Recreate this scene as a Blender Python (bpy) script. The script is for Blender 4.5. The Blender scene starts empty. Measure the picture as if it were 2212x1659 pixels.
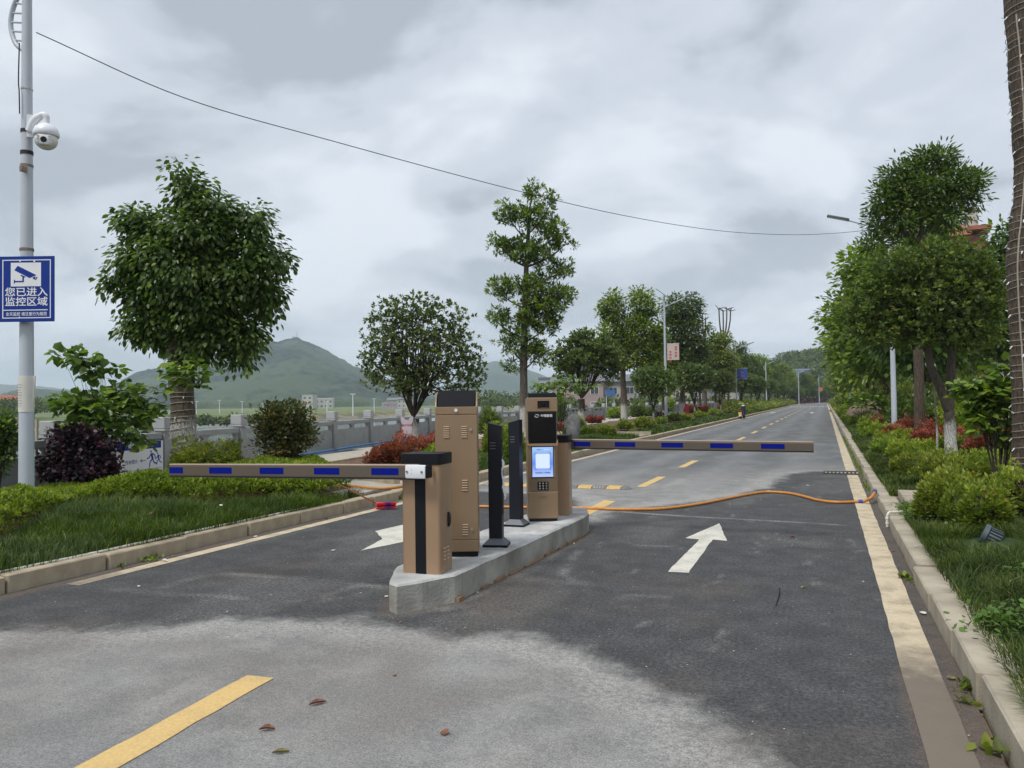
import bpy, bmesh, math, random
import numpy as np
from mathutils import Vector, Matrix
rad = math.radians
sc = bpy.context.scene
COL = sc.collection
rng = np.random.default_rng(7)
random.seed(7)

# ------------------------------------------------------------------ camera
CAM_H = 1.58
F, CX, CY = 1658.0, 1106.0, 829.5          # focal length and centre, in units of a 2212 x 1659 view
PITCH, YAW, ROLL = rad(1.380), rad(22.19), rad(0.8)
_f = np.array([-math.sin(YAW)*math.cos(PITCH), math.cos(YAW)*math.cos(PITCH), math.sin(PITCH)])
_r = np.array([math.cos(YAW), math.sin(YAW), 0.0])
_u = np.cross(_r, _f)
RR = _r*math.cos(ROLL) - _u*math.sin(ROLL)
UU = _r*math.sin(ROLL) + _u*math.cos(ROLL)
OO = np.array([0, 0, CAM_H])
cd = bpy.data.cameras.new('camera'); cam = bpy.data.objects.new('camera', cd); COL.objects.link(cam)
cd.sensor_width = 36.0; cd.lens = 36.0*F/2212.0; cd.clip_start = 0.05; cd.clip_end = 12000
cam.matrix_world = Matrix(((RR[0], UU[0], -_f[0], 0), (RR[1], UU[1], -_f[1], 0), (RR[2], UU[2], -_f[2], CAM_H), (0, 0, 0, 1)))
sc.camera = cam

# ------------------------------------------------------------------ light
EXPOSURE = 0.85
SKY = 0.1
sc.view_settings.view_transform = 'Standard'
sc.view_settings.look = 'None'
sc.view_settings.gamma = 1.0
sc.view_settings.use_curve_mapping = False
sc.view_settings.exposure = EXPOSURE
sc.render.engine = 'CYCLES'
sc.cycles.use_denoising = True
sc.cycles.denoising_prefilter = 'ACCURATE'
sc.cycles.volume_bounces = 1
sc.cycles.max_bounces = 7
sc.cycles.transparent_max_bounces = 12
sc.cycles.use_adaptive_sampling = True
sc.cycles.adaptive_threshold = 0.008

world = bpy.data.worlds.new("World"); sc.world = world; world.use_nodes = True
SUN_EL, SUN_AZ = rad(58), rad(200)          # azimuth the light comes from, clockwise from +Y


def nd(nt, t, **kw):
    n = nt.nodes.new(t)
    for k, v in kw.items():
        setattr(n, k, v)
    return n


def build_world():
    nt = world.node_tree; nt.nodes.clear(); L = nt.links.new
    out = nd(nt, 'ShaderNodeOutputWorld'); bg = nd(nt, 'ShaderNodeBackground'); bg.inputs[1].default_value = SKY
    sky = nd(nt, 'ShaderNodeTexSky', sky_type='NISHITA'); sky.sun_disc = False
    sky.sun_elevation = SUN_EL; sky.sun_rotation = SUN_AZ; sky.dust_density = 3.0
    tc = nd(nt, 'ShaderNodeTexCoord'); sep = nd(nt, 'ShaderNodeSeparateXYZ'); L(tc.outputs['Generated'], sep.inputs[0])
    # cloud deck: direction projected onto a plane overhead
    mz = nd(nt, 'ShaderNodeMath', operation='MAXIMUM'); L(sep.outputs[2], mz.inputs[0]); mz.inputs[1].default_value = 0.0
    az = nd(nt, 'ShaderNodeMath', operation='ADD'); L(mz.outputs[0], az.inputs[0]); az.inputs[1].default_value = 0.30
    dx = nd(nt, 'ShaderNodeMath', operation='DIVIDE'); L(sep.outputs[0], dx.inputs[0]); L(az.outputs[0], dx.inputs[1])
    dy = nd(nt, 'ShaderNodeMath', operation='DIVIDE'); L(sep.outputs[1], dy.inputs[0]); L(az.outputs[0], dy.inputs[1])
    cb = nd(nt, 'ShaderNodeCombineXYZ'); L(dx.outputs[0], cb.inputs[0]); L(dy.outputs[0], cb.inputs[1])
    n1 = nd(nt, 'ShaderNodeTexNoise'); n1.inputs['Scale'].default_value = 1.55; n1.inputs['Detail'].default_value = 9
    n1.inputs['Roughness'].default_value = 0.52; n1.inputs['Distortion'].default_value = 0.35
    mp = nd(nt, 'ShaderNodeMapping'); mp.inputs['Location'].default_value = (3.7, 1.3, 0.0); mp.inputs['Rotation'].default_value = (0, 0, rad(-30)); mp.inputs['Scale'].default_value = (1.0, 1.1, 1)
    L(cb.outputs[0], mp.inputs[0]); L(mp.outputs[0], n1.inputs['Vector'])
    cr = nd(nt, 'ShaderNodeValToRGB'); e = cr.color_ramp.elements
    e[0].position = 0.38; e[0].color = (2.6, 2.88, 3.25, 1)
    e[1].position = 0.60; e[1].color = (4.8, 5.1, 5.5, 1)
    m = cr.color_ramp.elements.new(0.48); m.color = (3.75, 4.05, 4.5, 1)
    cr.color_ramp.interpolation = 'EASE'
    L(n1.outputs['Fac'], cr.inputs[0])
    # paler towards the horizon
    mr = nd(nt, 'ShaderNodeMapRange'); L(mz.outputs[0], mr.inputs[0])
    mr.inputs[1].default_value = 0.0; mr.inputs[2].default_value = 0.22; mr.inputs[3].default_value = 0.5; mr.inputs[4].default_value = 0.0
    mh = nd(nt, 'ShaderNodeMixRGB'); L(mr.outputs[0], mh.inputs[0]); L(cr.outputs[0], mh.inputs[1]); mh.inputs[2].default_value = (4.3, 4.65, 5.15, 1)
    mix = nd(nt, 'ShaderNodeMixRGB'); mix.inputs[0].default_value = 0.95
    L(sky.outputs[0], mix.inputs[1]); L(mh.outputs[0], mix.inputs[2])
    L(mix.outputs[0], bg.inputs[0]); L(bg.outputs[0], out.inputs[0])


build_world()
sl = bpy.data.lights.new('sun', 'SUN'); sl.energy = 1.5; sl.angle = rad(14); sl.color = (1.0, 0.97, 0.92)
sun = bpy.data.objects.new('sun', sl); COL.objects.link(sun)
_sd = Vector((math.sin(SUN_AZ)*math.cos(SUN_EL), math.cos(SUN_AZ)*math.cos(SUN_EL), math.sin(SUN_EL)))
sun.rotation_euler = _sd.to_track_quat('Z', 'Y').to_euler()

# ------------------------------------------------------------------ surveying helpers


def ray(x, y):
    return RR*(x-CX)/F + UU*(-(y-CY))/F + _f


def P(x, y, z=0.0):
    d = ray(x, y); return OO + d*(z-CAM_H)/d[2]


def PD(x, y, d):
    return OO + ray(x, y)*d


def PY(x, y, Y):
    d = ray(x, y); return OO + d*Y/d[1]


def depth_at_X(px, X):
    k = (px-CX)/F
    return X/(math.cos(YAW)*k - math.sin(YAW))


# ------------------------------------------------------------------ object helpers
def props(o, label=None, cat=None, group=None, kind=None):
    if label: o['label'] = label
    if cat: o['category'] = cat
    if group: o['group'] = group
    if kind: o['kind'] = kind
    return o


def thing(name, label, cat, loc=(0, 0, 0), rz=0.0, group=None):
    o = bpy.data.objects.new(name, None); COL.objects.link(o)
    o.location = Vector([float(v) for v in loc]); o.rotation_euler = (0, 0, rz); o.empty_display_size = 0.2
    return props(o, label, cat, group)


def link_mesh(name, me, parent=None, loc=None, rz=None):
    o = bpy.data.objects.new(name, me); COL.objects.link(o)
    if parent is not None: o.parent = parent
    if loc is not None: o.location = Vector([float(v) for v in loc])
    if rz is not None: o.rotation_euler = (0, 0, rz)
    return o


def fast_mesh(name, V, Fs, mat=None, smooth=False, attrs=None, mats=None, midx=None):
    """V (n,3); Fs (m,k) array of equal polygons or list of lists"""
    me = bpy.data.meshes.new(name)
    if isinstance(Fs, np.ndarray):
        V = np.asarray(V, dtype=np.float32)
        m, k = Fs.shape
        me.vertices.add(len(V)); me.vertices.foreach_set('co', V.ravel())
        me.loops.add(m*k); me.loops.foreach_set('vertex_index', Fs.astype(np.int32).ravel())
        me.polygons.add(m); me.polygons.foreach_set('loop_start', np.arange(0, m*k, k, dtype=np.int32))
        me.polygons.foreach_set('loop_total', np.full(m, k, dtype=np.int32))
        me.update(calc_edges=True)
    else:
        me.from_pydata([tuple(map(float, v)) for v in V], [], [list(f) for f in Fs]); me.update()
    if smooth:
        me.polygons.foreach_set('use_smooth', np.ones(len(me.polygons), dtype=bool))
    if mats:
        for mm in mats: me.materials.append(mm)
        if midx is not None: me.polygons.foreach_set('material_index', np.asarray(midx, dtype=np.int32))
    elif mat: me.materials.append(mat)
    if attrs:
        for k2, (dom, arr) in attrs.items():
            a = me.attributes.new(k2, 'FLOAT', dom); a.data.foreach_set('value', np.asarray(arr, dtype=np.float32))
    return me


class S:
    """shape collector: verts + faces"""
    def __init__(s): s.v = []; s.f = []

    def add(s, v, f):
        n = len(s.v); s.v += [tuple(map(float, p)) for p in v]; s.f += [[i+n for i in q] for q in f]; return s

    def box(s, x0, x1, y0, y1, z0, z1, b=0.0, seg=2):
        if b <= 0:
            v = [(x0, y0, z0), (x1, y0, z0), (x1, y1, z0), (x0, y1, z0), (x0, y0, z1), (x1, y0, z1), (x1, y1, z1), (x0, y1, z1)]
            return s.add(v, [(3, 2, 1, 0), (4, 5, 6, 7), (0, 1, 5, 4), (1, 2, 6, 5), (2, 3, 7, 6), (3, 0, 4, 7)])
        bm = bmesh.new(); bmesh.ops.create_cube(bm, size=1.0)
        for v in bm.verts:
            v.co = Vector(((x0+x1)/2+v.co.x*(x1-x0), (y0+y1)/2+v.co.y*(y1-y0), (z0+z1)/2+v.co.z*(z1-z0)))
        bmesh.ops.bevel(bm, geom=bm.edges[:], offset=b, segments=seg, affect='EDGES', profile=0.5)
        bm.verts.index_update()
        s.add([v.co[:] for v in bm.verts], [[v.index for v in f.verts] for f in bm.faces]); bm.free(); return s

    def vbox(s, x0, x1, y0, y1, z0, z1, b, seg=3):
        """box with only its four upright edges rounded"""
        pts = []
        for cx, cy, a0 in ((x1-b, y1-b, 0), (x0+b, y1-b, 90), (x0+b, y0+b, 180), (x1-b, y0+b, 270)):
            for i in range(seg+1):
                a = rad(a0+90*i/seg); pts.append((cx+b*math.cos(a), cy+b*math.sin(a)))
        return s.prism(pts, z0, z1)

    def prism(s, pts, z0, z1):
        n = len(pts)
        v = [(x, y, z0) for x, y in pts]+[(x, y, z1) for x, y in pts]
        f = [list(range(n-1, -1, -1)), list(range(n, 2*n))]+[[i, (i+1) % n, n+(i+1) % n, n+i] for i in range(n)]
        return s.add(v, f)

    def extrude(s, pts, y0, y1):
        """polygon given in x,z, thick in y (y0 < y1, front at y0)"""
        n = len(pts)
        v = [(x, y0, z) for x, z in pts]+[(x, y1, z) for x, z in pts]
        f = [list(range(n)), list(range(2*n-1, n-1, -1))]+[[(i+1) % n, i, n+i, n+(i+1) % n] for i in range(n)]
        return s.add(v, f)

    def xextrude(s, pts, x0, x1):
        """polygon given in y,z, thick in x"""
        n = len(pts)
        v = [(x0, y, z) for y, z in pts]+[(x1, y, z) for y, z in pts]
        f = [list(range(n-1, -1, -1)), list(range(n, 2*n))]+[[i, (i+1) % n, n+(i+1) % n, n+i] for i in range(n)]
        return s.add(v, f)

    def cyl(s, p0, p1, r0, r1=None, n=12, cap=True):
        r1 = r0 if r1 is None else r1
        return s.tube([p0, p1], [r0, r1], n, cap)

    def tube(s, pts, rs, n=8, cap=True):
        pts = [Vector([float(c) for c in p]) for p in pts]
        if not hasattr(rs, '__len__'): rs = [rs]*len(pts)
        v = []; f = []
        ref = None
        for i, p in enumerate(pts):
            d = (pts[min(i+1, len(pts)-1)]-pts[max(i-1, 0)])
            d = d.normalized() if d.length > 1e-9 else Vector((0, 0, 1))
            if ref is None: ref = d.orthogonal().normalized()
            ref = (ref-d*ref.dot(d))
            ref = ref.normalized() if ref.length > 1e-6 else d.orthogonal().normalized()
            w = d.cross(ref)
            for k in range(n):
                a = 2*math.pi*k/n
                v.append(tuple(p+(ref*math.cos(a)+w*math.sin(a))*rs[i]))
        for i in range(len(pts)-1):
            for k in range(n):
                a = i*n+k; b = i*n+(k+1) % n
                f.append((a, b, b+n, a+n))
        if cap:
            f.append(list(range(n-1, -1, -1))); f.append([(len(pts)-1)*n+k for k in range(n)])
        return s.add(v, f)

    def sphere(s, c, rx, ry=None, rz=None, nu=14, nv=8, z0=-90, z1=90):
        ry = rx if ry is None else ry; rz = rx if rz is None else rz
        v = []; f = []
        for j in range(nv+1):
            t = rad(z0+(z1-z0)*j/nv)
            for i in range(nu):
                a = 2*math.pi*i/nu
                v.append((c[0]+rx*math.cos(t)*math.cos(a), c[1]+ry*math.cos(t)*math.sin(a), c[2]+rz*math.sin(t)))
        for j in range(nv):
            for i in range(nu):
                a = j*nu+i; b = j*nu+(i+1) % nu
                f.append((a, b, b+nu, a+nu))
        f.append(list(range(nu-1, -1, -1))); f.append([nv*nu+i for i in range(nu)])
        return s.add(v, f)

    def lathe(s, prof, n=16, c=(0, 0, 0), axis='z'):
        v = []; f = []
        for r, h in prof:
            for i in range(n):
                a = 2*math.pi*i/n
                q = (r*math.cos(a), r*math.sin(a), h)
                if axis == 'y': q = (q[0], q[2], q[1])
                if axis == 'x': q = (q[2], q[0], q[1])
                v.append((q[0]+c[0], q[1]+c[1], q[2]+c[2]))
        m = len(prof)
        for j in range(m-1):
            for i in range(n):
                a = j*n+i; b = j*n+(i+1) % n
                f.append((a, b, b+n, a+n))
        f.append(list(range(n-1, -1, -1))); f.append([(m-1)*n+i for i in range(n)])
        return s.add(v, f)

    def xf(s, M):
        s.v = [tuple(M @ Vector(p)) for p in s.v]; return s

    def mesh(s, name, mat, smooth=False, recalc=True):
        me = bpy.data.meshes.new(name); me.from_pydata(s.v, [], s.f)
        if recalc:
            bm = bmesh.new(); bm.from_mesh(me); bmesh.ops.recalc_face_normals(bm, faces=bm.faces[:]); bm.to_mesh(me); bm.free()
        me.materials.append(mat)
        if smooth:
            me.polygons.foreach_set('use_smooth', np.ones(len(me.polygons), dtype=bool))
            try: me.set_sharp_from_angle(angle=rad(40))
            except Exception: pass
        me.update(); return me

    def obj(s, name, mat, parent=None, smooth=False, loc=None, rz=None, **kw):
        o = link_mesh(name, s.mesh(name, mat, smooth), parent, loc, rz)
        return props(o, **kw)


def copy_tree(o, parent=None, loc=None, rz=None, scale=None, label=None, group=None):
    kids = list(o.children)
    c = o.copy(); COL.objects.link(c); c.parent = parent
    if loc is not None: c.location = Vector([float(v) for v in loc])
    if rz is not None: c.rotation_euler = (0, 0, rz)
    if scale is not None: c.scale = (scale,)*3 if not hasattr(scale, '__len__') else scale
    if label: c['label'] = label
    if group: c['group'] = group
    for k in kids: copy_tree(k, c)
    return c


# ------------------------------------------------------------------ numpy noise
_perm = np.random.default_rng(3).random((256, 256))


def vnoise(x, y):
    xi = np.floor(x).astype(int); yi = np.floor(y).astype(int)
    fx = x-xi; fy = y-yi
    fx = fx*fx*(3-2*fx); fy = fy*fy*(3-2*fy)
    a = _perm[xi & 255, yi & 255]; b = _perm[(xi+1) & 255, yi & 255]
    c = _perm[xi & 255, (yi+1) & 255]; d = _perm[(xi+1) & 255, (yi+1) & 255]
    return (a*(1-fx)+b*fx)*(1-fy)+(c*(1-fx)+d*fx)*fy


def fbm(x, y, o=4):
    s = 0; t = 0; a = 1.0
    for i in range(o):
        s = s+a*vnoise(x*2**i+17.3*i, y*2**i+9.1*i); t += a; a *= 0.5
    return s/t


# ------------------------------------------------------------------ materials
MATS = {}


def base_mat(name):
    m = bpy.data.materials.new(name); m.use_nodes = True
    nt = m.node_tree; b = nt.nodes['Principled BSDF']
    MATS[name] = m
    return m, nt, b


def paint(name, col, rough=0.5, metal=0.0, var=0.08, scale=6.0, bump=0.0, bscale=60.0, dirt=0.0, spec=0.5, coat=0.0, dcol=(0.12, 0.1, 0.08)):
    m, nt, b = base_mat(name); L = nt.links.new
    tc = nd(nt, 'ShaderNodeTexCoord')
    n = nd(nt, 'ShaderNodeTexNoise'); n.inputs['Scale'].default_value = scale; n.inputs['Detail'].default_value = 6
    L(tc.outputs['Object'], n.inputs['Vector'])
    mr = nd(nt, 'ShaderNodeMapRange'); mr.inputs[1].default_value = 0.3; mr.inputs[2].default_value = 0.7
    mr.inputs[3].default_value = 1-var; mr.inputs[4].default_value = 1+var
    L(n.outputs['Fac'], mr.inputs[0])
    mx = nd(nt, 'ShaderNodeVectorMath', operation='SCALE'); mx.inputs[0].default_value = col[:3]; L(mr.outputs[0], mx.inputs['Scale'])
    src = mx.outputs[0]
    if dirt > 0:
        n3 = nd(nt, 'ShaderNodeTexNoise'); n3.inputs['Scale'].default_value = scale*0.6; n3.inputs['Detail'].default_value = 9; n3.inputs['Roughness'].default_value = 0.65
        mp = nd(nt, 'ShaderNodeMapping'); mp.inputs['Scale'].default_value = (1, 1, 0.45); mp.inputs['Location'].default_value = (5, 2, 1)
        L(tc.outputs['Object'], mp.inputs[0]); L(mp.outputs[0], n3.inputs['Vector'])
        m2 = nd(nt, 'ShaderNodeMapRange'); m2.inputs[1].default_value = 0.48; m2.inputs[2].default_value = 0.72; m2.inputs[3].default_value = 0; m2.inputs[4].default_value = dirt
        L(n3.outputs['Fac'], m2.inputs[0])
        mm = nd(nt, 'ShaderNodeMixRGB'); L(m2.outputs[0], mm.inputs[0]); L(src, mm.inputs[1]); mm.inputs[2].default_value = (*dcol, 1); src = mm.outputs[0]
    L(src, b.inputs['Base Color'])
    b.inputs['Metallic'].default_value = metal
    b.inputs['Specular IOR Level'].default_value = spec
    b.inputs['Coat Weight'].default_value = coat
    m4 = nd(nt, 'ShaderNodeMapRange'); m4.inputs[3].default_value = max(0.02, rough-0.08); m4.inputs[4].default_value = min(1, rough+0.1)
    L(n.outputs['Fac'], m4.inputs[0]); L(m4.outputs[0], b.inputs['Roughness'])
    if bump > 0:
        n2 = nd(nt, 'ShaderNodeTexNoise'); n2.inputs['Scale'].default_value = bscale; n2.inputs['Detail'].default_value = 5
        L(tc.outputs['Object'], n2.inputs['Vector'])
        bp = nd(nt, 'ShaderNodeBump'); bp.inputs['Strength'].default_value = bump; bp.inputs['Distance'].default_value = 0.01
        L(n2.outputs['Fac'], bp.inputs['Height']); L(bp.outputs[0], b.inputs['Normal'])
    return m


def leaf_mat(name, cols, trans=0.3, rough=0.45, spec=0.4):
    """colour per leaf from the attribute 'v'"""
    m, nt, b = base_mat(name); L = nt.links.new
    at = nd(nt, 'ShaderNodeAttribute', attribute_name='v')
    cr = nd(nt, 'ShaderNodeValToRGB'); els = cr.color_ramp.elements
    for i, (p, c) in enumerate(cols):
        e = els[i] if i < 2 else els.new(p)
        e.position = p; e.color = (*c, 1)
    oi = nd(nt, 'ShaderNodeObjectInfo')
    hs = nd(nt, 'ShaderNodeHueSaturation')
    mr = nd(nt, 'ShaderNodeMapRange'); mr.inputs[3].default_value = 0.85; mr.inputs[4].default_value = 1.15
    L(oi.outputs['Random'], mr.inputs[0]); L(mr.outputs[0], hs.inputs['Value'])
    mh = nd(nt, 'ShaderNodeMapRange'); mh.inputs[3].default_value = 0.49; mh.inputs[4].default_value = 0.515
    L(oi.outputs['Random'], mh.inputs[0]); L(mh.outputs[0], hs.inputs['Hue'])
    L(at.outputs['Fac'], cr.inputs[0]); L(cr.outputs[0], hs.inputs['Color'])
    L(hs.outputs[0], b.inputs['Base Color']); b.inputs['Roughness'].default_value = rough; b.inputs['Specular IOR Level'].default_value = spec
    if trans > 0:
        tr = nd(nt, 'ShaderNodeBsdfTranslucent'); ms = nd(nt, 'ShaderNodeMixShader'); ms.inputs[0].default_value = trans
        sc_ = nd(nt, 'ShaderNodeVectorMath', operation='MULTIPLY'); sc_.inputs[1].default_value = (1.5, 1.7, 0.6)
        L(hs.outputs[0], sc_.inputs[0]); L(sc_.outputs[0], tr.inputs[0])
        out = nt.nodes['Material Output']; L(b.outputs[0], ms.inputs[1]); L(tr.outputs[0], ms.inputs[2]); L(ms.outputs[0], out.inputs[0])
    return m


def bark_mat(name, col, col2, white_to=None, scale=1.0):
    """white_to: object-space height up to which the trunk is limewashed"""
    m, nt, b = base_mat(name); L = nt.links.new
    tc = nd(nt, 'ShaderNodeTexCoord'); mp = nd(nt, 'ShaderNodeMapping'); mp.inputs['Scale'].default_value = (9*scale, 9*scale, 1.6*scale)
    L(tc.outputs['Object'], mp.inputs[0])
    n = nd(nt, 'ShaderNodeTexNoise'); n.inputs['Scale'].default_value = 3; n.inputs['Detail'].default_value = 8; n.inputs['Roughness'].default_value = 0.65
    L(mp.outputs[0], n.inputs['Vector'])
    cr = nd(nt, 'ShaderNodeValToRGB'); e = cr.color_ramp.elements
    e[0].position = 0.35; e[0].color = (*col, 1); e[1].position = 0.65; e[1].color = (*col2, 1)
    L(n.outputs['Fac'], cr.inputs[0]); src = cr.outputs[0]
    if white_to is not None:
        sp = nd(nt, 'ShaderNodeSeparateXYZ'); L(tc.outputs['Object'], sp.inputs[0])
        n2 = nd(nt, 'ShaderNodeTexNoise'); n2.inputs['Scale'].default_value = 14; n2.inputs['Detail'].default_value = 6; L(mp.outputs[0], n2.inputs['Vector'])
        ma = nd(nt, 'ShaderNodeMath', operation='MULTIPLY_ADD'); L(n.outputs['Fac'], ma.inputs[0]); ma.inputs[1].default_value = 0.9; ma.inputs[2].default_value = -0.45
        md = nd(nt, 'ShaderNodeMath', operation='ADD'); L(sp.outputs[2], md.inputs[0]); L(ma.outputs[0], md.inputs[1])
        mr = nd(nt, 'ShaderNodeMapRange'); mr.inputs[1].default_value = white_to-0.12; mr.inputs[2].default_value = white_to+0.05
        mr.inputs[3].default_value = 1.0; mr.inputs[4].default_value = 0; L(md.outputs[0], mr.inputs[0]); _mr = mr; mr = nd(nt, 'ShaderNodeMath', operation='MULTIPLY'); L(_mr.outputs[0], mr.inputs[0]); _pt = nd(nt, 'ShaderNodeMapRange'); _pt.inputs[1].default_value = 0.42; _pt.inputs[2].default_value = 0.56; _pt.inputs[3].default_value = 0.25; _pt.inputs[4].default_value = 0.9; L(n2.outputs['Fac'], _pt.inputs[0]); L(_pt.outputs[0], mr.inputs[1])
        mx = nd(nt, 'ShaderNodeMixRGB'); L(mr.outputs[0], mx.inputs[0]); L(src, mx.inputs[1]); mx.inputs[2].default_value = (0.62, 0.61, 0.57, 1); src = mx.outputs[0]
    L(src, b.inputs['Base Color']); b.inputs['Roughness'].default_value = 0.9
    bp = nd(nt, 'ShaderNodeBump'); bp.inputs['Strength'].default_value = 0.9; bp.inputs['Distance'].default_value = 0.02
    L(n.outputs['Fac'], bp.inputs['Height']); L(bp.outputs[0], b.inputs['Normal'])
    return m


def emit_mat(name, col, st):
    m, nt, b = base_mat(name)
    b.inputs['Base Color'].default_value = (0.02, 0.02, 0.02, 1); b.inputs['Roughness'].default_value = 0.25
    b.inputs['Emission Color'].default_value = (*col, 1); b.inputs['Emission Strength'].default_value = st
    return m


M_gold = paint('champagne_paint', (0.36, 0.235, 0.142), 0.36, 0.25, 0.03, 3, 0.05, 400, 0.0, 0.5, 0.15)
M_gold2 = paint('bronze_paint', (0.285, 0.195, 0.115), 0.36, 0.25, 0.03, 3, 0.05, 400, 0.0, 0.5, 0.15)
M_black = paint('black_paint', (0.006, 0.0065, 0.009), 0.5, 0.0, 0.1, 4, 0.05, 300, spec=0.22)
M_dark = paint('charcoal_paint', (0.010, 0.012, 0.017), 0.45, 0.0, 0.06, 4, 0.05, 300, spec=0.28)
M_darkbase = paint('grey_foot_paint', (0.115, 0.125, 0.145), 0.5, 0.2, 0.08, 6)
M_glassblack = paint('black_glass', (0.004, 0.004, 0.005), 0.12, 0.0, 0.02, 3, spec=0.3)
M_boom = paint('boom_brown', (0.12, 0.095, 0.072), 0.38, 0.2, 0.04, 3, 0.0)
M_boomtop = paint('boom_edge', (0.36, 0.27, 0.20), 0.4, 0.1, 0.04, 3)
M_blue = paint('blue_reflective', (0.001, 0.008, 0.20), 0.55, 0.0, 0.06, 90, spec=0.12)
M_white = paint('white_metal', (0.72, 0.74, 0.78), 0.35, 0.0, 0.03, 5)
M_pole = paint('pole_white', (0.47, 0.51, 0.56), 0.4, 0.0, 0.05, 2.5, 0.02, 40, 0.25, dcol=(0.3, 0.27, 0.24))
M_steel = paint('steel', (0.45, 0.43, 0.4), 0.3, 0.9, 0.1, 20)
M_bolt = paint('brass_bolt', (0.32, 0.25, 0.15), 0.4, 0.8, 0.1, 20)
M_bandsteel = paint('rusty_band', (0.22, 0.17, 0.13), 0.5, 0.5, 0.3, 20)
M_rubber = paint('black_rubber', (0.015, 0.015, 0.016), 0.7)
M_signblue = paint('sign_blue', (0.008, 0.035, 0.24), 0.5, 0.0, 0.05, 4, spec=0.2)
M_signwhite = paint('sign_white', (0.74, 0.75, 0.77), 0.4, 0, 0.03, 4)
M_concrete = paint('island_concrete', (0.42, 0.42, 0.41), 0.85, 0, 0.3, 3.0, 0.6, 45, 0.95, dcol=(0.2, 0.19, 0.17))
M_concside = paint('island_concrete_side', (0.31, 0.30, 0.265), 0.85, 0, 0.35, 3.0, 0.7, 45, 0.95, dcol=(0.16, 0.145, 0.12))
M_wood = paint('formwork_wood', (0.25, 0.15, 0.08), 0.8, 0, 0.2, 12, 0.3, 60)
M_kerb = paint('kerb_stone', (0.40, 0.335, 0.235), 0.85, 0, 0.18, 5, 0.4, 70, 0.75, dcol=(0.25, 0.2, 0.14))
M_kerb2 = paint('kerb_stone_pale', (0.37, 0.325, 0.25), 0.85, 0, 0.22, 3, 0.4, 70, 0.8, dcol=(0.27, 0.22, 0.16))
M_mortar = paint('mortar', (0.12, 0.11, 0.09), 0.95, 0, 0.2, 8)
M_slab = paint('paving_slab', (0.40, 0.37, 0.31), 0.85, 0, 0.12, 3, 0.3, 60, 0.45, dcol=(0.25, 0.22, 0.17))
M_granite = paint('grey_granite', (0.30, 0.305, 0.305), 0.75, 0, 0.1, 3, 0.35, 110, 0.35, dcol=(0.2, 0.19, 0.18))
M_granite2 = paint('granite_pale', (0.37, 0.375, 0.375), 0.75, 0, 0.1, 3, 0.35, 110, 0.3, dcol=(0.22, 0.21, 0.2))
M_linewhite = None
M_orange = paint('orange_hose', (0.55, 0.22, 0.035), 0.5, 0, 0.15, 12, 0, 0, 0.4, dcol=(0.3, 0.17, 0.06))
M_bluering = paint('blue_coupling', (0.02, 0.06, 0.32), 0.5)
M_pvc = paint('pvc_white', (0.66, 0.64, 0.58), 0.45, 0, 0.05, 5, 0, 0, 0.3, dcol=(0.4, 0.34, 0.25))
M_pink = paint('pink_bristle', (0.8, 0.09, 0.13), 0.8, 0, 0.25, 60, 0.4, 120)
M_purpleb = paint('purple_bristle', (0.28, 0.08, 0.42), 0.8, 0, 0.3, 60, 0.4, 120)
M_redstick = paint('brown_broomstick', (0.38, 0.13, 0.07), 0.55, 0, 0.1)
M_string = paint('fairy_light_wire', (0.34, 0.315, 0.26), 0.6)
M_soil = paint('red_soil', (0.13, 0.065, 0.04), 0.95, 0, 0.4, 6, 0.8, 25, 0.5, dcol=(0.05, 0.045, 0.03))
M_rock = paint('tan_rock', (0.27, 0.21, 0.145), 0.9, 0, 0.35, 2.5, 0.8, 12, 0.6, dcol=(0.1, 0.09, 0.07))
M_rockgrey = paint('grey_rock', (0.14, 0.14, 0.14), 0.9, 0, 0.35, 2.5, 0.8, 12)
M_dryleaf = paint('dry_leaf', (0.17, 0.07, 0.04), 0.8, 0, 0.4, 30)
M_dryleaf2 = paint('olive_leaf', (0.16, 0.14, 0.05), 0.8, 0, 0.4, 30)
M_litter = paint('pale_litter', (0.6, 0.58, 0.54), 0.8)
M_water = paint('river_water', (0.10, 0.12, 0.115), 0.08, 0, 0.05, 0.05, 0.06, 1.5, spec=0.8)
M_bluebase = paint('light_blue_base', (0.38, 0.55, 0.66), 0.7, 0, 0.1, 3, 0, 0, 0.3, dcol=(0.3, 0.33, 0.33))
M_bluepipe = paint('blue_pipe', (0.02, 0.12, 0.42), 0.45)
M_lampgrey = paint('floodlight_grey', (0.10, 0.125, 0.14), 0.5, 0.4, 0.1, 8)
M_plaza = paint('plaza_concrete', (0.36, 0.335, 0.29), 0.9, 0, 0.12, 0.4, 0.2, 20, 0.3, dcol=(0.28, 0.25, 0.2))
M_brick = paint('brick_red_wall', (0.23, 0.085, 0.062), 0.9, 0, 0.1, 0.6, 0, 0, 0.3, dcol=(0.18, 0.09, 0.07))
M_rooftile = paint('red_roof_tile', (0.30, 0.10, 0.055), 0.8, 0, 0.2, 2, 0.5, 8)
M_cream = paint('cream_wall', (0.42, 0.40, 0.36), 0.85, 0, 0.08, 0.5)
M_pinkwall = paint('pink_wall', (0.36, 0.27, 0.25), 0.85, 0, 0.08, 0.5)
M_greywall = paint('grey_wall', (0.30, 0.31, 0.32), 0.85, 0, 0.1, 0.5)
M_roofgrey = paint('grey_roof', (0.16, 0.17, 0.18), 0.8)
M_window = paint('window_glass', (0.04, 0.05, 0.06), 0.12, spec=0.7)
M_blueroof = paint('blue_metal_roof', (0.04, 0.14, 0.36), 0.5)
M_red = paint('red_paint', (0.19, 0.008, 0.015), 0.5)
M_yellow = paint('plate_yellow', (0.72, 0.48, 0.03), 0.5)
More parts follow.
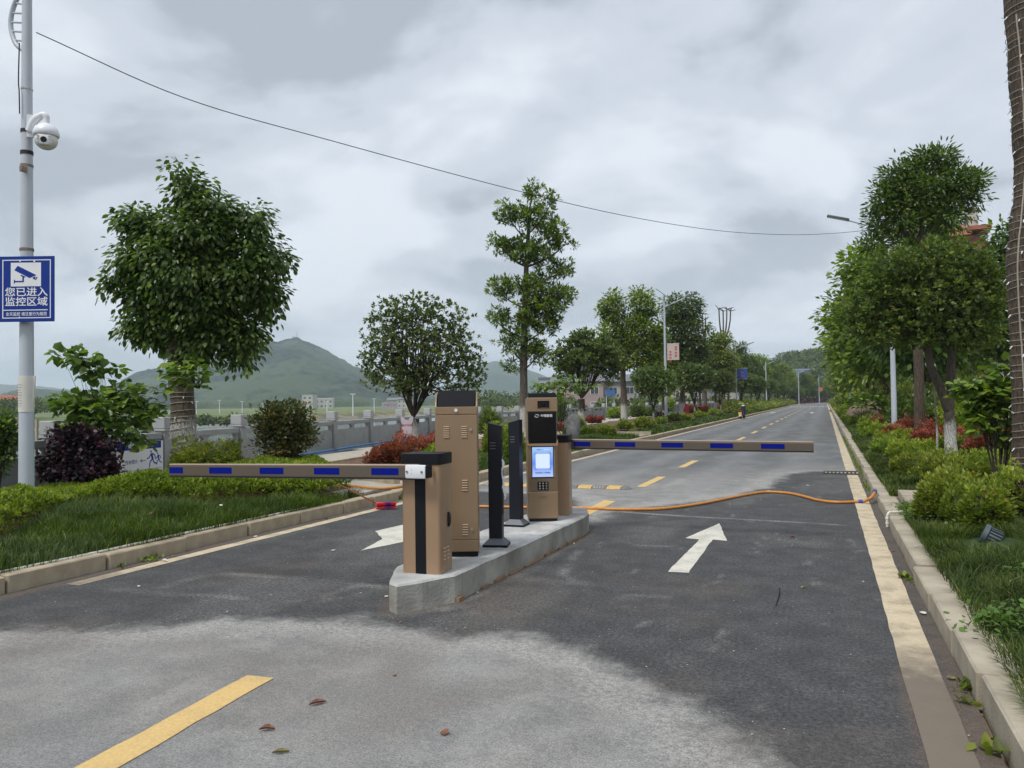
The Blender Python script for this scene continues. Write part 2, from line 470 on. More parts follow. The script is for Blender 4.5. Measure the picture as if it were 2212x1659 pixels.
M_bark = bark_mat('bark', (0.05, 0.038, 0.028), (0.15, 0.115, 0.085))
M_barkw = bark_mat('bark_limewashed', (0.05, 0.038, 0.028), (0.15, 0.115, 0.085), 0.95)
M_barkw2 = bark_mat('dark_bark_limewashed', (0.022, 0.017, 0.013), (0.065, 0.05, 0.038), 0.75)
M_barkd = bark_mat('dark_bark', (0.022, 0.017, 0.013), (0.065, 0.05, 0.038))
M_barkn = bark_mat('furrowed_bark', (0.022, 0.017, 0.012), (0.125, 0.09, 0.062), scale=1.7)
# foliage; first ramp stops darkened to put crown shade into leaf colour
L_cam = leaf_mat('camphor_leaf', [(0.0, (0.022, 0.04, 0.009)), (0.5, (0.068, 0.108, 0.022)), (0.88, (0.165, 0.225, 0.045)), (1.0, (0.28, 0.33, 0.06))], 0.38, 0.38, 0.45)
L_camlight = leaf_mat('pale_camphor_leaf', [(0.0, (0.045, 0.07, 0.013)), (0.5, (0.14, 0.19, 0.03)), (1.0, (0.33, 0.39, 0.065))], 0.4, 0.42)
L_osm = leaf_mat('osmanthus_leaf', [(0.0, (0.032, 0.055, 0.018)), (0.55, (0.10, 0.145, 0.042)), (0.93, (0.23, 0.29, 0.085)), (1.0, (0.33, 0.23, 0.06))], 0.38, 0.36, 0.45)
L_tall = leaf_mat('narrow_glossy_leaf', [(0.0, (0.03, 0.05, 0.009)), (0.5, (0.11, 0.165, 0.021)), (0.93, (0.25, 0.33, 0.035)), (0.98, (0.38, 0.11, 0.035))], 0.4, 0.36, 0.45)
L_hedge = leaf_mat('hedge_leaf', [(0.0, (0.05, 0.08, 0.010)), (0.45, (0.17, 0.225, 0.026)), (1.0, (0.40, 0.44, 0.06))], 0.35, 0.45)
L_azalea = leaf_mat('azalea_leaf', [(0.0, (0.045, 0.07, 0.012)), (0.45, (0.15, 0.20, 0.03)), (0.97, (0.38, 0.42, 0.07)), (1.0, (0.32, 0.16, 0.06))], 0.35, 0.5)
L_red = leaf_mat('photinia_leaf', [(0.0, (0.04, 0.055, 0.016)), (0.3, (0.08, 0.06, 0.022)), (0.5, (0.26, 0.055, 0.045)), (1.0, (0.48, 0.14, 0.115))], 0.3, 0.4)
L_bronze = leaf_mat('bronze_bush_leaf', [(0.0, (0.04, 0.058, 0.02)), (0.6, (0.10, 0.115, 0.04)), (1.0, (0.30, 0.17, 0.06))], 0.28, 0.36)
L_purple = leaf_mat('loropetalum_leaf', [(0.0, (0.010, 0.006, 0.010)), (0.6, (0.033, 0.016, 0.026)), (1.0, (0.11, 0.024, 0.042))], 0.15, 0.5)
L_redbud = leaf_mat('redbud_leaf', [(0.0, (0.055, 0.095, 0.016)), (0.6, (0.13, 0.21, 0.038)), (1.0, (0.27, 0.35, 0.055))], 0.38, 0.42)
L_grass = leaf_mat('grass_blade', [(0.0, (0.019, 0.036, 0.004)), (0.6, (0.062, 0.102, 0.011)), (0.95, (0.17, 0.22, 0.03)), (1.0, (0.33, 0.31, 0.13))], 0.3, 0.55)
L_far = leaf_mat('distant_foliage', [(0.0, (0.025, 0.045, 0.013)), (1.0, (0.12, 0.16, 0.04))], 0.15, 0.7)

# ------------------------------------------------------------------ leaves
LEAF = {  # template: verts (along, across, up), quads
    'ovate': (np.array([[0, 0, 0], [.35, -.27, .05], [.7, -.2, .03], [1, 0, -.06], [.7, .2, .03], [.35, .27, .05], [.4, 0, -.02]]), np.array([[0, 1, 2, 3], [0, 3, 4, 5]])),
    'narrow': (np.array([[0, 0, 0], [.35, -.17, .04], [.7, -.12, .02], [1, 0, -.05], [.7, .12, .02], [.35, .17, .04]]), np.array([[0, 1, 2, 3], [0, 3, 4, 5]])),
    'round': (np.array([[0, 0, 0], [.08, -.4, .08], [.55, -.45, .04], [1, 0, -.1], [.55, .45, .04], [.08, .4, .08]]), np.array([[0, 1, 2, 3], [0, 3, 4, 5]])),
    'quad': (np.array([[0, 0, 0], [.45, -.3, 0.04], [1, 0, 0], [.45, .3, 0.04]]), np.array([[0, 1, 2, 3]])),
}


def unit(a):
    return a/np.maximum(np.linalg.norm(a, axis=-1, keepdims=True), 1e-9)


def leaves(pos, d, nrm, size, kind, v):
    T, Q = LEAF[kind]
    T = T[:len(T) if kind != 'ovate' else 6]
    d = unit(d); w = unit(np.cross(nrm, d)); n = np.cross(d, w)
    s = size[:, None, None]
    V = pos[:, None, :]+s*(T[None, :, 0:1]*d[:, None, :]+T[None, :, 1:2]*w[:, None, :]+T[None, :, 2:3]*n[:, None, :])
    k = len(T); N = len(pos)
    Fq = (Q[None]+(np.arange(N)*k)[:, None, None]).reshape(-1, 4)
    vv = np.repeat(v, len(Q))
    return V.reshape(-1, 3), Fq, vv


def leaf_mesh(name, parts, mat):
    V = []; Fq = []; vv = []; o = 0
    for a, b, c in parts:
        V.append(a); Fq.append(b+o); vv.append(c); o += len(a)
    return fast_mesh(name, np.concatenate(V), np.concatenate(Fq), mat, attrs={'v': ('FACE', np.concatenate(vv))})


def crown_points(lobes, n, outer=0.38, jit=0.0):
    """lobes: (cx,cy,cz,rx,ry,rz). returns clump centres, outward dirs"""
    w = np.array([(l[3]*l[4]*l[5])**0.72 for l in lobes]); w /= w.sum()
    idx = rng.choice(len(lobes), n, p=w)
    Lb = np.array(lobes)[idx]
    dr = unit(rng.normal(size=(n, 3)))
    r = rng.random(n)**outer
    fz = 0.80+0.42*vnoise(dr[:, 0]*3.1+5+idx*3, dr[:, 2]*3.1+dr[:, 1]*2.2+9)
    p = Lb[:, :3]+dr*Lb[:, 3:6]*(r*fz)[:, None]
    return p, dr, r


def foliage(lobes, clumps, per, csize, lsize, kind, droop=0.5, outer=0.38, up=0.6, rosette=False):
    c, dr, r = crown_points(lobes, clumps, outer)
    n = clumps*per
    C = np.repeat(c, per, 0); D = np.repeat(dr, per, 0); R = np.repeat(r, per)
    tone = np.repeat(rng.random(clumps), per)
    g = np.clip(rng.normal(size=(n, 3)), -1.5, 1.5)
    pos = C+g*csize*np.array([1, 1, 0.7])
    if rosette:
        pos = C+unit(g)*csize*rng.random(n)[:, None]*0.5
        d = unit(g)+D*0.5+np.array([0, 0, up])
    else:
        d = unit(g)*0.9+D*0.6+np.array([0, 0, -droop])
    nrm = rng.normal(size=(n, 3))*0.45+np.array([0, 0, 1.0])+D*0.4
    sz = lsize*(0.65+0.6*rng.random(n))
    v = np.clip(0.42*tone+0.30*rng.random(n)+0.28*R**2+0.10*rng.normal(size=n)-0.04, 0, 1)  # deeper leaves take darker tones, so crown shade sits in their colour
    return leaves(pos, d, nrm, sz, kind, v), c


def bez(p0, p1, p2, n=5):
    t = np.linspace(0, 1, n)[:, None]
    return (1-t)**2*p0+2*t*(1-t)*p1+t**2*p2


def limbs_shape(fork, targets, r0, spread=0.5, sub=True, stems=None, n=5):
    """branches from a fork point to targets; stems: number of main stems the targets hang on"""
    s = S()
    targets = np.array(targets); fork = np.array(fork, float)
    if stems:
        ang = np.arctan2(targets[:, 1]-fork[1], targets[:, 0]-fork[0])
        order = np.argsort(ang); groups = np.array_split(order, stems)
        for g in groups:
            if len(g) == 0: continue
            T = targets[g]; m = T.mean(0)
            mid = fork+(m-fork)*0.62; ctrl = fork+(mid-fork)*np.array([0.6*spread*2, 0.6*spread*2, 0.45])
            path = bez(fork, ctrl, mid, 6)
            s.tube(path, np.linspace(r0, r0*0.5, 6), 6)
            for t in T:
                k = rng.integers(2, 6); st = path[k]
                c2 = st+(t-st)*np.array([.4, .4, .65])+rng.normal(size=3)*0.06
                s.tube(bez(st, c2, t, n), np.linspace(r0*0.42, r0*0.09, n), 5)
    else:
        for t in targets:
            c2 = fork+(t-fork)*np.array([.35, .35, .7])+rng.normal(size=3)*0.08
            s.tube(bez(fork, c2, t, n), np.linspace(r0*0.5, r0*0.1, n), 5)
    return s


def tree(name, label, cat, base, depth, lobes_px, trunk_px, fork_py, leafm, barkm, clumps=300, per=12, csize=0.12, lsize=0.12,
         kind='ovate', droop=0.5, outer=0.38, stems=6, targets=34, rosette=False, group=None, up=0.6, deep=1.0, r0=None, gz=0.2, multi=None, branch_r=None):
    """base: trunk x in view; lobes_px: (px,py,rx,ry[,dy]); trunk_px: list of (px,py,width)"""
    m = 1.0/F*depth
    bp = PD(base, CY, depth); bz = gz
    B = np.array([bp[0], bp[1], bz])
    t = thing(name, label, cat, B, 0, group)
    lobes = []
    for l in lobes_px:
        off = l[4] if len(l) > 4 else 0.0
        c = PD(l[0], l[1], depth+off)-B
        lobes.append((c[0], c[1], c[2], l[2]*m, l[2]*m*deep, l[3]*m))
    pts = [np.array([0, 0, -0.25])]; rs = [trunk_px[0][2]*m/2*1.15]
    for px, py, w in trunk_px:
        pts.append(PD(px, py, depth)-B); rs.append(w*m/2)
    P2 = []; R2 = []
    for i in range(len(pts)-1):
        for k in range(4):
            q = pts[i]+(pts[i+1]-pts[i])*k/4
            P2.append(q+rng.normal(size=3)*0.006); R2.append((rs[i]+(rs[i+1]-rs[i])*k/4)*(1+rng.normal()*0.03))
    P2.append(pts[-1]); R2.append(rs[-1])
    tr = S().tube(P2, R2, 12).obj('trunk', barkm, t, True)
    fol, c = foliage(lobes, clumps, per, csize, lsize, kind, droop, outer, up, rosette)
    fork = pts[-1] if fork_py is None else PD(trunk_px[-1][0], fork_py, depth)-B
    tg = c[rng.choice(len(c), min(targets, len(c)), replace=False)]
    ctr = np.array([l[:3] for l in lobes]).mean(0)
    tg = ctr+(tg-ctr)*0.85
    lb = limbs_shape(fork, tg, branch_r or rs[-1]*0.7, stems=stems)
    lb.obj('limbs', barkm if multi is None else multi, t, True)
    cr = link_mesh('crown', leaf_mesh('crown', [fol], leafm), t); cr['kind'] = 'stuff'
    return t, B, P2, R2


# ------------------------------------------------------------------ ground, road
ROAD_L, ROAD_R = -6.55, 0.68
BEND = 215.0


def bend(y):
    return 0.0 if y < BEND else (y-BEND)**2/560.0


def xb(y):  # balustrade line
    pts = [(-40, -11.6), (9.2, -11.95), (15.1, -13.5), (20.3, -14.3), (23.2, -15.0), (26.3, -15.5), (30, -16.0), (38.6, -16.3), (57.3, -18.3), (69.5, -17.6), (110, -16), (400, -16)]
    return np.interp(y, [p[0] for p in pts], [p[1] for p in pts])


def grid_mesh(name, xs, ys, zf, mat, attrs=None, smooth=True):
    X, Y = np.meshgrid(xs, ys); Z = zf(X, Y)
    V = np.stack([X, Y, Z], -1).reshape(-1, 3)
    nx = len(xs); ny = len(ys)
    i = np.arange(ny-1)[:, None]*nx+np.arange(nx-1)[None]
    Fq = np.stack([i, i+1, i+nx+1, i+nx], -1).reshape(-1, 4)
    at = None
    if attrs: at = {k: ('POINT', f(X, Y).ravel()) for k, f in attrs.items()}
    return fast_mesh(name, V, Fq, mat, smooth, at)


# field / earth material: green field in the distance, earth near the banks
def ground_material():
    m, nt, b = base_mat('plain_ground'); L = nt.links.new
    tc = nd(nt, 'ShaderNodeTexCoord'); n = nd(nt, 'ShaderNodeTexNoise'); n.inputs['Scale'].default_value = 0.02; n.inputs['Detail'].default_value = 8
    mp = nd(nt, 'ShaderNodeMapping'); mp.inputs['Rotation'].default_value = (0, 0, rad(22)); mp.inputs['Scale'].default_value = (0.5, 2.5, 1)
    L(tc.outputs['Object'], mp.inputs[0]); L(mp.outputs[0], n.inputs['Vector'])
    cr = nd(nt, 'ShaderNodeValToRGB'); e = cr.color_ramp.elements
    e[0].position = 0.38; e[0].color = (0.075, 0.10, 0.03, 1); e[1].position = 0.62; e[1].color = (0.17, 0.17, 0.05, 1)
    x = e.new(0.5); x.color = (0.10, 0.15, 0.035, 1)
    L(n.outputs['Fac'], cr.inputs[0])
    at = nd(nt, 'ShaderNodeAttribute', attribute_name='bank')
    n2 = nd(nt, 'ShaderNodeTexNoise'); n2.inputs['Scale'].default_value = 0.15; n2.inputs['Detail'].default_value = 8; L(tc.outputs['Object'], n2.inputs['Vector'])
    c2 = nd(nt, 'ShaderNodeValToRGB'); e = c2.color_ramp.elements
    e[0].position = 0.4; e[0].color = (0.07, 0.055, 0.03, 1); e[1].position = 0.6; e[1].color = (0.26, 0.2, 0.12, 1)
    L(n2.outputs['Fac'], c2.inputs[0])
    mx = nd(nt, 'ShaderNodeMixRGB'); L(at.outputs['Fac'], mx.inputs[0]); L(cr.outputs[0], mx.inputs[1]); L(c2.outputs[0], mx.inputs[2])
    L(mx.outputs[0], b.inputs['Base Color']); b.inputs['Roughness'].default_value = 0.95
    return m


def ground_z(X, Y):
    d = xb(Y)-0.35-X               # metres beyond the balustrade
    drop = np.clip(d/0.8, 0, 1)
    z = -0.06-drop*4.2
    far = np.clip((d-138-8*fbm(Y*0.02, X*0.0)+0)/16, 0, 1)
    z = z+far*far*(3-2*far)*(2.7+0.35*fbm(X*0.02, Y*0.02))
    return z


def build_ground():
    xs = np.concatenate([-np.geomspace(5000, 30, 110), np.linspace(-29, -10, 78), np.array([-5, 0, 6, 20, 60, 200, 800, 3000])])
    ys = np.concatenate([np.array([-3000, -800, -200, -60, -20]), np.linspace(-8, 110, 60), np.geomspace(115, 6500, 50)])

    def bank(X, Y):
        d = xb(Y)-0.35-X
        return np.clip(1-np.clip((d-148)/14, 0, 1), 0, 1)
    me = grid_mesh('ground', xs, ys, ground_z, ground_material(), {'bank': bank})
    props(link_mesh('ground', me), kind='structure')
    w = S().add([(-3000, -400, -3.1), (-9, -400, -3.1), (-9, 2500, -3.1), (-3000, 2500, -3.1)], [(0, 1, 2, 3)]).obj('river', M_water, kind='structure')


build_ground()

# dark patch outline (surveyed on the road plane)
PATCH = [P(x, y)[:2] for x, y in [(0, 1362), (60, 1352), (180, 1362), (300, 1358), (430, 1345), (480, 1337), (620, 1335), (760, 1338), (900, 1362),
         (1000, 1372), (1080, 1378), (1150, 1376), (1210, 1392), (1290, 1420), (1350, 1450), (1420, 1490), (1500, 1530), (1580, 1580), (1650, 1659), (1690, 1800)]]
PATCH += [np.array([0.75, 2.6]), np.array([0.9, 10.0])]
PATCH += [P(x, y)[:2] for x, y in [(1856, 1022), (1800, 1018), (1748, 1019), (1709, 1024), (1677, 1039), (1661, 1053), (1590, 1072), (1518, 1083), (1399, 1097), (1320, 1107), (1275, 1126),
          (1240, 1075), (1150, 1068), (1040, 1062), (960, 1068), (870, 1085)]]
PATCH += [np.array([-6.6, 10.9]), np.array([-6.8, 3.6])]
PATCH = np.array(PATCH)


def sdist(X, Y, poly):
    """signed distance to polygon, positive inside"""
    sh = X.shape; x = X.ravel(); y = Y.ravel()
    best = np.full(x.shape, 1e9); inside = np.zeros(x.shape, bool)
    n = len(poly)
    for i in range(n):
        a = poly[i]; b = poly[(i+1) % n]; ab = b-a
        t = np.clip(((x-a[0])*ab[0]+(y-a[1])*ab[1])/max(ab@ab, 1e-12), 0, 1)
        d = np.hypot(x-a[0]-t*ab[0], y-a[1]-t*ab[1]); best = np.minimum(best, d)
        c = ((a[1] > y) != (b[1] > y)) & (x < (b[0]-a[0])*(y-a[1])/(b[1]-a[1]+1e-12)+a[0])
        inside ^= c
    return np.where(inside, best, -best).reshape(sh)


def pdist(X, Y, line):
    best = np.full(X.shape, 1e9)
    for a, b in zip(line[:-1], line[1:]):
        a = np.asarray(a[:2]); b = np.asarray(b[:2]); ab = b-a
        t = np.clip(((X-a[0])*ab[0]+(Y-a[1])*ab[1])/max(ab@ab, 1e-12), 0, 1)
        best = np.minimum(best, np.hypot(X-a[0]-t*ab[0], Y-a[1]-t*ab[1]))
    return best


def G2(*pts): return [P(x, y)[:2] for x, y in pts]


DUST = [  # polyline, half width, strength
    (G2((342, 1271), (461, 1237), (600, 1247), (769, 1261), (853, 1272)), 0.07, 0.42),
    (G2((250, 1275), (347, 1279), (500, 1291), (640, 1299), (700, 1290), (764, 1266)), 0.07, 0.42),
    (G2((640, 1299), (700, 1295), (760, 1285)), 0.09, 0.6),
    (G2((1330, 1105), (1480, 1115), (1700, 1127), (1915, 1140)), 0.035, 1.1),
    (G2((1264, 1145), (1300, 1120), (1330, 1106)), 0.12, 0.7),
    (G2((1270, 1160), (1330, 1168), (1380, 1178), (1450, 1180)), 0.05, 0.45),
    (G2((860, 1312), (930, 1306), (1000, 1296), (1080, 1262), (1160, 1222), (1255, 1150)), 0.07, 0.55),
    (G2((1080, 1250), (1180, 1255), (1250, 1262), (1330, 1290)), 0.10, 0.45),
    (G2((1250, 1190), (1215, 1240), (1260, 1270), (1350, 1285), (1440, 1290)), 0.05, 0.4),
    (G2((820, 1318), (870, 1320), (960, 1310), (1010, 1325)), 0.12, 0.8),
    (G2((640, 1040), (1400, 1097), (1518, 1083)), 0.15, 0.0),
]


ISLAND = [(-3.02, 5.04), (-2.90, 5.22), (-2.76, 5.5), (-2.72, 6.6), (-2.67, 8.68), (-2.70, 9.05), (-2.84, 9.42), (-3.0, 9.5), (-3.2, 9.45), (-3.36, 9.2), (-3.42, 8.6), (-3.44, 6.2), (-3.36, 5.6), (-3.22, 5.3), (-3.12, 5.1)]


def road_dark(X, Y): return sdist(X, Y, PATCH)


def road_dust(X, Y):
    s = np.zeros(X.shape)
    for line, w, k in DUST:
        d = pdist(X, Y, line)
        s = np.maximum(s, k*np.exp(-(d/w)**2)*np.clip(2.6*fbm(X*3.5, Y*3.5, 4)-0.7, 0, 1.3))
    # general dusty blotches on the dark part, and the pale fringe round it
    b = fbm(X*0.9+3, Y*0.55+7, 4)
    s = np.maximum(s, np.clip((b-0.58)*1.4, 0, 0.15))
    b3 = fbm(X*9+3, Y*2.4+11, 3)
    s = np.maximum(s, np.clip((b3-0.76)*4, 0, 0.3)*(X > -2.4))
    sd = sdist(X, Y, PATCH)
    return np.clip(s, 0, 1.2)


def road_brown(X, Y):
    g = np.clip((X-0.5)/0.12, 0, 1)*np.clip((40-Y)/30, 0.25, 1)
    near = np.clip((5.15-Y+0.3*(fbm(X*3, Y*3)-0.5))/0.35, 0, 1)*np.clip((X-0.30)/0.08, 0, 1)
    blot = np.clip((fbm(X*0.8+50, Y*0.8+20, 4)-0.55)*4, 0, 0.8)*(Y < 7)
    left = np.clip((-6.32-X)/0.1, 0, 1)*0.8
    isl = sdist(X, Y, np.array(ISLAND)); left = np.maximum(left, np.where(isl < 0.02, np.exp(-(np.minimum(isl, 0)/0.07)**2), 0)*(0.5+0.6*fbm(X*4, Y*4, 3)))  # darker ring round the island foot: contact shadow put into the road colour
    return np.clip(np.maximum.reduce([g*0.75, near*0.95, blot*0.5, left]), 0, 1)


def road_tread(X, Y):
    """pale wheel paths"""
    s = np.zeros(X.shape)
    for c in (-5.6, -4.1, -2.25, -0.7):
        wob = 0.25*(vnoise(Y*0.12+c, Y*0+3)-0.5)
        s = np.maximum(s, np.exp(-((X-c-wob)/0.42)**2))
    return s*(0.4+0.6*fbm(X*0.6, Y*0.12, 3))


def asphalt_material():
    m, nt, b = base_mat('asphalt'); L = nt.links.new
    tc = nd(nt, 'ShaderNodeTexCoord')

    def noise(scale, det=6, rough=0.6, sc3=(1, 1, 1)):
        mp = nd(nt, 'ShaderNodeMapping'); mp.inputs['Scale'].default_value = sc3; L(tc.outputs['Object'], mp.inputs[0])
        n = nd(nt, 'ShaderNodeTexNoise'); n.inputs['Scale'].default_value = scale; n.inputs['Detail'].default_value = det; n.inputs['Roughness'].default_value = rough
        L(mp.outputs[0], n.inputs['Vector']); return n.outputs['Fac']

    def math_(op, a, b_, c=None):
        n = nd(nt, 'ShaderNodeMath', operation=op)
        for i, v in enumerate([a, b_] + ([c] if c is not None else [])):
            if hasattr(v, 'links'): L(v, n.inputs[i])
            else: n.inputs[i].default_value = v
        return n.outputs[0]

    def rng_(v, a, b_, c, d, smooth=True):
        n = nd(nt, 'ShaderNodeMapRange'); n.interpolation_type = 'SMOOTHSTEP' if smooth else 'LINEAR'
        L(v, n.inputs[0])
        for i, k in enumerate((a, b_, c, d)): n.inputs[i+1].default_value = k
        return n.outputs[0]

    def mix(f, a, b_):
        n = nd(nt, 'ShaderNodeMixRGB')
        if hasattr(f, 'links'): L(f, n.inputs[0])
        else: n.inputs[0].default_value = f
        for i, v in ((1, a), (2, b_)):
            if hasattr(v, 'links'): L(v, n.inputs[i])
            else: n.inputs[i].default_value = (*v, 1)
        return n.outputs[0]

    def attr(n_): return nd(nt, 'ShaderNodeAttribute', attribute_name=n_).outputs['Fac']
    grain = noise(95, 3, 0.75); g2 = noise(28, 5, 0.7); med = noise(3.5, 8, 0.65); streak = noise(1.6, 7, 0.6, (1.0, 0.35, 1)); big = noise(0.35, 5)
    e = math_('ADD', attr('dark'), math_('MULTIPLY', math_('SUBTRACT', noise(2.2, 9, 0.7), 0.5), 0.9))
    dark = rng_(e, -0.16, 0.16, 0, 1)
    fringe = rng_(math_('ABSOLUTE', math_('ADD', e, 0.22), 0), 0.0, 0.35, 0.75, 0)
    old = mix(rng_(med, 0.35, 0.65, 0, 1), (0.185, 0.183, 0.176), (0.255, 0.25, 0.237))
    old = mix(rng_(streak, 0.52, 0.72, 0, 0.6), old, (0.35, 0.335, 0.315))
    old = mix(rng_(big, 0.45, 0.65, 0, 0.5), old, (0.165, 0.17, 0.18))
    old = mix(math_('MULTIPLY', attr('tread'), 0.35), old, (0.30, 0.30, 0.295))
    old = mix(math_('MULTIPLY', fringe, rng_(g2, 0.35, 0.6, 0.1, 0.75)), old, (0.38, 0.37, 0.345))
    fard = attr('far')
    farc = mix(rng_(streak, 0.4, 0.7, 0, 1), (0.105, 0.108, 0.112), (0.165, 0.167, 0.168))
    farc = mix(math_('MULTIPLY', attr('tread'), 0.6), farc, (0.215, 0.22, 0.225))
    old = mix(fard, old, farc)
    new = mix(rng_(med, 0.35, 0.7, 0, 1), (0.048, 0.049, 0.051), (0.074, 0.074, 0.076))
    new = mix(math_('MULTIPLY', rng_(streak, 0.52, 0.75, 0, 1), 0.22), new, (0.13, 0.125, 0.12))
    fine = noise(9, 8, 0.8, (1, 0.5, 1))
    new = mix(math_('MULTIPLY', rng_(fine, 0.56, 0.74, 0, 1), 0.35), new, (0.17, 0.165, 0.155))
    dst = math_('MULTIPLY', attr('dust'), rng_(g2, 0.3, 0.6, 0.45, 1.15))
    new = mix(math_('MINIMUM', dst, 1.0), new, (0.26, 0.25, 0.235))
    old = mix(math_('MINIMUM', math_('MULTIPLY', dst, 0.35), 1.0), old, (0.34, 0.33, 0.31))
    spk = rng_(noise(42, 4, 0.8), 0.36, 0.66, 0.45, 1.65, False)
    nm_ = nd(nt, 'ShaderNodeMixRGB', blend_type='MULTIPLY'); nm_.inputs[0].default_value = 1; L(new, nm_.inputs[1]); cs_ = nd(nt, 'ShaderNodeCombineXYZ'); [L(spk, cs_.inputs[q]) for q in range(3)]; L(cs_.outputs[0], nm_.inputs[2]); new = nm_.outputs[0]
    c = mix(dark, old, new)
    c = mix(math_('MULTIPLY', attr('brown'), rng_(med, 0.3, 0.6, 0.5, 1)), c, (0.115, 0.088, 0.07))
    # chippings
    c2 = nd(nt, 'ShaderNodeMixRGB', blend_type='MULTIPLY'); c2.inputs[0].default_value = 1
    L(c, c2.inputs[1])
    gg = math_('MULTIPLY', rng_(grain, 0.3, 0.7, 0.5, 1.5, False), rng_(g2, 0.3, 0.7, 0.84, 1.16, False))
    cb = nd(nt, 'ShaderNodeCombineXYZ'); [L(gg, cb.inputs[i]) for i in range(3)]
    L(cb.outputs[0], c2.inputs[2]); L(c2.outputs[0], b.inputs['Base Color'])
    b.inputs['Roughness'].default_value = 0.82; b.inputs['Specular IOR Level'].default_value = 0.35
    bp = nd(nt, 'ShaderNodeBump'); bp.inputs['Strength'].default_value = 0.7; bp.inputs['Distance'].default_value = 0.006
    L(grain, bp.inputs['Height']); L(bp.outputs[0], b.inputs['Normal'])
    return m


def line_material(name, col, wear=0.45, under=(0.10, 0.10, 0.10)):
    m, nt, b = base_mat(name); L = nt.links.new
    tc = nd(nt, 'ShaderNodeTexCoord')
    n = nd(nt, 'ShaderNodeTexNoise'); n.inputs['Scale'].default_value = 4; n.inputs['Detail'].default_value = 9; n.inputs['Roughness'].default_value = 0.7
    L(tc.outputs['Object'], n.inputs['Vector'])
    n2 = nd(nt, 'ShaderNodeTexNoise'); n2.inputs['Scale'].default_value = 60; n2.inputs['Detail'].default_value = 4; L(tc.outputs['Object'], n2.inputs['Vector'])
    mr = nd(nt, 'ShaderNodeMapRange'); mr.inputs[1].default_value = 0.46; mr.inputs[2].default_value = 0.66; mr.inputs[3].default_value = 0; mr.inputs[4].default_value = wear
    L(n.outputs['Fac'], mr.inputs[0])
    mx = nd(nt, 'ShaderNodeMixRGB'); L(mr.outputs[0], mx.inputs[0]); mx.inputs[1].default_value = (*col, 1); mx.inputs[2].default_value = (*under, 1)
    m3 = nd(nt, 'ShaderNodeMapRange'); m3.inputs[1].default_value = 0.3; m3.inputs[2].default_value = 0.7; m3.inputs[3].default_value = 0.86; m3.inputs[4].default_value = 1.08
    L(n2.outputs['Fac'], m3.inputs[0])
    sc_ = nd(nt, 'ShaderNodeVectorMath', operation='SCALE'); L(mx.outputs[0], sc_.inputs[0]); L(m3.outputs[0], sc_.inputs['Scale'])
    L(sc_.outputs[0], b.inputs['Base Color']); b.inputs['Roughness'].default_value = 0.75
    bp = nd(nt, 'ShaderNodeBump'); bp.inputs['Strength'].default_value = 0.4; bp.inputs['Distance'].default_value = 0.004
    L(n2.outputs['Fac'], bp.inputs['Height']); L(bp.outputs[0], b.inputs['Normal'])
    return m


M_asphalt = asphalt_material()
M_edge = line_material('edge_line_paint', (0.56, 0.47, 0.325), 0.85, (0.3, 0.24, 0.17))
M_yel = line_material('yellow_line_paint', (0.62, 0.43, 0.17), 0.45, (0.42, 0.30, 0.15))
def mud_over(m):
    nt = m.node_tree; L = nt.links.new; b = nt.nodes['Principled BSDF']; src = b.inputs['Base Color'].links[0].from_socket
    tc = nd(nt, 'ShaderNodeTexCoord'); sp = nd(nt, 'ShaderNodeSeparateXYZ'); L(tc.outputs['Object'], sp.inputs[0])
    n = nd(nt, 'ShaderNodeTexNoise'); n.inputs['Scale'].default_value = 3.5; n.inputs['Detail'].default_value = 9; n.inputs['Roughness'].default_value = 0.7; L(tc.outputs['Object'], n.inputs['Vector'])
    a = nd(nt, 'ShaderNodeMath', operation='MULTIPLY_ADD'); L(n.outputs['Fac'], a.inputs[0]); a.inputs[1].default_value = 2.2; L(sp.outputs[1], a.inputs[2])
    r = nd(nt, 'ShaderNodeMapRange'); r.inputs[1].default_value = 5.9; r.inputs[2].default_value = 6.9; r.inputs[3].default_value = 0.93; r.inputs[4].default_value = 0.0; L(a.outputs[0], r.inputs[0])
    mx = nd(nt, 'ShaderNodeMixRGB'); L(r.outputs[0], mx.inputs[0]); L(src, mx.inputs[1]); mx.inputs[2].default_value = (0.135, 0.108, 0.085, 1)
    L(mx.outputs[0], b.inputs['Base Color'])


mud_over(M_edge)
M_arrow = line_material('white_arrow_paint', (0.62, 0.60, 0.52), 0.6, (0.32, 0.30, 0.26))


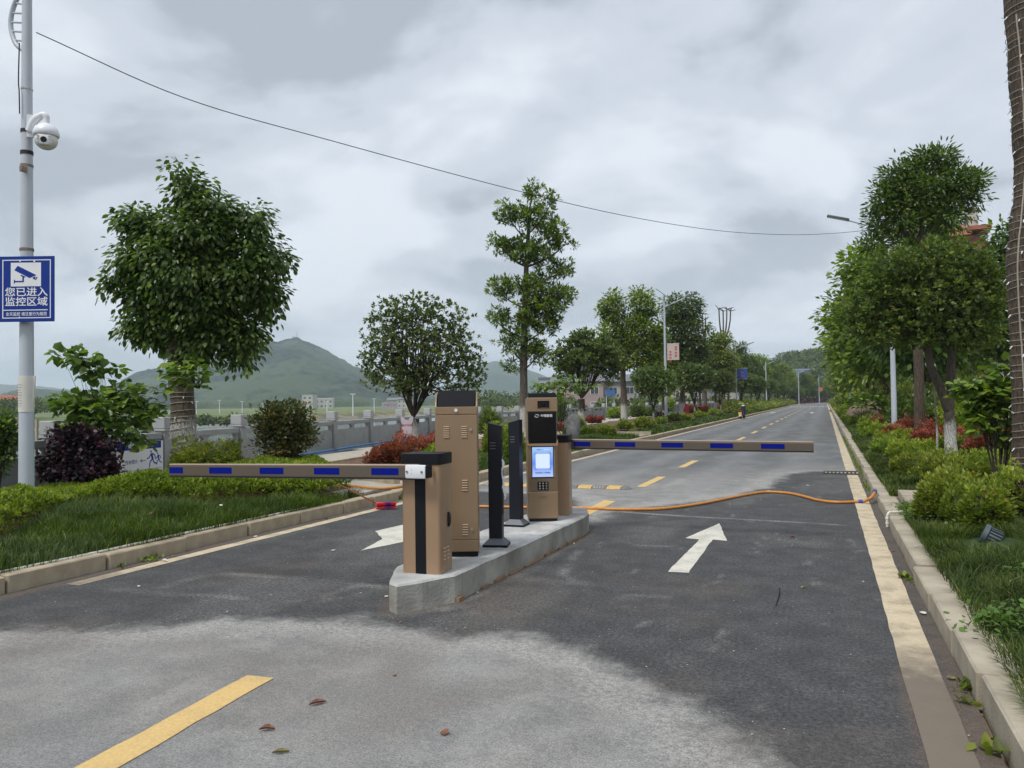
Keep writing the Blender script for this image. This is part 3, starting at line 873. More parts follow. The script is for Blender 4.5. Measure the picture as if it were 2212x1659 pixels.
def build_road():
    xs = np.unique(np.round(np.concatenate([np.linspace(ROAD_L, ROAD_R, 170)]), 4))
    ys = np.concatenate([np.arange(-6, 2, 0.4), np.arange(2, 14, 0.04), np.geomspace(14, 60, 160), np.linspace(61, 420, 150)])
    X, Y = np.meshgrid(xs, ys)
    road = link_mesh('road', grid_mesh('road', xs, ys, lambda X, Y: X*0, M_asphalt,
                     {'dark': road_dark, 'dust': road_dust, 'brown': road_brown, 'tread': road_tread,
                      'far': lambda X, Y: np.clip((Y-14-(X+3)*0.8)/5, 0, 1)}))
    co = np.empty(len(road.data.vertices)*3); road.data.vertices.foreach_get('co', co); co = co.reshape(-1, 3)
    co[:, 0] += np.where(co[:, 1] > BEND, (co[:, 1]-BEND)**2/560.0, 0)
    road.data.vertices.foreach_set('co', co.ravel()); road.data.update()
    props(road, kind='structure')
    Z = 0.004

    def wob(pts):  # ragged outline along a polygon edge
        out = []
        for a, b in zip(pts, pts[1:]+pts[:1]):
            n = max(1, int(math.hypot(b[0]-a[0], b[1]-a[1])/0.12))
            for k in range(n):
                t = k/n; out.append((a[0]+(b[0]-a[0])*t+rng.normal()*0.0035, a[1]+(b[1]-a[1])*t+rng.normal()*0.0035))
        return out

    def flat(name, pts, mat, z=Z, rag=True):
        pts = [tuple(p[:2]) for p in pts]
        if rag: pts = wob(pts)
        me = bpy.data.meshes.new(name); me.from_pydata([(x, y, z) for x, y in pts], [], [list(range(len(pts)))]); me.materials.append(mat)
        bm = bmesh.new(); bm.from_mesh(me); bmesh.ops.triangulate(bm, faces=bm.faces[:])
        for f in bm.faces:
            if f.normal.z < 0: f.normal_flip()
        bm.to_mesh(me); bm.free()
        return link_mesh(name, me, road)

    def strip(name, x0, x1, y0, y1, mat, step=4.0):
        n = max(1, int((y1-y0)/step)); v = []; f = []
        for i in range(n+1):
            y = y0+(y1-y0)*i/n; v += [(x0+bend(y)+rng.normal()*0.003, y, Z), (x1+bend(y)+rng.normal()*0.003, y, Z)]
            if i: a = 2*i-2; f.append((a, a+1, a+3, a+2))
        me = bpy.data.meshes.new(name); me.from_pydata(v, [], f); me.materials.append(mat)
        return link_mesh(name, me, road)
    strip('edge_line', 0.375, 0.575, 2.6, 17.15, M_edge, 0.25)
    strip('edge_line', 0.375, 0.575, 18.15, 400, M_edge, 1.0)
    strip('edge_line', -6.36, -6.2, 4.9, 44, M_edge, 0.3); strip('edge_line', -6.36, -6.2, 44, 400, M_edge, 2)
    M_mud = line_material('muddy_line', (0.15, 0.122, 0.10), 0.8, (0.105, 0.085, 0.068))
    flat('centre_dash', G2((150, 1665), (535, 1459), (589, 1466), (246, 1665)), M_yel)
    flat('centre_dash', G2((1258, 1106), (1304, 1081), (1331, 1083), (1258, 1120)), M_yel)
    ys_ = [(13.93, 15.9), (18.2, 20.35), (24.2, 27.0)]
    y = 30.8
    while y < 210:
        ys_.append((y, y+2.6)); y += 6.2
    for a, b in ys_: flat('centre_dash', [(-3.25, a), (-3.08, a), (-3.08, b), (-3.25, b)], M_yel, rag=a < 30)
    # arrows
    flat('lane_arrow', G2((1442, 1236), (1487, 1238), (1539, 1166), (1570, 1169), (1554, 1131), (1480, 1163), (1510, 1166)), M_arrow)
    flat('lane_arrow', G2((780, 1190), (826, 1165), (811, 1148), (870, 1134), (900, 1128), (940, 1140), (900, 1158), (872, 1171)), M_arrow)
    for px in (1662, 1815):
        c = P((2800+(895 if px == 1662 else 1465)*.2712)/1.8228, (1450+645*.2712)/1.8228)
        flat('lane_arrow', [(c[0]-.1, c[1]-4), (c[0]+.1, c[1]-4), (c[0]+.1, c[1]), (c[0]+.35, c[1]), (c[0], c[1]+3), (c[0]-.35, c[1]), (c[0]-.1, c[1])], M_arrow, rag=False)
    # faint line across the road beyond the barrier
    flat('cross_line', [(-6.1, 28.3), (0.2, 28.6), (0.2, 28.75), (-6.1, 28.45)], line_material('faded_line', (0.33, 0.33, 0.33), 0.9, (0.2, 0.2, 0.2)))
    for i in range(12):
        flat('crossing_bar', [(-6.1+i*0.55+0, 150), (-5.8+i*0.55, 150), (-5.8+i*0.55, 156), (-6.1+i*0.55, 156)], M_arrow, rag=False)
    return road


road = build_road()

# drain grate in the gap of the edge line
gt = thing('drain_grate', 'slotted concrete drain cover set in the gap of the right edge line', 'drain', (0.28, 17.65, 0))
S().box(-0.35, 0.35, -0.32, 0.32, 0.003, 0.012).obj('frame', M_rubber, gt)
for i in range(9):
    S().box(-0.32+i*0.075, -0.285+i*0.075, -0.28, -0.05, 0.012, 0.022).obj('bar', M_kerb2, gt)


# ------------------------------------------------------------------ kerbs
def kerb(name, xface, dirn, ys0, ys1, mat, w=0.2, skip=()):
    """dirn +1: stone lies to +x of its road face"""
    k = thing(name, None, None, (0, 0, 0)); k['kind'] = 'structure'
    metas = []
    for v in range(6):
        s = S().box(0.004, w, 0.010, 0.990, -0.06, 0.15, 0.012, 1)
        s.v = [(x+rng.normal()*0.0015, y, z+rng.normal()*0.001) for x, y, z in s.v]
        metas.append(s.mesh('kerb_stone', mat))
    y = ys0; i = 0
    while y < min(ys1, 150):
        Ln = 1.0 if rng.random() < 0.7 else 0.8
        if not any(a < y+0.5 < b for a, b in skip):
            o = link_mesh('kerb_stone', metas[i % 6], k)
            off = rng.normal()*(0.011 if dirn > 0 else 0.005)
            o.location = (xface+off if dirn > 0 else xface-w+off, y, rng.normal()*(0.008 if dirn > 0 else 0.004)); o.scale = (1, Ln, 1)
            o.rotation_euler = (rng.normal()*0.003, rng.normal()*0.01, rng.normal()*0.006)
        y += Ln; i += 1
    s = S()
    for i in range(int((400-y)/5)):
        y0 = y+i*5; b0 = bend(y0); b1 = bend(y0+5)
        xa, xb_ = (xface, xface+w) if dirn > 0 else (xface-w, xface)
        s.add([(xa+b0, y0, -.06), (xb_+b0, y0, -.06), (xb_+b1, y0+5, -.06), (xa+b1, y0+5, -.06), (xa+b0, y0, .15), (xb_+b0, y0, .15), (xb_+b1, y0+5, .15), (xa+b1, y0+5, .15)],
              [(3, 2, 1, 0), (4, 5, 6, 7), (0, 1, 5, 4), (1, 2, 6, 5), (2, 3, 7, 6), (3, 0, 4, 7)])
    s.obj('far_kerb_stones', mat, k, kind='stuff')
    return k


kerb('kerb', -6.55, -1, -3.9, 400, M_kerb)
kerb('kerb', 0.685, 1, -4.0, 400, M_kerb2, 0.24)


# ------------------------------------------------------------------ beds
def bed_surface(name, poly, zf, mat, step=0.25):
    poly = np.array(poly); x0, y0 = poly.min(0); x1, y1 = poly.max(0)
    xs = np.arange(x0, x1+step, step); ys = np.arange(y0, y1+step*2, step*2)
    X, Y = np.meshgrid(xs, ys); ins = sdist(X, Y, poly)
    Z = zf(X, Y, ins)
    V = np.stack([X, Y, Z], -1).reshape(-1, 3); nx = len(xs); ny = len(ys)
    i = (np.arange(ny-1)[:, None]*nx+np.arange(nx-1)[None]).reshape(-1)
    V[:, 0] = np.where(V[:, 0] < -3, np.minimum(V[:, 0], -6.73), np.maximum(V[:, 0], 0.92))
    keep = (ins.ravel()[i] > -step) | (ins.ravel()[i+nx+1] > -step)
    i = i[keep]
    Fq = np.stack([i, i+1, i+nx+1, i+nx], -1)
    o = link_mesh(name, fast_mesh(name, V, Fq, mat, True)); o['kind'] = 'structure'; return o


def bed_z(X, Y, ins=None):
    """surface height inside beds, from distance to the kerb"""
    dl = np.where(X < -3, -6.72-X, X-0.9-np.where(Y > BEND, (Y-BEND)**2/560.0, 0))
    top = np.where(X < -3, 0.15, 0.28)
    z = 0.125+top*np.clip(dl/2.2, 0, 1)+0.05*(fbm(X*1.2, Y*1.2, 3)-0.5)
    return z


BED1 = [(-6.7, -5), (-6.7, 9.5), (-6.85, 10.1), (-7.6, 11.0), (-8.6, 11.9), (-10.6, 12.3), (-11.0, 9), (-10.6, 4), (-10.4, -5)]
BED2 = [(-6.72, 12.4), (-7.1, 12.1), (-9.3, 13.2), (-10.6, 14.6), (-11.3, 20), (-12, 29.5), (-9, 30.3), (-6.72, 29.6)]
BED3 = [(-6.72, 32.4), (-9, 32.0), (-12.5, 33), (-13.5, 60), (-13, 120), (-13, 225), (-6.72, 225)]
BEDR = [(0.9, -5), (0.9, 225), (9, 225), (5.6, 62), (4.9, 30), (4.4, 15), (4.6, 5), (6, -5)]


def zin(X, Y, ins):
    return np.where(ins > 0, bed_z(X, Y), 0.10)


for nm, b in (('planting_bed', BED1), ('planting_bed', BED2), ('planting_bed', BED3), ('planting_bed', BEDR)):
    bed_surface(nm, b, lambda X, Y, i: np.where(i > -0.02, bed_z(X, Y)-0.02, 0.05), M_soil, 0.25 if b is not BED3 and b is not BEDR else 0.4)


# bend continuation beds
def far_bed():
    s = S()
    for side in (-1, 1):
        for i in range(37):
            y0 = 225+i*5; b0, b1 = bend(y0), bend(y0+5)
            xa, xc = (-6.72, -14) if side < 0 else (0.9, 9)
            s.add([(xa+b0, y0, .14), (xc+b0, y0, .4), (xc+b1, y0+5, .4), (xa+b1, y0+5, .14)], [(0, 1, 2, 3)])
    s.obj('planting_bed', MATS['red_soil'], kind='structure')


far_bed()


# ------------------------------------------------------------------ riverside path with slabs
def build_path():
    base = S().add([(xb(-6)+.1, -6, 0.06), (-6.74, -6, 0.06), (-6.74, 400, 0.06), (xb(400)+.1, 400, .06)], [(0, 1, 2, 3)])
    v = []; f = []
    ys = np.concatenate([np.arange(-6, 70, 2.0), np.arange(70, 401, 30)])
    for i, y in enumerate(ys):
        v += [(xb(y)-0.3, y, 0.10), (-6.74, y, 0.10)]
        if i: a = 2*i-2; f.append((a, a+1, a+3, a+2))
    p = S().add(v, f).obj('path', M_mortar, kind='structure')
    metas = [S().box(0.006, 0.594, 0.006, 0.594, 0.0, 0.045, 0.004, 1).mesh('paving_slab', M_slab) for _ in range(4)]
    cnt = 0
    b1, b2 = np.array(BED1), np.array(BED2)
    cand = []
    for yy in np.arange(3.0, 34, 0.6):
        for xx in np.arange(-16, -6.8, 0.6):
            X = np.array([[xx+.3]]); Y = np.array([[yy+.3]])
            if xx < xb(yy)+0.25 or xx+0.6 > -6.72: continue
            if sdist(X, Y, b1)[0, 0] > 0.1 or sdist(X, Y, b2)[0, 0] > 0.1: continue
            cand.append((math.hypot(xx, yy), xx, yy))
    cand.sort()
    rest = S()
    for q, (d, xx, yy) in enumerate(cand):
        if q < 290:
            o = link_mesh('paving_slab', metas[q % 4], p); o.location = (xx, yy, 0.101+rng.normal()*0.002)
        else: rest.box(xx+.006, xx+.594, yy+.006, yy+.594, 0.101, 0.146)
    for yy in np.arange(34, 80, 0.9):
        for xx in np.arange(-18, -12.6, 0.9):
            if xx > xb(yy)+0.25: rest.box(xx+.008, xx+.892, yy+.008, yy+.892, 0.101, 0.146)
    rest.obj('far_paving_slabs', M_slab, p, kind='stuff')
    # stone edging where the path cuts between the beds
    for a, b in (((-7.15, 12.0), (-9.35, 13.1)), ((-9.35, 13.1), (-10.7, 14.6)), ((-10.7, 14.6), (-11.4, 20)), ((-11.4, 20), (-12.1, 29.5)), ((-6.85, 32.3), (-9, 31.9)), ((-9, 31.9), (-12.5, 32.9))):
        a = np.array(a); b = np.array(b); n = max(1, int(np.hypot(*(b-a))/1.0)); ang = math.atan2(b[1]-a[1], b[0]-a[0]); Ls = np.hypot(*(b-a))/n
        for i in range(n):
            c = a+(b-a)*i/n
            o = S().box(0.006, Ls-.006, -0.07, 0.07, 0.05, 0.27, 0.01, 1).obj('edging_stone', M_kerb, p); o.location = (c[0], c[1], 0); o.rotation_euler = (0, 0, ang)
    # right-hand stepping slabs across the verge
    return p


path = build_path()
pr = thing('stone_path', None, None, (0, 0, 0)); pr['kind'] = 'structure'
for i, (x0, x1, y0, y1) in enumerate([(0.935, 1.5, 11.0, 11.75), (1.51, 2.1, 11.0, 11.75), (0.935, 1.5, 11.77, 12.4), (1.51, 2.3, 11.77, 12.5), (2.11, 2.8, 11.0, 11.75)]):
    S().box(x0+.005, x1-.005, y0+.005, y1-.005, 0.1, 0.235+0.004*i, 0.006, 1).obj('paving_slab', M_kerb2, pr)

# plaza at the right
pz = S().add([(4.2, 8, 0.12), (60, 8, 0.12), (60, 61, 0.5), (9, 61, 0.5)], [(0, 1, 2, 3)]).obj('plaza', M_plaza, kind='structure')
S().add([(9, 61, 0.5), (120, 61, 0.5), (120, 300, 0.6), (9, 300, 0.6)], [(0, 1, 2, 3)]).obj('yard', L_far if False else MATS['plaza_concrete'], kind='structure')


# ------------------------------------------------------------------ grass
def grass(name, poly, dens, hmin, hmax, width, label=None, inner=0.0, xr=None, mask=None, lean=0.5, tufty=1.0):
    poly = np.array(poly); x0, y0 = poly.min(0); x1, y1 = poly.max(0)
    n = int((x1-x0)*(y1-y0)*dens)
    x = rng.uniform(x0, x1, n); y = rng.uniform(y0, y1, n)
    k = sdist(x, y, poly) > inner
    if mask is not None: k &= mask(x, y)
    x = x[k]; y = y[k]; n = len(x)
    nt_ = max(1, n//32); tx = rng.uniform(x0, x1, nt_*2)[:nt_]; ti = rng.integers(0, nt_, n)
    seed_i = rng.integers(0, n, nt_); tx = x[seed_i]; ty = y[seed_i]          # tuft centres
    sp = 0.085*(1+width*20)
    nx_ = tx[ti]+rng.normal(size=n)*sp*0.6; ny_ = ty[ti]+rng.normal(size=n)*sp*0.6
    lone = (rng.random(n) < 0.35) | (sdist(nx_, ny_, poly) < inner) 
    if mask is not None: lone |= ~mask(nx_, ny_)
    nx_ = np.where(lone, x, nx_); ny_ = np.where(lone, y, ny_); ox = np.where(lone, 0, nx_-tx[ti]); oy = np.where(lone, 0, ny_-ty[ti]); x, y = nx_, ny_
    ttone = rng.random(nt_)[ti]; th_ = (0.55+0.9*rng.random(nt_))[ti]
    clump = fbm(x*1.6+4, y*1.6+1, 3)
    z = bed_z(x, y)-0.02
    h = (hmin+(hmax-hmin)*clump*rng.uniform(0.6, 1.3, n))*th_
    an = np.where(lone, 6.28*fbm(x*0.8+11, y*0.8+31, 2)*1.6, np.arctan2(oy, ox))+rng.normal(size=n)*0.6
    ln = lean*(0.4+rng.random(n))*(0.6+clump)
    dx = np.cos(an)*ln; dy = np.sin(an)*ln
    wa = an+math.pi/2+rng.normal(size=n)*0.5
    wx = np.cos(wa)*width/2; wy = np.sin(wa)*width/2
    p0 = np.stack([x, y, z], -1)
    w = np.stack([wx, wy, wx*0], -1)
    m1 = p0+np.stack([dx*h*0.35, dy*h*0.35, h*0.6], -1)
    t = p0+np.stack([dx*h*1.0, dy*h*1.0, h*(1.0-0.35*ln)], -1)
    V = np.stack([p0-w, p0+w, m1+w*0.8, m1-w*0.8, t+w*0.15, t-w*0.15], 1).reshape(-1, 3)
    b = np.arange(n)*6
    Fq = np.stack([np.stack([b, b+1, b+2, b+3], -1), np.stack([b+3, b+2, b+4, b+5], -1)], 1).reshape(-1, 4)
    v = np.clip(-0.25+0.75*fbm(x*2.6+50, y*2.6, 3)+0.42*ttone+0.35*rng.random(n), 0, 0.95); v[rng.random(n) < 0.015] = 1.0
    me = fast_mesh(name, V, Fq, L_grass, attrs={'v': ('FACE', np.repeat(v, 2))})
    return props(link_mesh(name, me), kind='stuff', label=label, cat='grass')


M_turf = paint('turf_base', (0.02, 0.05, 0.008), 0.95, 0, 0.4, 8, 0.8, 60)


def turf(name, poly, step=0.12):
    """dark green thatch under the blades"""
    poly = np.array(poly); x0, y0 = poly.min(0); x1, y1 = poly.max(0)
    xs = np.arange(x0, x1+step, step); ys = np.arange(y0, y1+step, max(step, (y1-y0)/400))
    X, Y = np.meshgrid(xs, ys); ins = sdist(X, Y, poly)
    Z = bed_z(X, Y)+0.02+0.03*fbm(X*5, Y*5, 2)-np.where(ins < 0.05, 0.06, 0)
    V = np.stack([X, Y, Z], -1).reshape(-1, 3); nx = len(xs); ny = len(ys)
    i = (np.arange(ny-1)[:, None]*nx+np.arange(nx-1)[None]).reshape(-1)
    keep = ins.ravel()[i] > 0
    i = i[keep]
    o = link_mesh(name, fast_mesh(name, V, np.stack([i, i+1, i+nx+1, i+nx], -1), M_turf, True)); o['kind'] = 'structure'


FLX, FLY = PD(2138, 1160, 7.25)[:2]
HEDGE_FRONT = [tuple(P(x, y, 0.26)[:2]) for x, y in [(790, 1056), (700, 1066), (549, 1079), (455, 1090), (364, 1092), (255, 1100), (164, 1108), (109, 1120), (55, 1148), (0, 1168), (-120, 1230)]]
LAWN1 = [(-6.66, 1.0), (-6.66, 9.6), (-6.8, 10.0), (-7.05, 10.3)]+HEDGE_FRONT+[(HEDGE_FRONT[-1][0], 1.0)]
LAWN2 = [(-6.72, 12.4), (-8.0, 12.8), (-8.4, 15), (-8.3, 29.5), (-6.72, 29.6)]
LAWN3 = [(-6.72, 32.4), (-7.9, 32.2), (-8.2, 60), (-8.0, 160), (-6.72, 160)]
LAWNR1 = [(0.84, 2.0), (0.84, 10.9), (1.35, 10.9), (1.75, 9.6), (2.2, 8.6), (4.6, 8.2), (4.6, 2.0)]
LAWNR2 = [(0.84, 12.4), (0.84, 30), (2.3, 30), (2.1, 20), (1.9, 12.6)]
LAWNR4 = [(2.15, 10.2), (1.95, 12.6), (2.15, 20), (2.3, 30), (4.7, 30), (4.3, 15), (4.4, 10.2)]
LAWNR3 = [(0.9, 30), (0.9, 160), (2.0, 160), (2.0, 30)]
for nm, pl, stp in (('turf', LAWN1, .12), ('turf', LAWN2, .15), ('turf', LAWN3, .3), ('turf', LAWNR1, .12), ('turf', LAWNR2, .15), ('turf', LAWNR3, .25), ('turf', LAWNR4, .25)): turf(nm, pl, stp)
grass('lawn_grass', LAWN1, 6200, 0.08, 0.27, 0.007, 'long dark green grass on the left bed behind the kerb')
grass('lawn_grass', LAWN2, 1700, 0.08, 0.22, 0.014, 'grass strip on the left bed behind the barrier cabinets')
grass('lawn_grass', LAWN3, 220, 0.10, 0.24, 0.035, 'narrow grass strip along the far left kerb')
grass('lawn_grass', LAWNR1, 7500, 0.06, 0.22, 0.006, 'long green grass around the grey floodlight', lean=0.6, mask=lambda X, Y: np.hypot((X-FLX+0.02)/0.24, (Y-FLY+0.22)/0.42) > 1)
grass('lawn_grass', LAWNR2, 2600, 0.07, 0.2, 0.012, 'grass slope between the right kerb and the azalea mounds')
grass('lawn_grass', LAWNR4, 900, 0.06, 0.18, 0.012, 'rough grass behind the red bushes on the right bed')
grass('lawn_grass', LAWNR3, 420, 0.10, 0.22, 0.03, 'narrow grass strip along the far right kerb')


# ------------------------------------------------------------------ traffic island
def build_island():
    t = thing('traffic_island', 'low grey concrete island carrying the barrier cabinets between the lanes', 'traffic island', (0, 0, 0))
    pts = [(-3.02, 5.04), (-2.90, 5.22), (-2.76, 5.5), (-2.72, 6.6), (-2.67, 8.68), (-2.70, 9.05), (-2.84, 9.42), (-3.0, 9.5), (-3.2, 9.45), (-3.36, 9.2), (-3.42, 8.6), (-3.44, 6.2), (-3.36, 5.6), (-3.22, 5.3), (-3.12, 5.1)]
    # finer outline, a little irregular
    out = []
    for i in range(len(pts)):
        a = np.array(pts[i]); b = np.array(pts[(i+1) % len(pts)]); n = max(1, int(np.hypot(*(b-a))/0.1))
        for k in range(n):
            q = a+(b-a)*k/n; out.append((q[0]+rng.normal()*0.0035, q[1]+rng.normal()*0.0035))
    n = len(out); c = np.array(out).mean(0)
    ins = [(c[0]+(x-c[0])*0.955, c[1]+(y-c[1])*0.994) for x, y in out]
    v = [(x, y, -0.02) for x, y in out]+[(x+rng.normal()*0.002, y, 0.205) for x, y in out]
    f = [[i, (i+1) % n, n+(i+1) % n, n+i] for i in range(n)]
    S().add(v, f).obj('side', M_concside, t)
    v = [(x, y, 0.205) for x, y in out]+[(x, y, 0.22+rng.normal()*0.0015) for x, y in ins]+[(c[0], c[1], 0.222)]
    f = [[i, (i+1) % n, n+(i+1) % n, n+i] for i in range(n)]+[[n+i, n+(i+1) % n, 2*n] for i in range(n)]
    S().add(v, f).obj('top', M_concrete, t)
    # expansion joint lines scored in the right side
    for y in (5.62, 7.05):
        S().box(-2.757+(y-5.5)*0.025, -2.7495+(y-5.5)*0.025, y-0.002, y+0.002, 0.0, 0.2).obj('joint', M_concside, t)
    # formwork battens left along the foot
    yy = 5.95
    S().box(-2.748, -2.722, 5.5, 5.6, 0.0, 0.035).obj('formwork_batten', M_wood, t)
    while yy < 8.5:
        Lb = rng.uniform(0.12, 0.5); xx = np.interp(yy+Lb/2, [5.5, 6.6, 8.68], [-2.757, -2.716, -2.668])
        o = S().box(-0.002, 0.014+0.01*rng.random(), 0, Lb, 0.0, 0.012+0.02*rng.random()).obj('formwork_batten', M_wood, t)
        o.location = (xx, yy, 0); o.rotation_euler = (0, 0, -0.024+rng.normal()*0.01); yy += Lb+rng.uniform(0.0, 0.12)



build_island()


# ------------------------------------------------------------------ text
def text_obj(name, body, size, mat, parent, loc, rot=(math.pi/2, 0, 0), bold=0.0, align='CENTER', sx=1.0):
    c = bpy.data.curves.new(name, 'FONT'); c.body = body; c.size = size; c.align_x = align; c.align_y = 'CENTER'
    c.offset = bold; c.resolution_u = 3; c.extrude = 0.0006
    o = bpy.data.objects.new(name, c); COL.objects.link(o)
    bpy.context.view_layer.update()
    me = bpy.data.meshes.new_from_object(o.evaluated_get(bpy.context.evaluated_depsgraph_get()))
    COL.objects.unlink(o); bpy.data.objects.remove(o); bpy.data.curves.remove(c)
    me.name = name; me.materials.clear(); me.materials.append(mat)
    q = link_mesh(name, me, parent); q.location = loc; q.rotation_euler = rot; q.scale = (sx, 1, 1)
    return q


# ------------------------------------------------------------------ barrier gates
Z0 = 0.22


M_louvre = paint('louvre_toplit', (0.50, 0.36, 0.24), 0.35, 0.1, 0.03, 3)  # paler than the cabinets: top-lit highlight put into the louvre colour


def louvres(par, xs, z0, n, dz, y, w=0.055, mat=None, axis='y'):
    for x in xs:
        for i in range(n):
            z = z0+i*dz
            if axis == 'y':
                s = S().box(x-w/2, x+w/2, y-0.008, y+0.004, z, z+0.011, 0.004, 1)
            else:
                s = S().box(y-0.004, y+0.008, x-w/2, x+w/2, z, z+0.011, 0.004, 1)
            s.obj('louvre', mat or M_louvre, par)


def barrier(label, label_boom, loc, rz, near):
    t = thing('barrier_gate', label, 'barrier', loc, rz, 'barrier gates on the island')
    w, d, h = 0.335, 0.27, 0.87
    body = S().vbox(0, w, 0, d, 0, h, 0.03).obj('cabinet', M_gold, t, True)
    S().vbox(-0.006, w+0.006, -0.006, d+0.006, h+0.001, h+0.088, 0.03).obj('cap', M_black, t, True)
    if near:
        S().box(w*0.36, w*0.63, -0.004, 0.004, 0.0, h-0.09).obj('black_strip', M_black, t)
        hd = S().box(w-0.002, w+0.004, 0.155, 0.19, 0.355, 0.475, 0.003, 1).obj('handle', M_black, body)
        S().sphere((w+0.010, 0.172, 0.415), 0.014, 0.017, 0.058, 12, 8).obj('lock', M_rubber, body, True)
        for x, z in ((0.245, .78), (0.285, .78), (0.245, .73), (0.285, .73)):
            S().cyl((x, -0.003, z), (x, 0.002, z), 0.004, n=8).obj('rivet', M_gold2, body)
    else:
        S().cyl((w-0.001, 0.14, h-0.03), (w+0.006, 0.14, h-0.03), 0.009, n=10).obj('lock', M_steel, body)
    louvres(body, (0.085, 0.155), 0.10 if near else 0.10, 4, 0.03, w, 0.042, axis='x')
    return t


g1 = barrier('near champagne barrier cabinet with black strip, its brown boom reaching left over the lane', '', (-3.19, 5.42, Z0), rad(5), True)


def boom_X(px, Y): return PY(px, 1000, Y)[0]


def build_boom(t, Ypl, x_in, x_out, stripes, z_in, z_out, yloc):
    """boom in the local frame of its cabinet's parent, so it follows the cabinet"""
    inv = Matrix.Translation(t.location) @ Matrix.Rotation(t.rotation_euler[2], 4, 'Z'); inv = inv.inverted()
    ang = math.atan2(z_out-z_in, x_out-x_in)
    L_ = abs(x_out-x_in)
    sgn = 1 if x_out > x_in else -1
    hh = 0.052; th = 0.024
    M = inv @ Matrix.Translation((x_in, Ypl, z_in)) @ Matrix.Rotation(-math.atan2(z_out-z_in, abs(x_out-x_in))*sgn, 4, 'Y')
    b = S().box(0 if sgn > 0 else -L_, L_ if sgn > 0 else 0, -th, th, -hh, hh-0.012, 0.005, 2).xf(M).obj('boom', M_boom, t)
    S().box(0 if sgn > 0 else -L_, L_ if sgn > 0 else 0, -th, th, hh-0.011, hh+0.004, 0.004, 1).xf(M).obj('top_rail', M_boomtop, b)
    S().box(0 if sgn > 0 else -L_, L_ if sgn > 0 else 0, -th*0.9, th*0.9, -hh-0.012, -hh-0.001).xf(M).obj('rubber_edge', M_rubber, b)
    for a, c in stripes:
        x0, x1 = sorted((boom_X(a, Ypl)-x_in, boom_X(c, Ypl)-x_in))
        if sgn > 0: x1 = min(x1, L_-0.002); x0 = max(x0, 0.002)
        else: x0 = max(x0, -L_+0.002)
        S().box(x0, x1, -th-0.0025, -th-0.0005, -0.028, 0.026).xf(M).obj('blue_reflector', M_blue, b)
    return M


build_boom(g1, 5.36, boom_X(905, 5.36), boom_X(370, 5.36), [(369.6, 399.4), (456.5, 504.5), (565, 616), (682, 736.5), (805.5, 864)], 1.045, 1.005, 0)
inv = (Matrix.Translation(g1.location) @ Matrix.Rotation(g1.rotation_euler[2], 4, 'Z')).inverted()
cx0, cx1 = boom_X(876, 5.33), boom_X(920, 5.33)
cl = S().box(cx0, cx1, 5.315, 5.352, 0.99, 1.098, 0.012, 2).xf(inv).obj('boom_clamp', M_white, g1, True)
S().box(cx1-0.012, cx1+0.012, 5.322, 5.418, 0.992, 1.096, 0.012, 2).xf(inv).obj('clamp_core', M_black, g1)
for fx in (0.12, 0.84):
    S().cyl((cx0+(cx1-cx0)*fx, 5.306, 1.045), (cx0+(cx1-cx0)*fx, 5.318, 1.045), 0.009, n=6).xf(inv).obj('bolt', M_bolt, cl)
for fz in (-0.015, 0.015):
    S().cyl((cx0+(cx1-cx0)*0.33, 5.312, 1.045+fz), (cx0+(cx1-cx0)*0.33, 5.318, 1.045+fz), 0.003, n=6).xf(inv).obj('bolt', M_bolt, cl)

g2 = barrier('far champagne barrier cabinet behind the payment kiosk, its boom reaching right over the lane', '', (-3.20, 8.72, Z0), rad(7), False)
Yb = 9.08
build_boom(g2, Yb, boom_X(1233, Yb), boom_X(1758.5, Yb), [(1240.8, 1277), (1330, 1373.7), (1430, 1477), (1535.6, 1584.8), (1645, 1696)], 1.062, 1.048, 0)


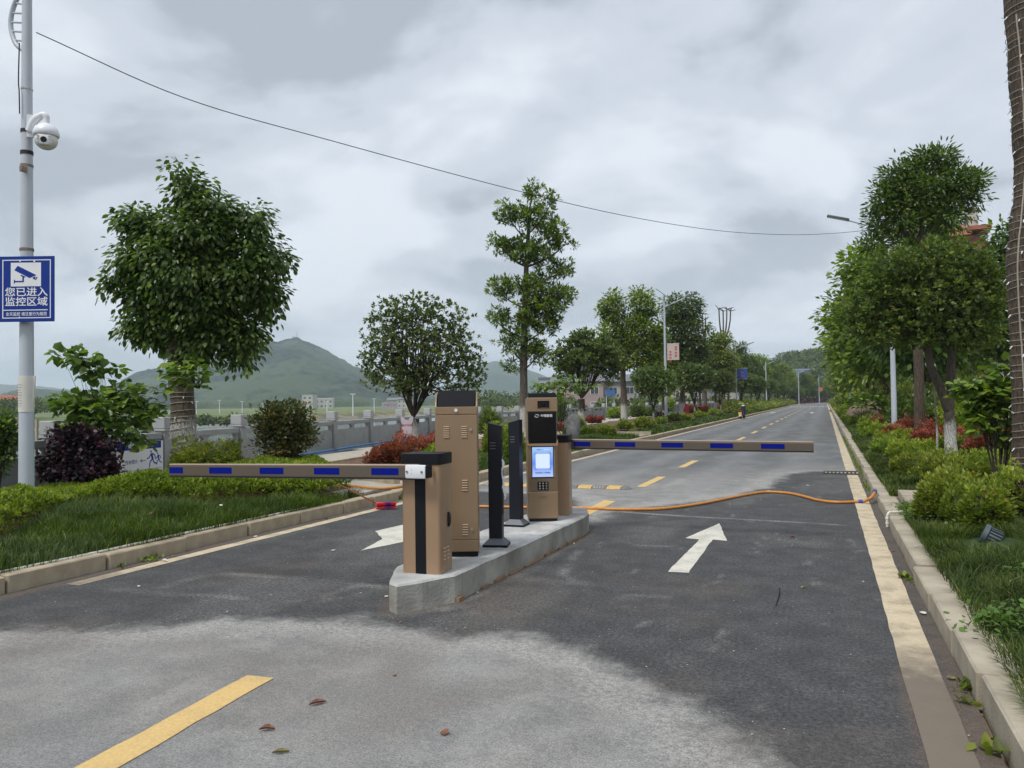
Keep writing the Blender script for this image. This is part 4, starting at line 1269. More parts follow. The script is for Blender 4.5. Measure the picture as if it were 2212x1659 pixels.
# ------------------------------------------------------------------ tall cabinet with display
def tall_cabinet():
    t = thing('control_cabinet', 'tall bronze control cabinet with louvres and tilted black display on top', 'cabinet', (-3.21, 6.05, Z0), rad(23))
    w, d, h = 0.375, 0.30, 1.33
    S().box(0.01, w-0.01, 0.01, d-0.01, 0.0, 0.045).obj('plinth', M_black, t)
    body = S().box(0, w, 0, d, 0.046, h, 0.004, 1).obj('body', M_gold2, t)
    S().box(0.004, w-0.004, -0.010, -0.001, 0.155, 1.255, 0.003, 1).obj('door', M_gold2, t)
    S().box(0.004, w-0.004, -0.009, -0.001, 0.052, 0.148, 0.003, 1).obj('lower_panel', M_gold2, t)
    S().box(0.004, w-0.004, -0.010, -0.001, 1.262, h-0.002, 0.003, 1).obj('upper_panel', M_gold2, t)
    dr = [c for c in t.children if c.name.startswith('door')][0]
    for x in (0.10, 0.258):
        for i in range(6):
            S().box(x-0.026, x+0.026, -0.019, -0.008, 1.055+i*0.0185, 1.064+i*0.0185, 0.003, 1).obj('louvre', M_louvre, dr)
    for z in (0.60, 0.10+0.05):
        for i in range(5):
            zz = (0.585 if z > .3 else 0.195)+i*0.0215
            S().box(0.232, 0.284, -0.019, -0.008, zz, zz+0.010, 0.003, 1).obj('louvre', M_louvre, dr)
    for x, z in ((0.315, 1.125), (0.315, 0.245)):
        S().cyl((x, -0.008, z), (x, -0.022, z), 0.013, n=14).obj('lock', M_steel, dr, True)
    S().cyl((w/2, -0.010, 1.298), (w/2, -0.022, 1.298), 0.015, n=14).obj('lock', M_white, t, True)
    # head: two cheeks and a tilted display
    for x0, x1 in ((0.0, 0.012), (w-0.012, w)):
        S().xextrude([(0.002, h+0.001), (d, h+0.001), (d, h+0.075), (0.13, h+0.13), (0.03, h+0.045)], x0, x1).obj('cheek', M_gold2, t)
    S().xextrude([(-0.005, h+0.001), (0.02, h+0.001), (0.12, h+0.128), (0.10, h+0.145)], 0.022, w-0.022).obj('display', M_glassblack, t)
    S().xextrude([(0.10, h+0.002), (d-0.01, h+0.002), (d-0.01, h+0.12), (0.122, h+0.12)], 0.02, w-0.02).obj('display_housing', M_dark, t)


tall_cabinet()


# ------------------------------------------------------------------ sensor posts
def post(label, loc, rz, flip):
    t = thing('sensor_post', label, 'post', loc, rz, 'dark sensor posts on the island')
    w, d, h = 0.125, 0.115, 1.17
    S().box(-w/2-0.055, w/2+0.055, -d/2-0.05, d/2+0.05, 0.0, 0.022).obj('foot_plate', M_black, t)
    b = 0.052
    v = [(-w/2-b, -d/2-b, 0.023), (w/2+b, -d/2-b, 0.023), (w/2+b, d/2+b, 0.023), (-w/2-b, d/2+b, 0.023), (-w/2, -d/2, 0.075), (w/2, -d/2, 0.075), (w/2, d/2, 0.075), (-w/2, d/2, 0.075)]
    S().add(v, [(3, 2, 1, 0), (4, 5, 6, 7), (0, 1, 5, 4), (1, 2, 6, 5), (2, 3, 7, 6), (3, 0, 4, 7)]).obj('base_skirt', M_darkbase, t)
    pr_ = [(-w/2, 0.076), (w/2, 0.076), (w/2, h-0.03), (-w/2, h)] if not flip else [(-w/2, 0.076), (w/2, 0.076), (w/2, h), (-w/2, h-0.035)]
    shaft = S().extrude(pr_, -d/2, d/2).obj('shaft', M_dark, t)
    for i in range(3):
        S().box(-w/2+0.02, -w/2+0.075, -d/2-0.005, -d/2+0.002, h-0.25+i*0.028, h-0.243+i*0.028, 0.002, 1).obj('louvre', M_darkbase, shaft)
    if not flip:
        S().box(w/2-0.001, w/2+0.004, -d/2+0.015, d/2-0.01, 0.3, h-0.16).obj('door', M_black, shaft)
        S().cyl((w/2+0.003, 0.01, h-0.2), (w/2+0.012, 0.01, h-0.2), 0.007, n=10).obj('lock', M_steel, shaft)
        text_obj('lettering', '请按键取卡', 0.02, M_signwhite, shaft, (w/2+0.006, -0.012, 0.80), (math.pi/2, math.pi/2, math.pi/2))
    return t


post('nearer dark sensor post with slanted top, beside the tall bronze cabinet', (-2.93, 6.74, Z0), rad(14), False)
post('farther dark sensor post with slanted top, just left of the payment kiosk', (-3.19, 7.90, Z0), rad(2), True)
# torn tape hanging on the near post
tp = []
for i in range(15):
    z = 1.02-i*0.027
    tp.append((0.012*math.sin(i*1.1)+(0.016 if i > 8 else 0), 0, z))
s = S()
for i in range(14):
    a, b = tp[i], tp[i+1]; w_ = 0.010+0.004*math.sin(i*2.3)
    s.add([(a[0]-w_, 0, a[2]), (a[0]+w_, 0, a[2]), (b[0]+w_, 0, b[2]), (b[0]-w_, 0, b[2]), (a[0]-w_, .002, a[2]), (a[0]+w_, .002, a[2]), (b[0]+w_, .002, b[2]), (b[0]-w_, .002, b[2])],
          [(0, 1, 2, 3), (7, 6, 5, 4), (0, 4, 5, 1), (3, 2, 6, 7)])
q = s.obj('torn_tape', M_signwhite, None, label='torn white tape strip dangling from the nearer sensor post', cat='tape')
q.location = (-2.851, 6.72, 0.02); q.rotation_euler = (0, 0, rad(45))


# ------------------------------------------------------------------ kiosk
def kiosk():
    t = thing('payment_kiosk', 'champagne parking payment kiosk with black glass, lit screen and keypad', 'kiosk', (-3.155, 8.17, Z0), rad(25))
    w, d = 0.345, 0.26
    S().box(0.012, w-0.012, 0.01, d, 0, 0.032).obj('plinth', M_dark, t)
    S().vbox(0, w, 0.02, d, 0.033, 1.40, 0.015).obj('body', M_gold2, t, True)
    S().box(0.0, w, -0.004, 0.03, 0.034, 0.342, 0.010, 2).obj('lower_door', M_gold2, t)
    S().extrude([(0.012, 0.344), (w-0.012, 0.344), (w-0.012, 0.455), (w-0.034, 0.492), (0.034, 0.492), (0.012, 0.455)], 0.001, 0.024).obj('keypad_panel', paint('bronze_dark', (0.19, 0.13, 0.078), 0.4, 0.2), t)
    kp = S().box(0.110, 0.236, -0.006, 0.008, 0.358, 0.454, 0.004, 1).obj('keypad', M_black, t)
    for i in range(3):
        for j in range(3):
            S().cyl((0.136+i*0.038, -0.006, 0.378+j*0.029), (0.136+i*0.038, -0.012, 0.378+j*0.029), 0.0105, n=10).obj('key', M_steel, kp, True)
    for i in range(9):
        for j in range(3):
            S().box(0.128+i*0.0095, 0.1315+i*0.0095, -0.0065, -0.003, 0.262+j*0.011, 0.268+j*0.011).obj('grille_slot', MATS['bronze_dark'], kp)
    fr = S().box(0.046, w-0.046, -0.004, 0.012, 0.500, 0.856, 0.003, 1).obj('screen_frame', M_black, t)
    S().box(0.024, w-0.024, 0.0, 0.021, 0.492, 0.870, 0.006, 1).obj('screen_surround', M_gold2, t)
    m, nt, b = base_mat('screen_light'); L = nt.links.new
    tc = nd(nt, 'ShaderNodeTexCoord'); sp = nd(nt, 'ShaderNodeSeparateXYZ'); L(tc.outputs['Object'], sp.inputs[0])
    mr = nd(nt, 'ShaderNodeMapRange'); mr.inputs[1].default_value = 0.51; mr.inputs[2].default_value = 0.846; L(sp.outputs[2], mr.inputs[0])
    cr = nd(nt, 'ShaderNodeValToRGB'); e = cr.color_ramp.elements; e[0].position = 0; e[0].color = (0.42, 0.55, 0.95, 1); e[1].position = 1; e[1].color = (0.33, 0.52, 0.85, 1)
    x = e.new(0.45); x.color = (0.12, 0.24, 0.72, 1)
    L(mr.outputs[0], cr.inputs[0]); b.inputs['Base Color'].default_value = (0.02, 0.02, 0.02, 1); L(cr.outputs[0], b.inputs['Emission Color']); b.inputs['Emission Strength'].default_value = 0.62
    b.inputs['Roughness'].default_value = 0.3; b.inputs['Specular IOR Level'].default_value = 0.2
    S().box(0.054, w-0.054, -0.006, -0.0045, 0.509, 0.847).obj('screen', m, fr)
    mw = emit_mat('screen_white', (0.62, 0.74, 1.0), 0.62); mb = paint('screen_ink', (0.01, 0.015, 0.05), 0.6, spec=0.1)
    S().box(0.093, 0.252, -0.0075, -0.0062, 0.606, 0.770).obj('blank_panel', mw, fr)
    for (x, z, sx_, sz_) in ((0.082, 0.594, 1, 1), (0.263, 0.594, -1, 1), (0.082, 0.782, 1, -1), (0.263, 0.782, -1, -1)):
        x0, x1 = sorted((x, x+0.026*sx_)); z0, z1 = sorted((z, z+0.026*sz_)); a0, a1 = sorted((x, x+0.004*sx_)); c0, c1 = sorted((z, z+0.004*sz_))
        S().box(x0, x1, -0.0079, -0.0066, c0, c1).box(a0, a1, -0.0082, -0.0069, z0, z1).obj('corner_mark', mb, fr)
    text_obj('lettering', '手机扫码  便捷停车', 0.0205, mb, fr, (w/2, -0.0075, 0.553), bold=0.0004)
    text_obj('lettering', '微信支付', 0.013, mb, fr, (0.133, -0.0075, 0.818), bold=0.0002)
    text_obj('lettering', '支付宝', 0.013, mw, fr, (0.228, -0.0075, 0.818), bold=0.0002)
    S().cyl((0.096, -0.0063, 0.818), (0.096, -0.0075, 0.818), 0.007, n=12).obj('icon', emit_mat('icon_green', (0.2, 0.7, 0.3), 0.6), fr)
    S().cyl((0.198, -0.0063, 0.818), (0.198, -0.0075, 0.818), 0.007, n=12).obj('icon', mw, fr)
    S().extrude([(0.004, 0.862), (w-0.004, 0.862), (w+0.004, 0.874), (w+0.004, 0.93), (w-0.010, 0.93), (w-0.016, 0.889), (0.016, 0.889), (0.010, 0.93), (-0.004, 0.93), (-0.004, 0.874)], -0.024, 0.019).obj('lip', M_gold, t)
    hood = S().box(-0.004, w+0.004, -0.028, 0.019, 1.250, 1.412, 0.008, 2).obj('head_cover', M_gold2, t)
    pf = S().box(0.010, w-0.010, -0.022, 0.018, 0.891, 1.246, 0.006, 2).obj('panel_frame', M_dark, t)
    S().box(0.024, w-0.024, -0.026, -0.0225, 0.903, 1.234).obj('black_glass', M_glassblack, pf)
    text_obj('lettering', '中瑞智能', 0.034, M_signwhite, pf, (0.222, -0.0275, 1.203), bold=0.0006)
    s = S()
    for sg in (1, -1):
        pts = [(0.112+sg*(0.024*math.cos(a)), -0.0272, 1.203+sg*(0.015*math.sin(a))) for a in np.linspace(-0.4, 2.6, 9)]
        s.tube(pts, [0.001, 0.002, 0.003, 0.0035, 0.004, 0.0035, 0.003, 0.002, 0.001], 5)
    s.obj('swirl_logo', M_signwhite, pf)
    S().box(0.112, 0.262, -0.035, -0.027, 1.288, 1.384, 0.006, 1).obj('camera_bezel', M_gold, hood)
    S().box(0.120, 0.254, -0.0375, -0.0355, 1.296, 1.376).obj('camera_glass', M_glassblack, hood)
    S().lathe([(0.0, -0.040), (0.02, -0.040), (0.026, -0.0385), (0.026, -0.037)], 16, (0.19, 0, 1.336), 'y').obj('lens', M_black, hood, True)
    S().box(0.02, w-0.01, -0.004, d-0.01, 1.413, 1.462, 0.003, 1).obj('cap', M_dark, t)


kiosk()


# ------------------------------------------------------------------ hose, pipes, bump, broom
def smooth_path(pts, n=8):
    pts = [np.array(p, float) for p in pts]; out = []
    Pp = [pts[0]*2-pts[1]]+pts+[pts[-1]*2-pts[-2]]
    for i in range(1, len(Pp)-2):
        p0, p1, p2, p3 = Pp[i-1:i+3]
        for k in range(n):
            t = k/n
            out.append(0.5*((2*p1)+(-p0+p2)*t+(2*p0-5*p1+4*p2-p3)*t*t+(-p0+3*p1-3*p2+p3)*t**3))
    out.append(pts[-1]); return out


hz = 0.022
hp = [P(640, 1035, 0.2), P(700, 1043, 0.19), P(765, 1050, 0.185), P(830, 1055, 0.18)]
hp += [np.array([-6.62, 11.95, 0.17]), np.array([-6.5, 12.0, 0.10])]
hp += [P(x, y, hz) for x, y in [(960, 1091), (1040, 1094), (1140, 1096), (1280, 1098), (1330, 1100), (1400, 1100), (1450, 1097), (1520, 1087), (1590, 1073), (1650, 1063), (1700, 1065), (1735, 1072), (1770, 1081), (1810, 1085), (1845, 1084)]]
hp += [P(1866, 1083, 0.03), P(1880, 1076, 0.09), P(1887, 1068, 0.13), P(1890, 1061, 0.165)]
hose = thing('cable_hose', 'orange corrugated cable hose snaking across the road from kerb to kerb', 'hose')
sp_ = smooth_path(hp, 10)
rsx = [0.021+(0.0025 if i % 2 else 0) for i in range(len(sp_))]
S().tube(sp_, rsx, 10).obj('hose', M_orange, hose, True)
for (x, y, z) in ((1860, 1084, 0.025), (1889, 1062, 0.16)):
    c = P(x, y, z)
    k = min(range(len(sp_)), key=lambda i: np.linalg.norm(sp_[i]-c)); k = min(max(k, 1), len(sp_)-2)
    dd = unit((sp_[k+1]-sp_[k-1])[None])[0]
    S().cyl(sp_[k]-dd*0.03, sp_[k]+dd*0.03, 0.032, n=14).obj('coupling', M_bluering, hose, True)

# pvc pipe lying along the left kerb top
pts = [(-6.69+0.012*math.sin(y*1.3)+rng.normal()*0.003, y, 0.165+0.004*math.sin(y*2.1)) for y in np.arange(-2, 8.9, 0.4)]
S().tube(pts, 0.013, 8).obj('white_pipe', M_pvc, None, True, label='thin white plastic pipe lying along the left kerb top', cat='pipe')
# white pipe over the right kerb
pts = smooth_path([(0.66, 10.35, 0.01), (0.662, 10.35, 0.13), (0.69, 10.36, 0.185), (0.78, 10.4, 0.19), (1.25, 10.6, 0.2)], 6)
wp = thing('drain_pipe', 'white plastic pipe bent over the right kerb near the hose end', 'pipe')
S().tube(pts, 0.016, 10).obj('pipe', M_pvc, wp, True)
for z in (0.05, 0.11): S().cyl((0.66, 10.35, z), (0.66, 10.35, z+0.015), 0.021, n=10).obj('clip', M_signwhite, wp)


def speed_bump():
    t = thing('speed_bump', 'low rubber speed bump in yellow and black blocks across the left lane', 'speed bump', (0, 0, 0))
    y0 = 13.55; x0 = -6.1; x1 = -3.42
    n = 10; w = (x1-x0)/n
    M_y = paint('bump_yellow', (0.55, 0.36, 0.13), 0.8, 0, 0.2, 20, 0, 0, 0.6, dcol=(0.3, 0.25, 0.2))
    M_k = paint('bump_grey', (0.16, 0.16, 0.16), 0.85, 0, 0.3, 20)
    for i in range(n):
        xa = x0+i*w+0.006; xc = xa+w-0.012
        y = y0+0.04*i/n
        S().xextrude([(y-0.17, 0.004), (y+0.17, 0.004), (y+0.09, 0.045), (y-0.09, 0.045)], xa, xc).obj('bump_block', M_y if i % 2 else M_k, t)
        if i % 2 == 0:
            for k in range(4):
                xx = xa+0.03+k*(w-0.06)/4
                S().xextrude([(y-0.16, 0.012), (y-0.085, 0.049), (y-0.075, 0.049), (y-0.15, 0.006)], xx, xx+0.018).obj('tread_bar', M_kerb2, t) if i % 4 == 0 else None
    S().cyl((x1+0.01, y0+0.04, 0.005), (x1+0.01, y0+0.04, 0.042), 0.165, 0.09, 16).obj('end_block', M_k, t)


speed_bump()

bh = P(815, 1088, 0.06); be = P(730, 1046, 0.42)
br = thing('broom', 'pink and purple bristle broom lying against the left kerb', 'broom')
S().cyl(be, bh, 0.011, 0.012, 10).obj('handle', M_redstick, br, True)
bc = P(833, 1093, 0.05); bd = np.array([0.23, 0.13, 0.0]); bd = bd/np.linalg.norm(bd)
S().cyl(bh, bc+np.array([-0.03, 0, 0.03]), 0.02, 0.03, 10).obj('socket', M_pink, br, True)
V = []; Fq = []
for nm, mt, s0, s1 in (('bristles', M_pink, -0.13, 0.02), ('purple_bristles', M_purpleb, 0.0, 0.08), ('bristles', M_pink, 0.07, 0.14)):
    n = 1500
    a = rng.uniform(0, 2*math.pi, n); u_ = rng.uniform(s0, s1, n)
    side = np.array([-bd[1], bd[0], 0]); upv = np.array([0, 0, 1.0])
    dirv = np.cos(a)[:, None]*side+np.sin(a)[:, None]*upv+rng.normal(size=(n, 3))*0.3
    base = bc+u_[:, None]*bd
    tip = base+unit(dirv)*rng.uniform(0.035, 0.06, n)[:, None]
    tip[:, 2] = np.maximum(tip[:, 2], 0.006)
    w_ = bd*0.003
    Vv = np.stack([base-w_, base+w_, tip+w_, tip-w_], 1).reshape(-1, 3)
    Fv = (np.arange(n)*4)[:, None]+np.arange(4)[None]
    o = link_mesh(nm, fast_mesh(nm, Vv, Fv, mt), br)


# ------------------------------------------------------------------ lamps
def street_lamp(label, px, depth=None, X=None, flip=1, rot=None, banner=None, fullnear=False, gz=0.3, Hh=8.0, loc=None, group='white street lamps along the road'):
    """flip +1: arm reaches to +x"""
    if loc is None:
        b = PD(px, CY, depth); loc = (b[0], b[1], gz)
    t = thing('street_lamp', label, 'street lamp', loc, 0, group)
    S().cyl((0, 0, -0.3), (0, 0, Hh-0.15-gz), 0.098, 0.055, 20).obj('pole', M_pole, t, True)
    # curved bracket
    c = [(-0.04*flip, 0, Hh-1.62), (-0.22*flip, 0, Hh-1.48), (-0.32*flip, 0, Hh-1.22), (-0.27*flip, 0, Hh-0.98), (-0.10*flip, 0, Hh-0.78), (0.2*flip, 0, Hh-0.62), (1.4*flip, 0, Hh-0.15)]
    c = [(x, y, z-gz) for x, y, z in c]
    ap = smooth_path(c, 6)
    arm = S().tube(ap, 0.032, 10).obj('arm', M_pole, t, True)
    for z in np.linspace(Hh-1.42, Hh-0.92, 5):
        xx = -0.315+0.9*(z-(Hh-1.2))**2
        S().cyl((xx*flip, 0, z-gz), (-0.05*flip, 0, z-gz-0.06), 0.014, n=8).obj('rung', M_pole, arm)
    hd = S().box(-0.38, 0.38, -0.13, 0.13, -0.035, 0.035, 0.012, 2)
    ang = math.atan2(0.47, 1.2)*0.8
    M = Matrix.Translation((1.66*flip, 0, Hh-0.06-gz)) @ Matrix.Rotation(-ang*flip, 4, 'Y')
    hh = hd.xf(M).obj('lamp_head', M_lampgrey, t, True)
    S().box(-0.33, 0.33, -0.10, 0.10, -0.042, -0.036).xf(M).obj('diffuser', M_signwhite, hh)
    # solar panel
    Mp = Matrix.Translation((-0.05*flip, 0, Hh+0.12-gz)) @ Matrix.Rotation(rad(38)*flip, 4, 'Y')
    S().cyl((0, 0, Hh-0.16-gz), (0, 0, Hh+0.1-gz), 0.03, n=10).obj('mast', M_pole, t)
    sp2 = S().box(-0.5, 0.5, -0.3, 0.3, -0.015, 0.015).xf(Mp).obj('solar_panel', M_window, t)
    S().box(-0.52, 0.52, -0.32, 0.32, -0.022, -0.0155).xf(Mp).obj('panel_frame', M_pole, sp2)
    if banner:
        z0, z1, w, mt, side = banner
        for z in (z0, z1): S().cyl((0, 0, z-gz), (side*(w+0.15), 0, z-gz), 0.012, n=6).obj('bracket', M_pole, t)
        bn = S().box(min(side*0.13, side*(w+0.13)), max(side*0.13, side*(w+0.13)), -0.004, 0.004, z0-gz, z1-gz).obj('banner', mt[0], t)
        if mt[1]:
            cx = side*(0.13+w/2)
            for k, (dx, tx) in enumerate(mt[1]):
                for i, ch in enumerate(tx):
                    text_obj('lettering', ch, 0.26*mt[3], mt[2], bn, (cx+dx, -0.006, z1-gz-0.42*mt[3]-(0.3*mt[3])*i-(0.28 if k else 0)), bold=0.004)
    return t


M_ban1 = paint('banner_pink', (0.50, 0.40, 0.37), 0.7, 0, 0.05, 2)
M_ban2 = paint('banner_blue', (0.04, 0.08, 0.36), 0.6, 0, 0.3, 3)
M_ban3 = paint('banner_skyblue', (0.12, 0.22, 0.42), 0.6, 0, 0.4, 3)
M_bantext = paint('banner_text_red', (0.45, 0.04, 0.05), 0.6)
M_bantext2 = paint('banner_text_pink', (0.55, 0.2, 0.3), 0.6)
near = P(57, 1110, 0.2); near = (near[0], near[1], 0.3)
lamp0 = street_lamp('nearest white lamp pole at the left edge carrying the dome camera and blue sign', 0, loc=near, flip=1, group='white street lamps along the road')
for k in list(lamp0.children):
    if k.name.startswith(('solar_panel', 'mast', 'lamp_head')): pass
street_lamp('white lamp behind the round tree with pink red-lettered banner', 1438, 47, banner=(4.05, 5.05, 0.72, (M_ban1, [(0.17, '温馨家园'), (-0.17, '幸福你我')], M_bantext, 0.6), 1))
street_lamp('second white lamp on the left row with small blue banner', 1590.5, 88, banner=(3.9, 5.1, 1.1, (M_ban2, [(0.0, '平安')], M_bantext2, 1.2), 1))
street_lamp('third white lamp on the left row, head poking above the trees', 1655, 128)
street_lamp('far white lamp before the blue roofed gateway at the bend', (2800+1270*.2712)/1.8228, 175)
street_lamp('farthest white lamp on the bend carrying an orange banner', (2800+1565*.2712)/1.8228, 218, banner=(3.6, 4.6, 0.8, (paint('banner_orange', (0.5, 0.12, 0.04), 0.6), None, None, 1), 1))
street_lamp('white lamp among the right trees, flat head over the road', 1930, 27, flip=-1, Hh=8.15)
street_lamp('second white lamp on the right with landscape banner', (2800+2020*.2712)/1.8228, 60, flip=-1, banner=(3.3, 4.05, 0.75, (M_ban3, None, None, 1), -1))
street_lamp('third white lamp on the right, mostly behind foliage', 1822, 98, flip=-1)

# camera on the near pole
LX, LY = near[0], near[1]


def ring(par, z, name, mat, r=0.1, h=0.03):
    S().lathe([(r-0.01, z-h/2), (r+0.004, z-h/2), (r+0.004, z+h/2), (r-0.01, z+h/2)], 20).obj(name, mat, par)


def dome_camera():
    zc = PY(95, 290, LY)[2]
    t = thing('dome_camera', 'white speed dome security camera on a bracket of the nearest lamp pole', 'security camera', (LX, LY, zc), rad(42))
    S().box(0.02, 0.10, -0.11, -0.075, -0.02, 0.28, 0.004, 1).obj('mount_plate', M_white, t)
    S().tube(smooth_path([(0.05, -0.10, 0.06), (0.12, -0.14, 0.2), (0.22, -0.17, 0.27), (0.26, -0.18, 0.24), (0.262, -0.18, 0.14)], 5), [0.05]*8+[0.045]*8+[0.04]*5, 14).obj('arm', M_white, t, True)
    cx, cy = 0.262, -0.18
    hs = S().lathe([(0.03, 0.16), (0.07, 0.145), (0.13, 0.10), (0.155, 0.045), (0.158, 0.0), (0.15, -0.012)], 24, (cx, cy, 0)).obj('housing', M_white, t, True)
    S().sphere((cx, cy, -0.065), 0.138, 0.138, 0.128, 22, 14).obj('ball', M_pvc, hs, True)
    fc = S().box(cx-0.085, cx+0.085, cy-0.15, cy-0.10, -0.165, -0.03, 0.018, 2).obj('face', M_white, hs, True)
    S().lathe([(0.0, -0.165), (0.034, -0.165), (0.038, -0.155), (0.038, -0.14)], 18, (cx, cy, -0.10), 'y').obj('lens', M_black, hs, True)
    for sx_ in (-1, 1):
        for k in range(3):
            S().lathe([(0.0, -0.156), (0.014, -0.156), (0.016, -0.15), (0.016, -0.14)], 10, (cx+sx_*0.066, cy, -0.055-k*0.04), 'y').obj('infrared_lamp', M_steel, hs)


dome_camera()
for py, nm, mt, h in ((192, 'steel_band', M_steel, 0.02), (283, 'black_tape', M_rubber, 0.045), (330, 'black_tape', M_rubber, 0.05), (358, 'steel_band', M_bandsteel, 0.035), (539, 'steel_band', M_bandsteel, 0.035)):
    z = PY(62, py, LY)[2]-near[2]; r = 0.098+(0.055-0.098)*(z/7.2)+0.003
    ring(lamp0, z, nm, mt, r, h)
S().box(0.05, 0.10, -0.14, -0.06, PY(62, 365, LY)[2]-near[2]-0.07, PY(62, 365, LY)[2]-near[2], 0.003, 1).obj('clamp_bracket', M_bandsteel, lamp0)
# cable on the pole
zt = PY(62, 95, LY)[2]-near[2]; zb = PY(62, 250, LY)[2]-near[2]
S().tube(smooth_path([(-0.05, -0.07, zt), (-0.045, -0.085, zt-0.5), (-0.01, -0.1, zb+0.3), (0.0, -0.1, zb)], 6), 0.008, 6).obj('cable', M_rubber, lamp0)
# paper notice wrapped round the pole
z1 = PY(60, 812, LY)[2]-near[2]; z0 = PY(60, 890, LY)[2]-near[2]
v = []; f = []
for i in range(17):
    a = rad(200+i*12); r = 0.0945
    v += [(r*math.cos(a), r*math.sin(a), z0), ((r+0.004+(0.03 if i > 14 else 0))*math.cos(a), (r+0.004)*math.sin(a), z1)]
    if i: k = 2*i-2; f.append((k, k+1, k+3, k+2))
nn = S().add(v, f).obj('paper_notice', M_pvc, lamp0)
for i in range(9):
    S().box(-0.05, 0.045-0.02*(i % 3 == 2), -0.0995, -0.0985, z1-0.12-i*0.035, z1-0.116-i*0.035).obj('print_line', M_darkbase, nn)


def cctv_sign():
    dS = float((np.array([LX, LY, 3.0])-OO) @ _f)-0.16
    bl = PD(-1, 696, dS)
    w = 119.5/F*dS; h = 142/F*dS; rz = YAW
    t = thing('warning_sign', 'blue sign with camera pictogram and white Chinese lettering on the pole', 'sign', tuple(bl), rz)
    S().box(0, w, -0.012, 0.0, 0, h, 0.003, 1).obj('plate', M_signblue, t)
    pl = t.children[0]
    # border
    k = 0.045; b = 0.012
    s = S()
    for x0, x1, z0, z1 in ((k, w-k, k, k+b), (k, w-k, h-k-b, h-k), (k, k+b, k+b, h-k-b), (w-k-b, w-k, k+b, h-k-b)):
        s.box(x0, x1, -0.0145, -0.0125, z0, z1)
    s.obj('border', M_signwhite, pl)
    fx = lambda u: u/1000*w
    fz = lambda q: h-q/1270*h
    S().box(fx(215), fx(760), -0.0145, -0.0125, fz(585), fz(125), 0.0).obj('pictogram_panel', M_signwhite, pl)

    def poly(name, pts, mat=M_signblue, y=-0.0165):
        S().extrude([(fx(a), fz(c)) for a, c in pts], y, y+0.0015).obj(name, mat, pl)
    poly('camera_icon', [(340, 185), (280, 270), (555, 425), (680, 370)][::-1])
    poly('camera_icon', [(605, 425), (650, 395), (665, 405), (645, 460)][::-1])
    poly('camera_icon', [(680, 405), (700, 410), (670, 465), (655, 455)][::-1])
    poly('camera_icon', [(400, 360), (480, 395), (470, 415), (390, 380)][::-1])
    poly('camera_icon', [(425, 390), (452, 400), (452, 505), (425, 505)][::-1])
    poly('camera_icon', [(290, 478), (425, 478), (425, 505), (290, 505)][::-1])
    poly('camera_icon', [(272, 455), (290, 455), (290, 525), (272, 525)][::-1])
    text_obj('lettering', '您已进入', 0.172*w, M_signwhite, pl, (w*0.495, -0.0135, fz(705)), bold=0.0015, sx=1.13)
    text_obj('lettering', '监控区域', 0.172*w, M_signwhite, pl, (w*0.495, -0.0135, fz(892)), bold=0.0015, sx=1.13)
    S().box(fx(75), fx(880), -0.0145, -0.0125, fz(1052), fz(1035)).obj('rule', M_signwhite, pl)
    text_obj('lettering', '全天监控 请注意行为规范', 0.071*w, M_signwhite, pl, (w*0.495, -0.0135, fz(1125)), bold=0.0005, sx=0.93)
    for u, q in ((382, 90), (640, 100), (375, 1190)):
        S().cyl((fx(u), -0.012, fz(q)), (fx(u), -0.017, fz(q)), 0.012, n=10).obj('screw', M_white, pl)


cctv_sign()
# overhead cable from the near pole to the right lamp
a = PD(78, 70, 11.6); c = PD(1888, 496, 27)
ctrl = [(78, 70, 11.6), (400, 212, 13.0), (720, 305, 14.6), (1106, 409, 17.2), (1350, 466, 19.6), (1550, 498, 22.2), (1700, 507, 24.3), (1800, 504, 25.8), (1888, 496, 27)]
S().tube(smooth_path([PD(*p) for p in ctrl], 8), 0.008, 6).obj('overhead_cable', M_rubber, None, True, label='thin black cable sagging across the sky between lamp poles', cat='cable')
# wooden stake
b0 = P(75, 1060, 0.2); s0 = PD(80, 905, 12.6)
stx = PD(78, CY, 12.6)
S().cyl((stx[0], stx[1], 0.2), (stx[0]+0.02, stx[1], PD(78, 905, 12.6)[2]), 0.022, 0.02, 8).obj('wooden_stake', paint('pale_wood', (0.42, 0.37, 0.27), 0.8, 0, 0.15, 6), None, label='pale wooden stake standing just right of the lamp pole', cat='stake')


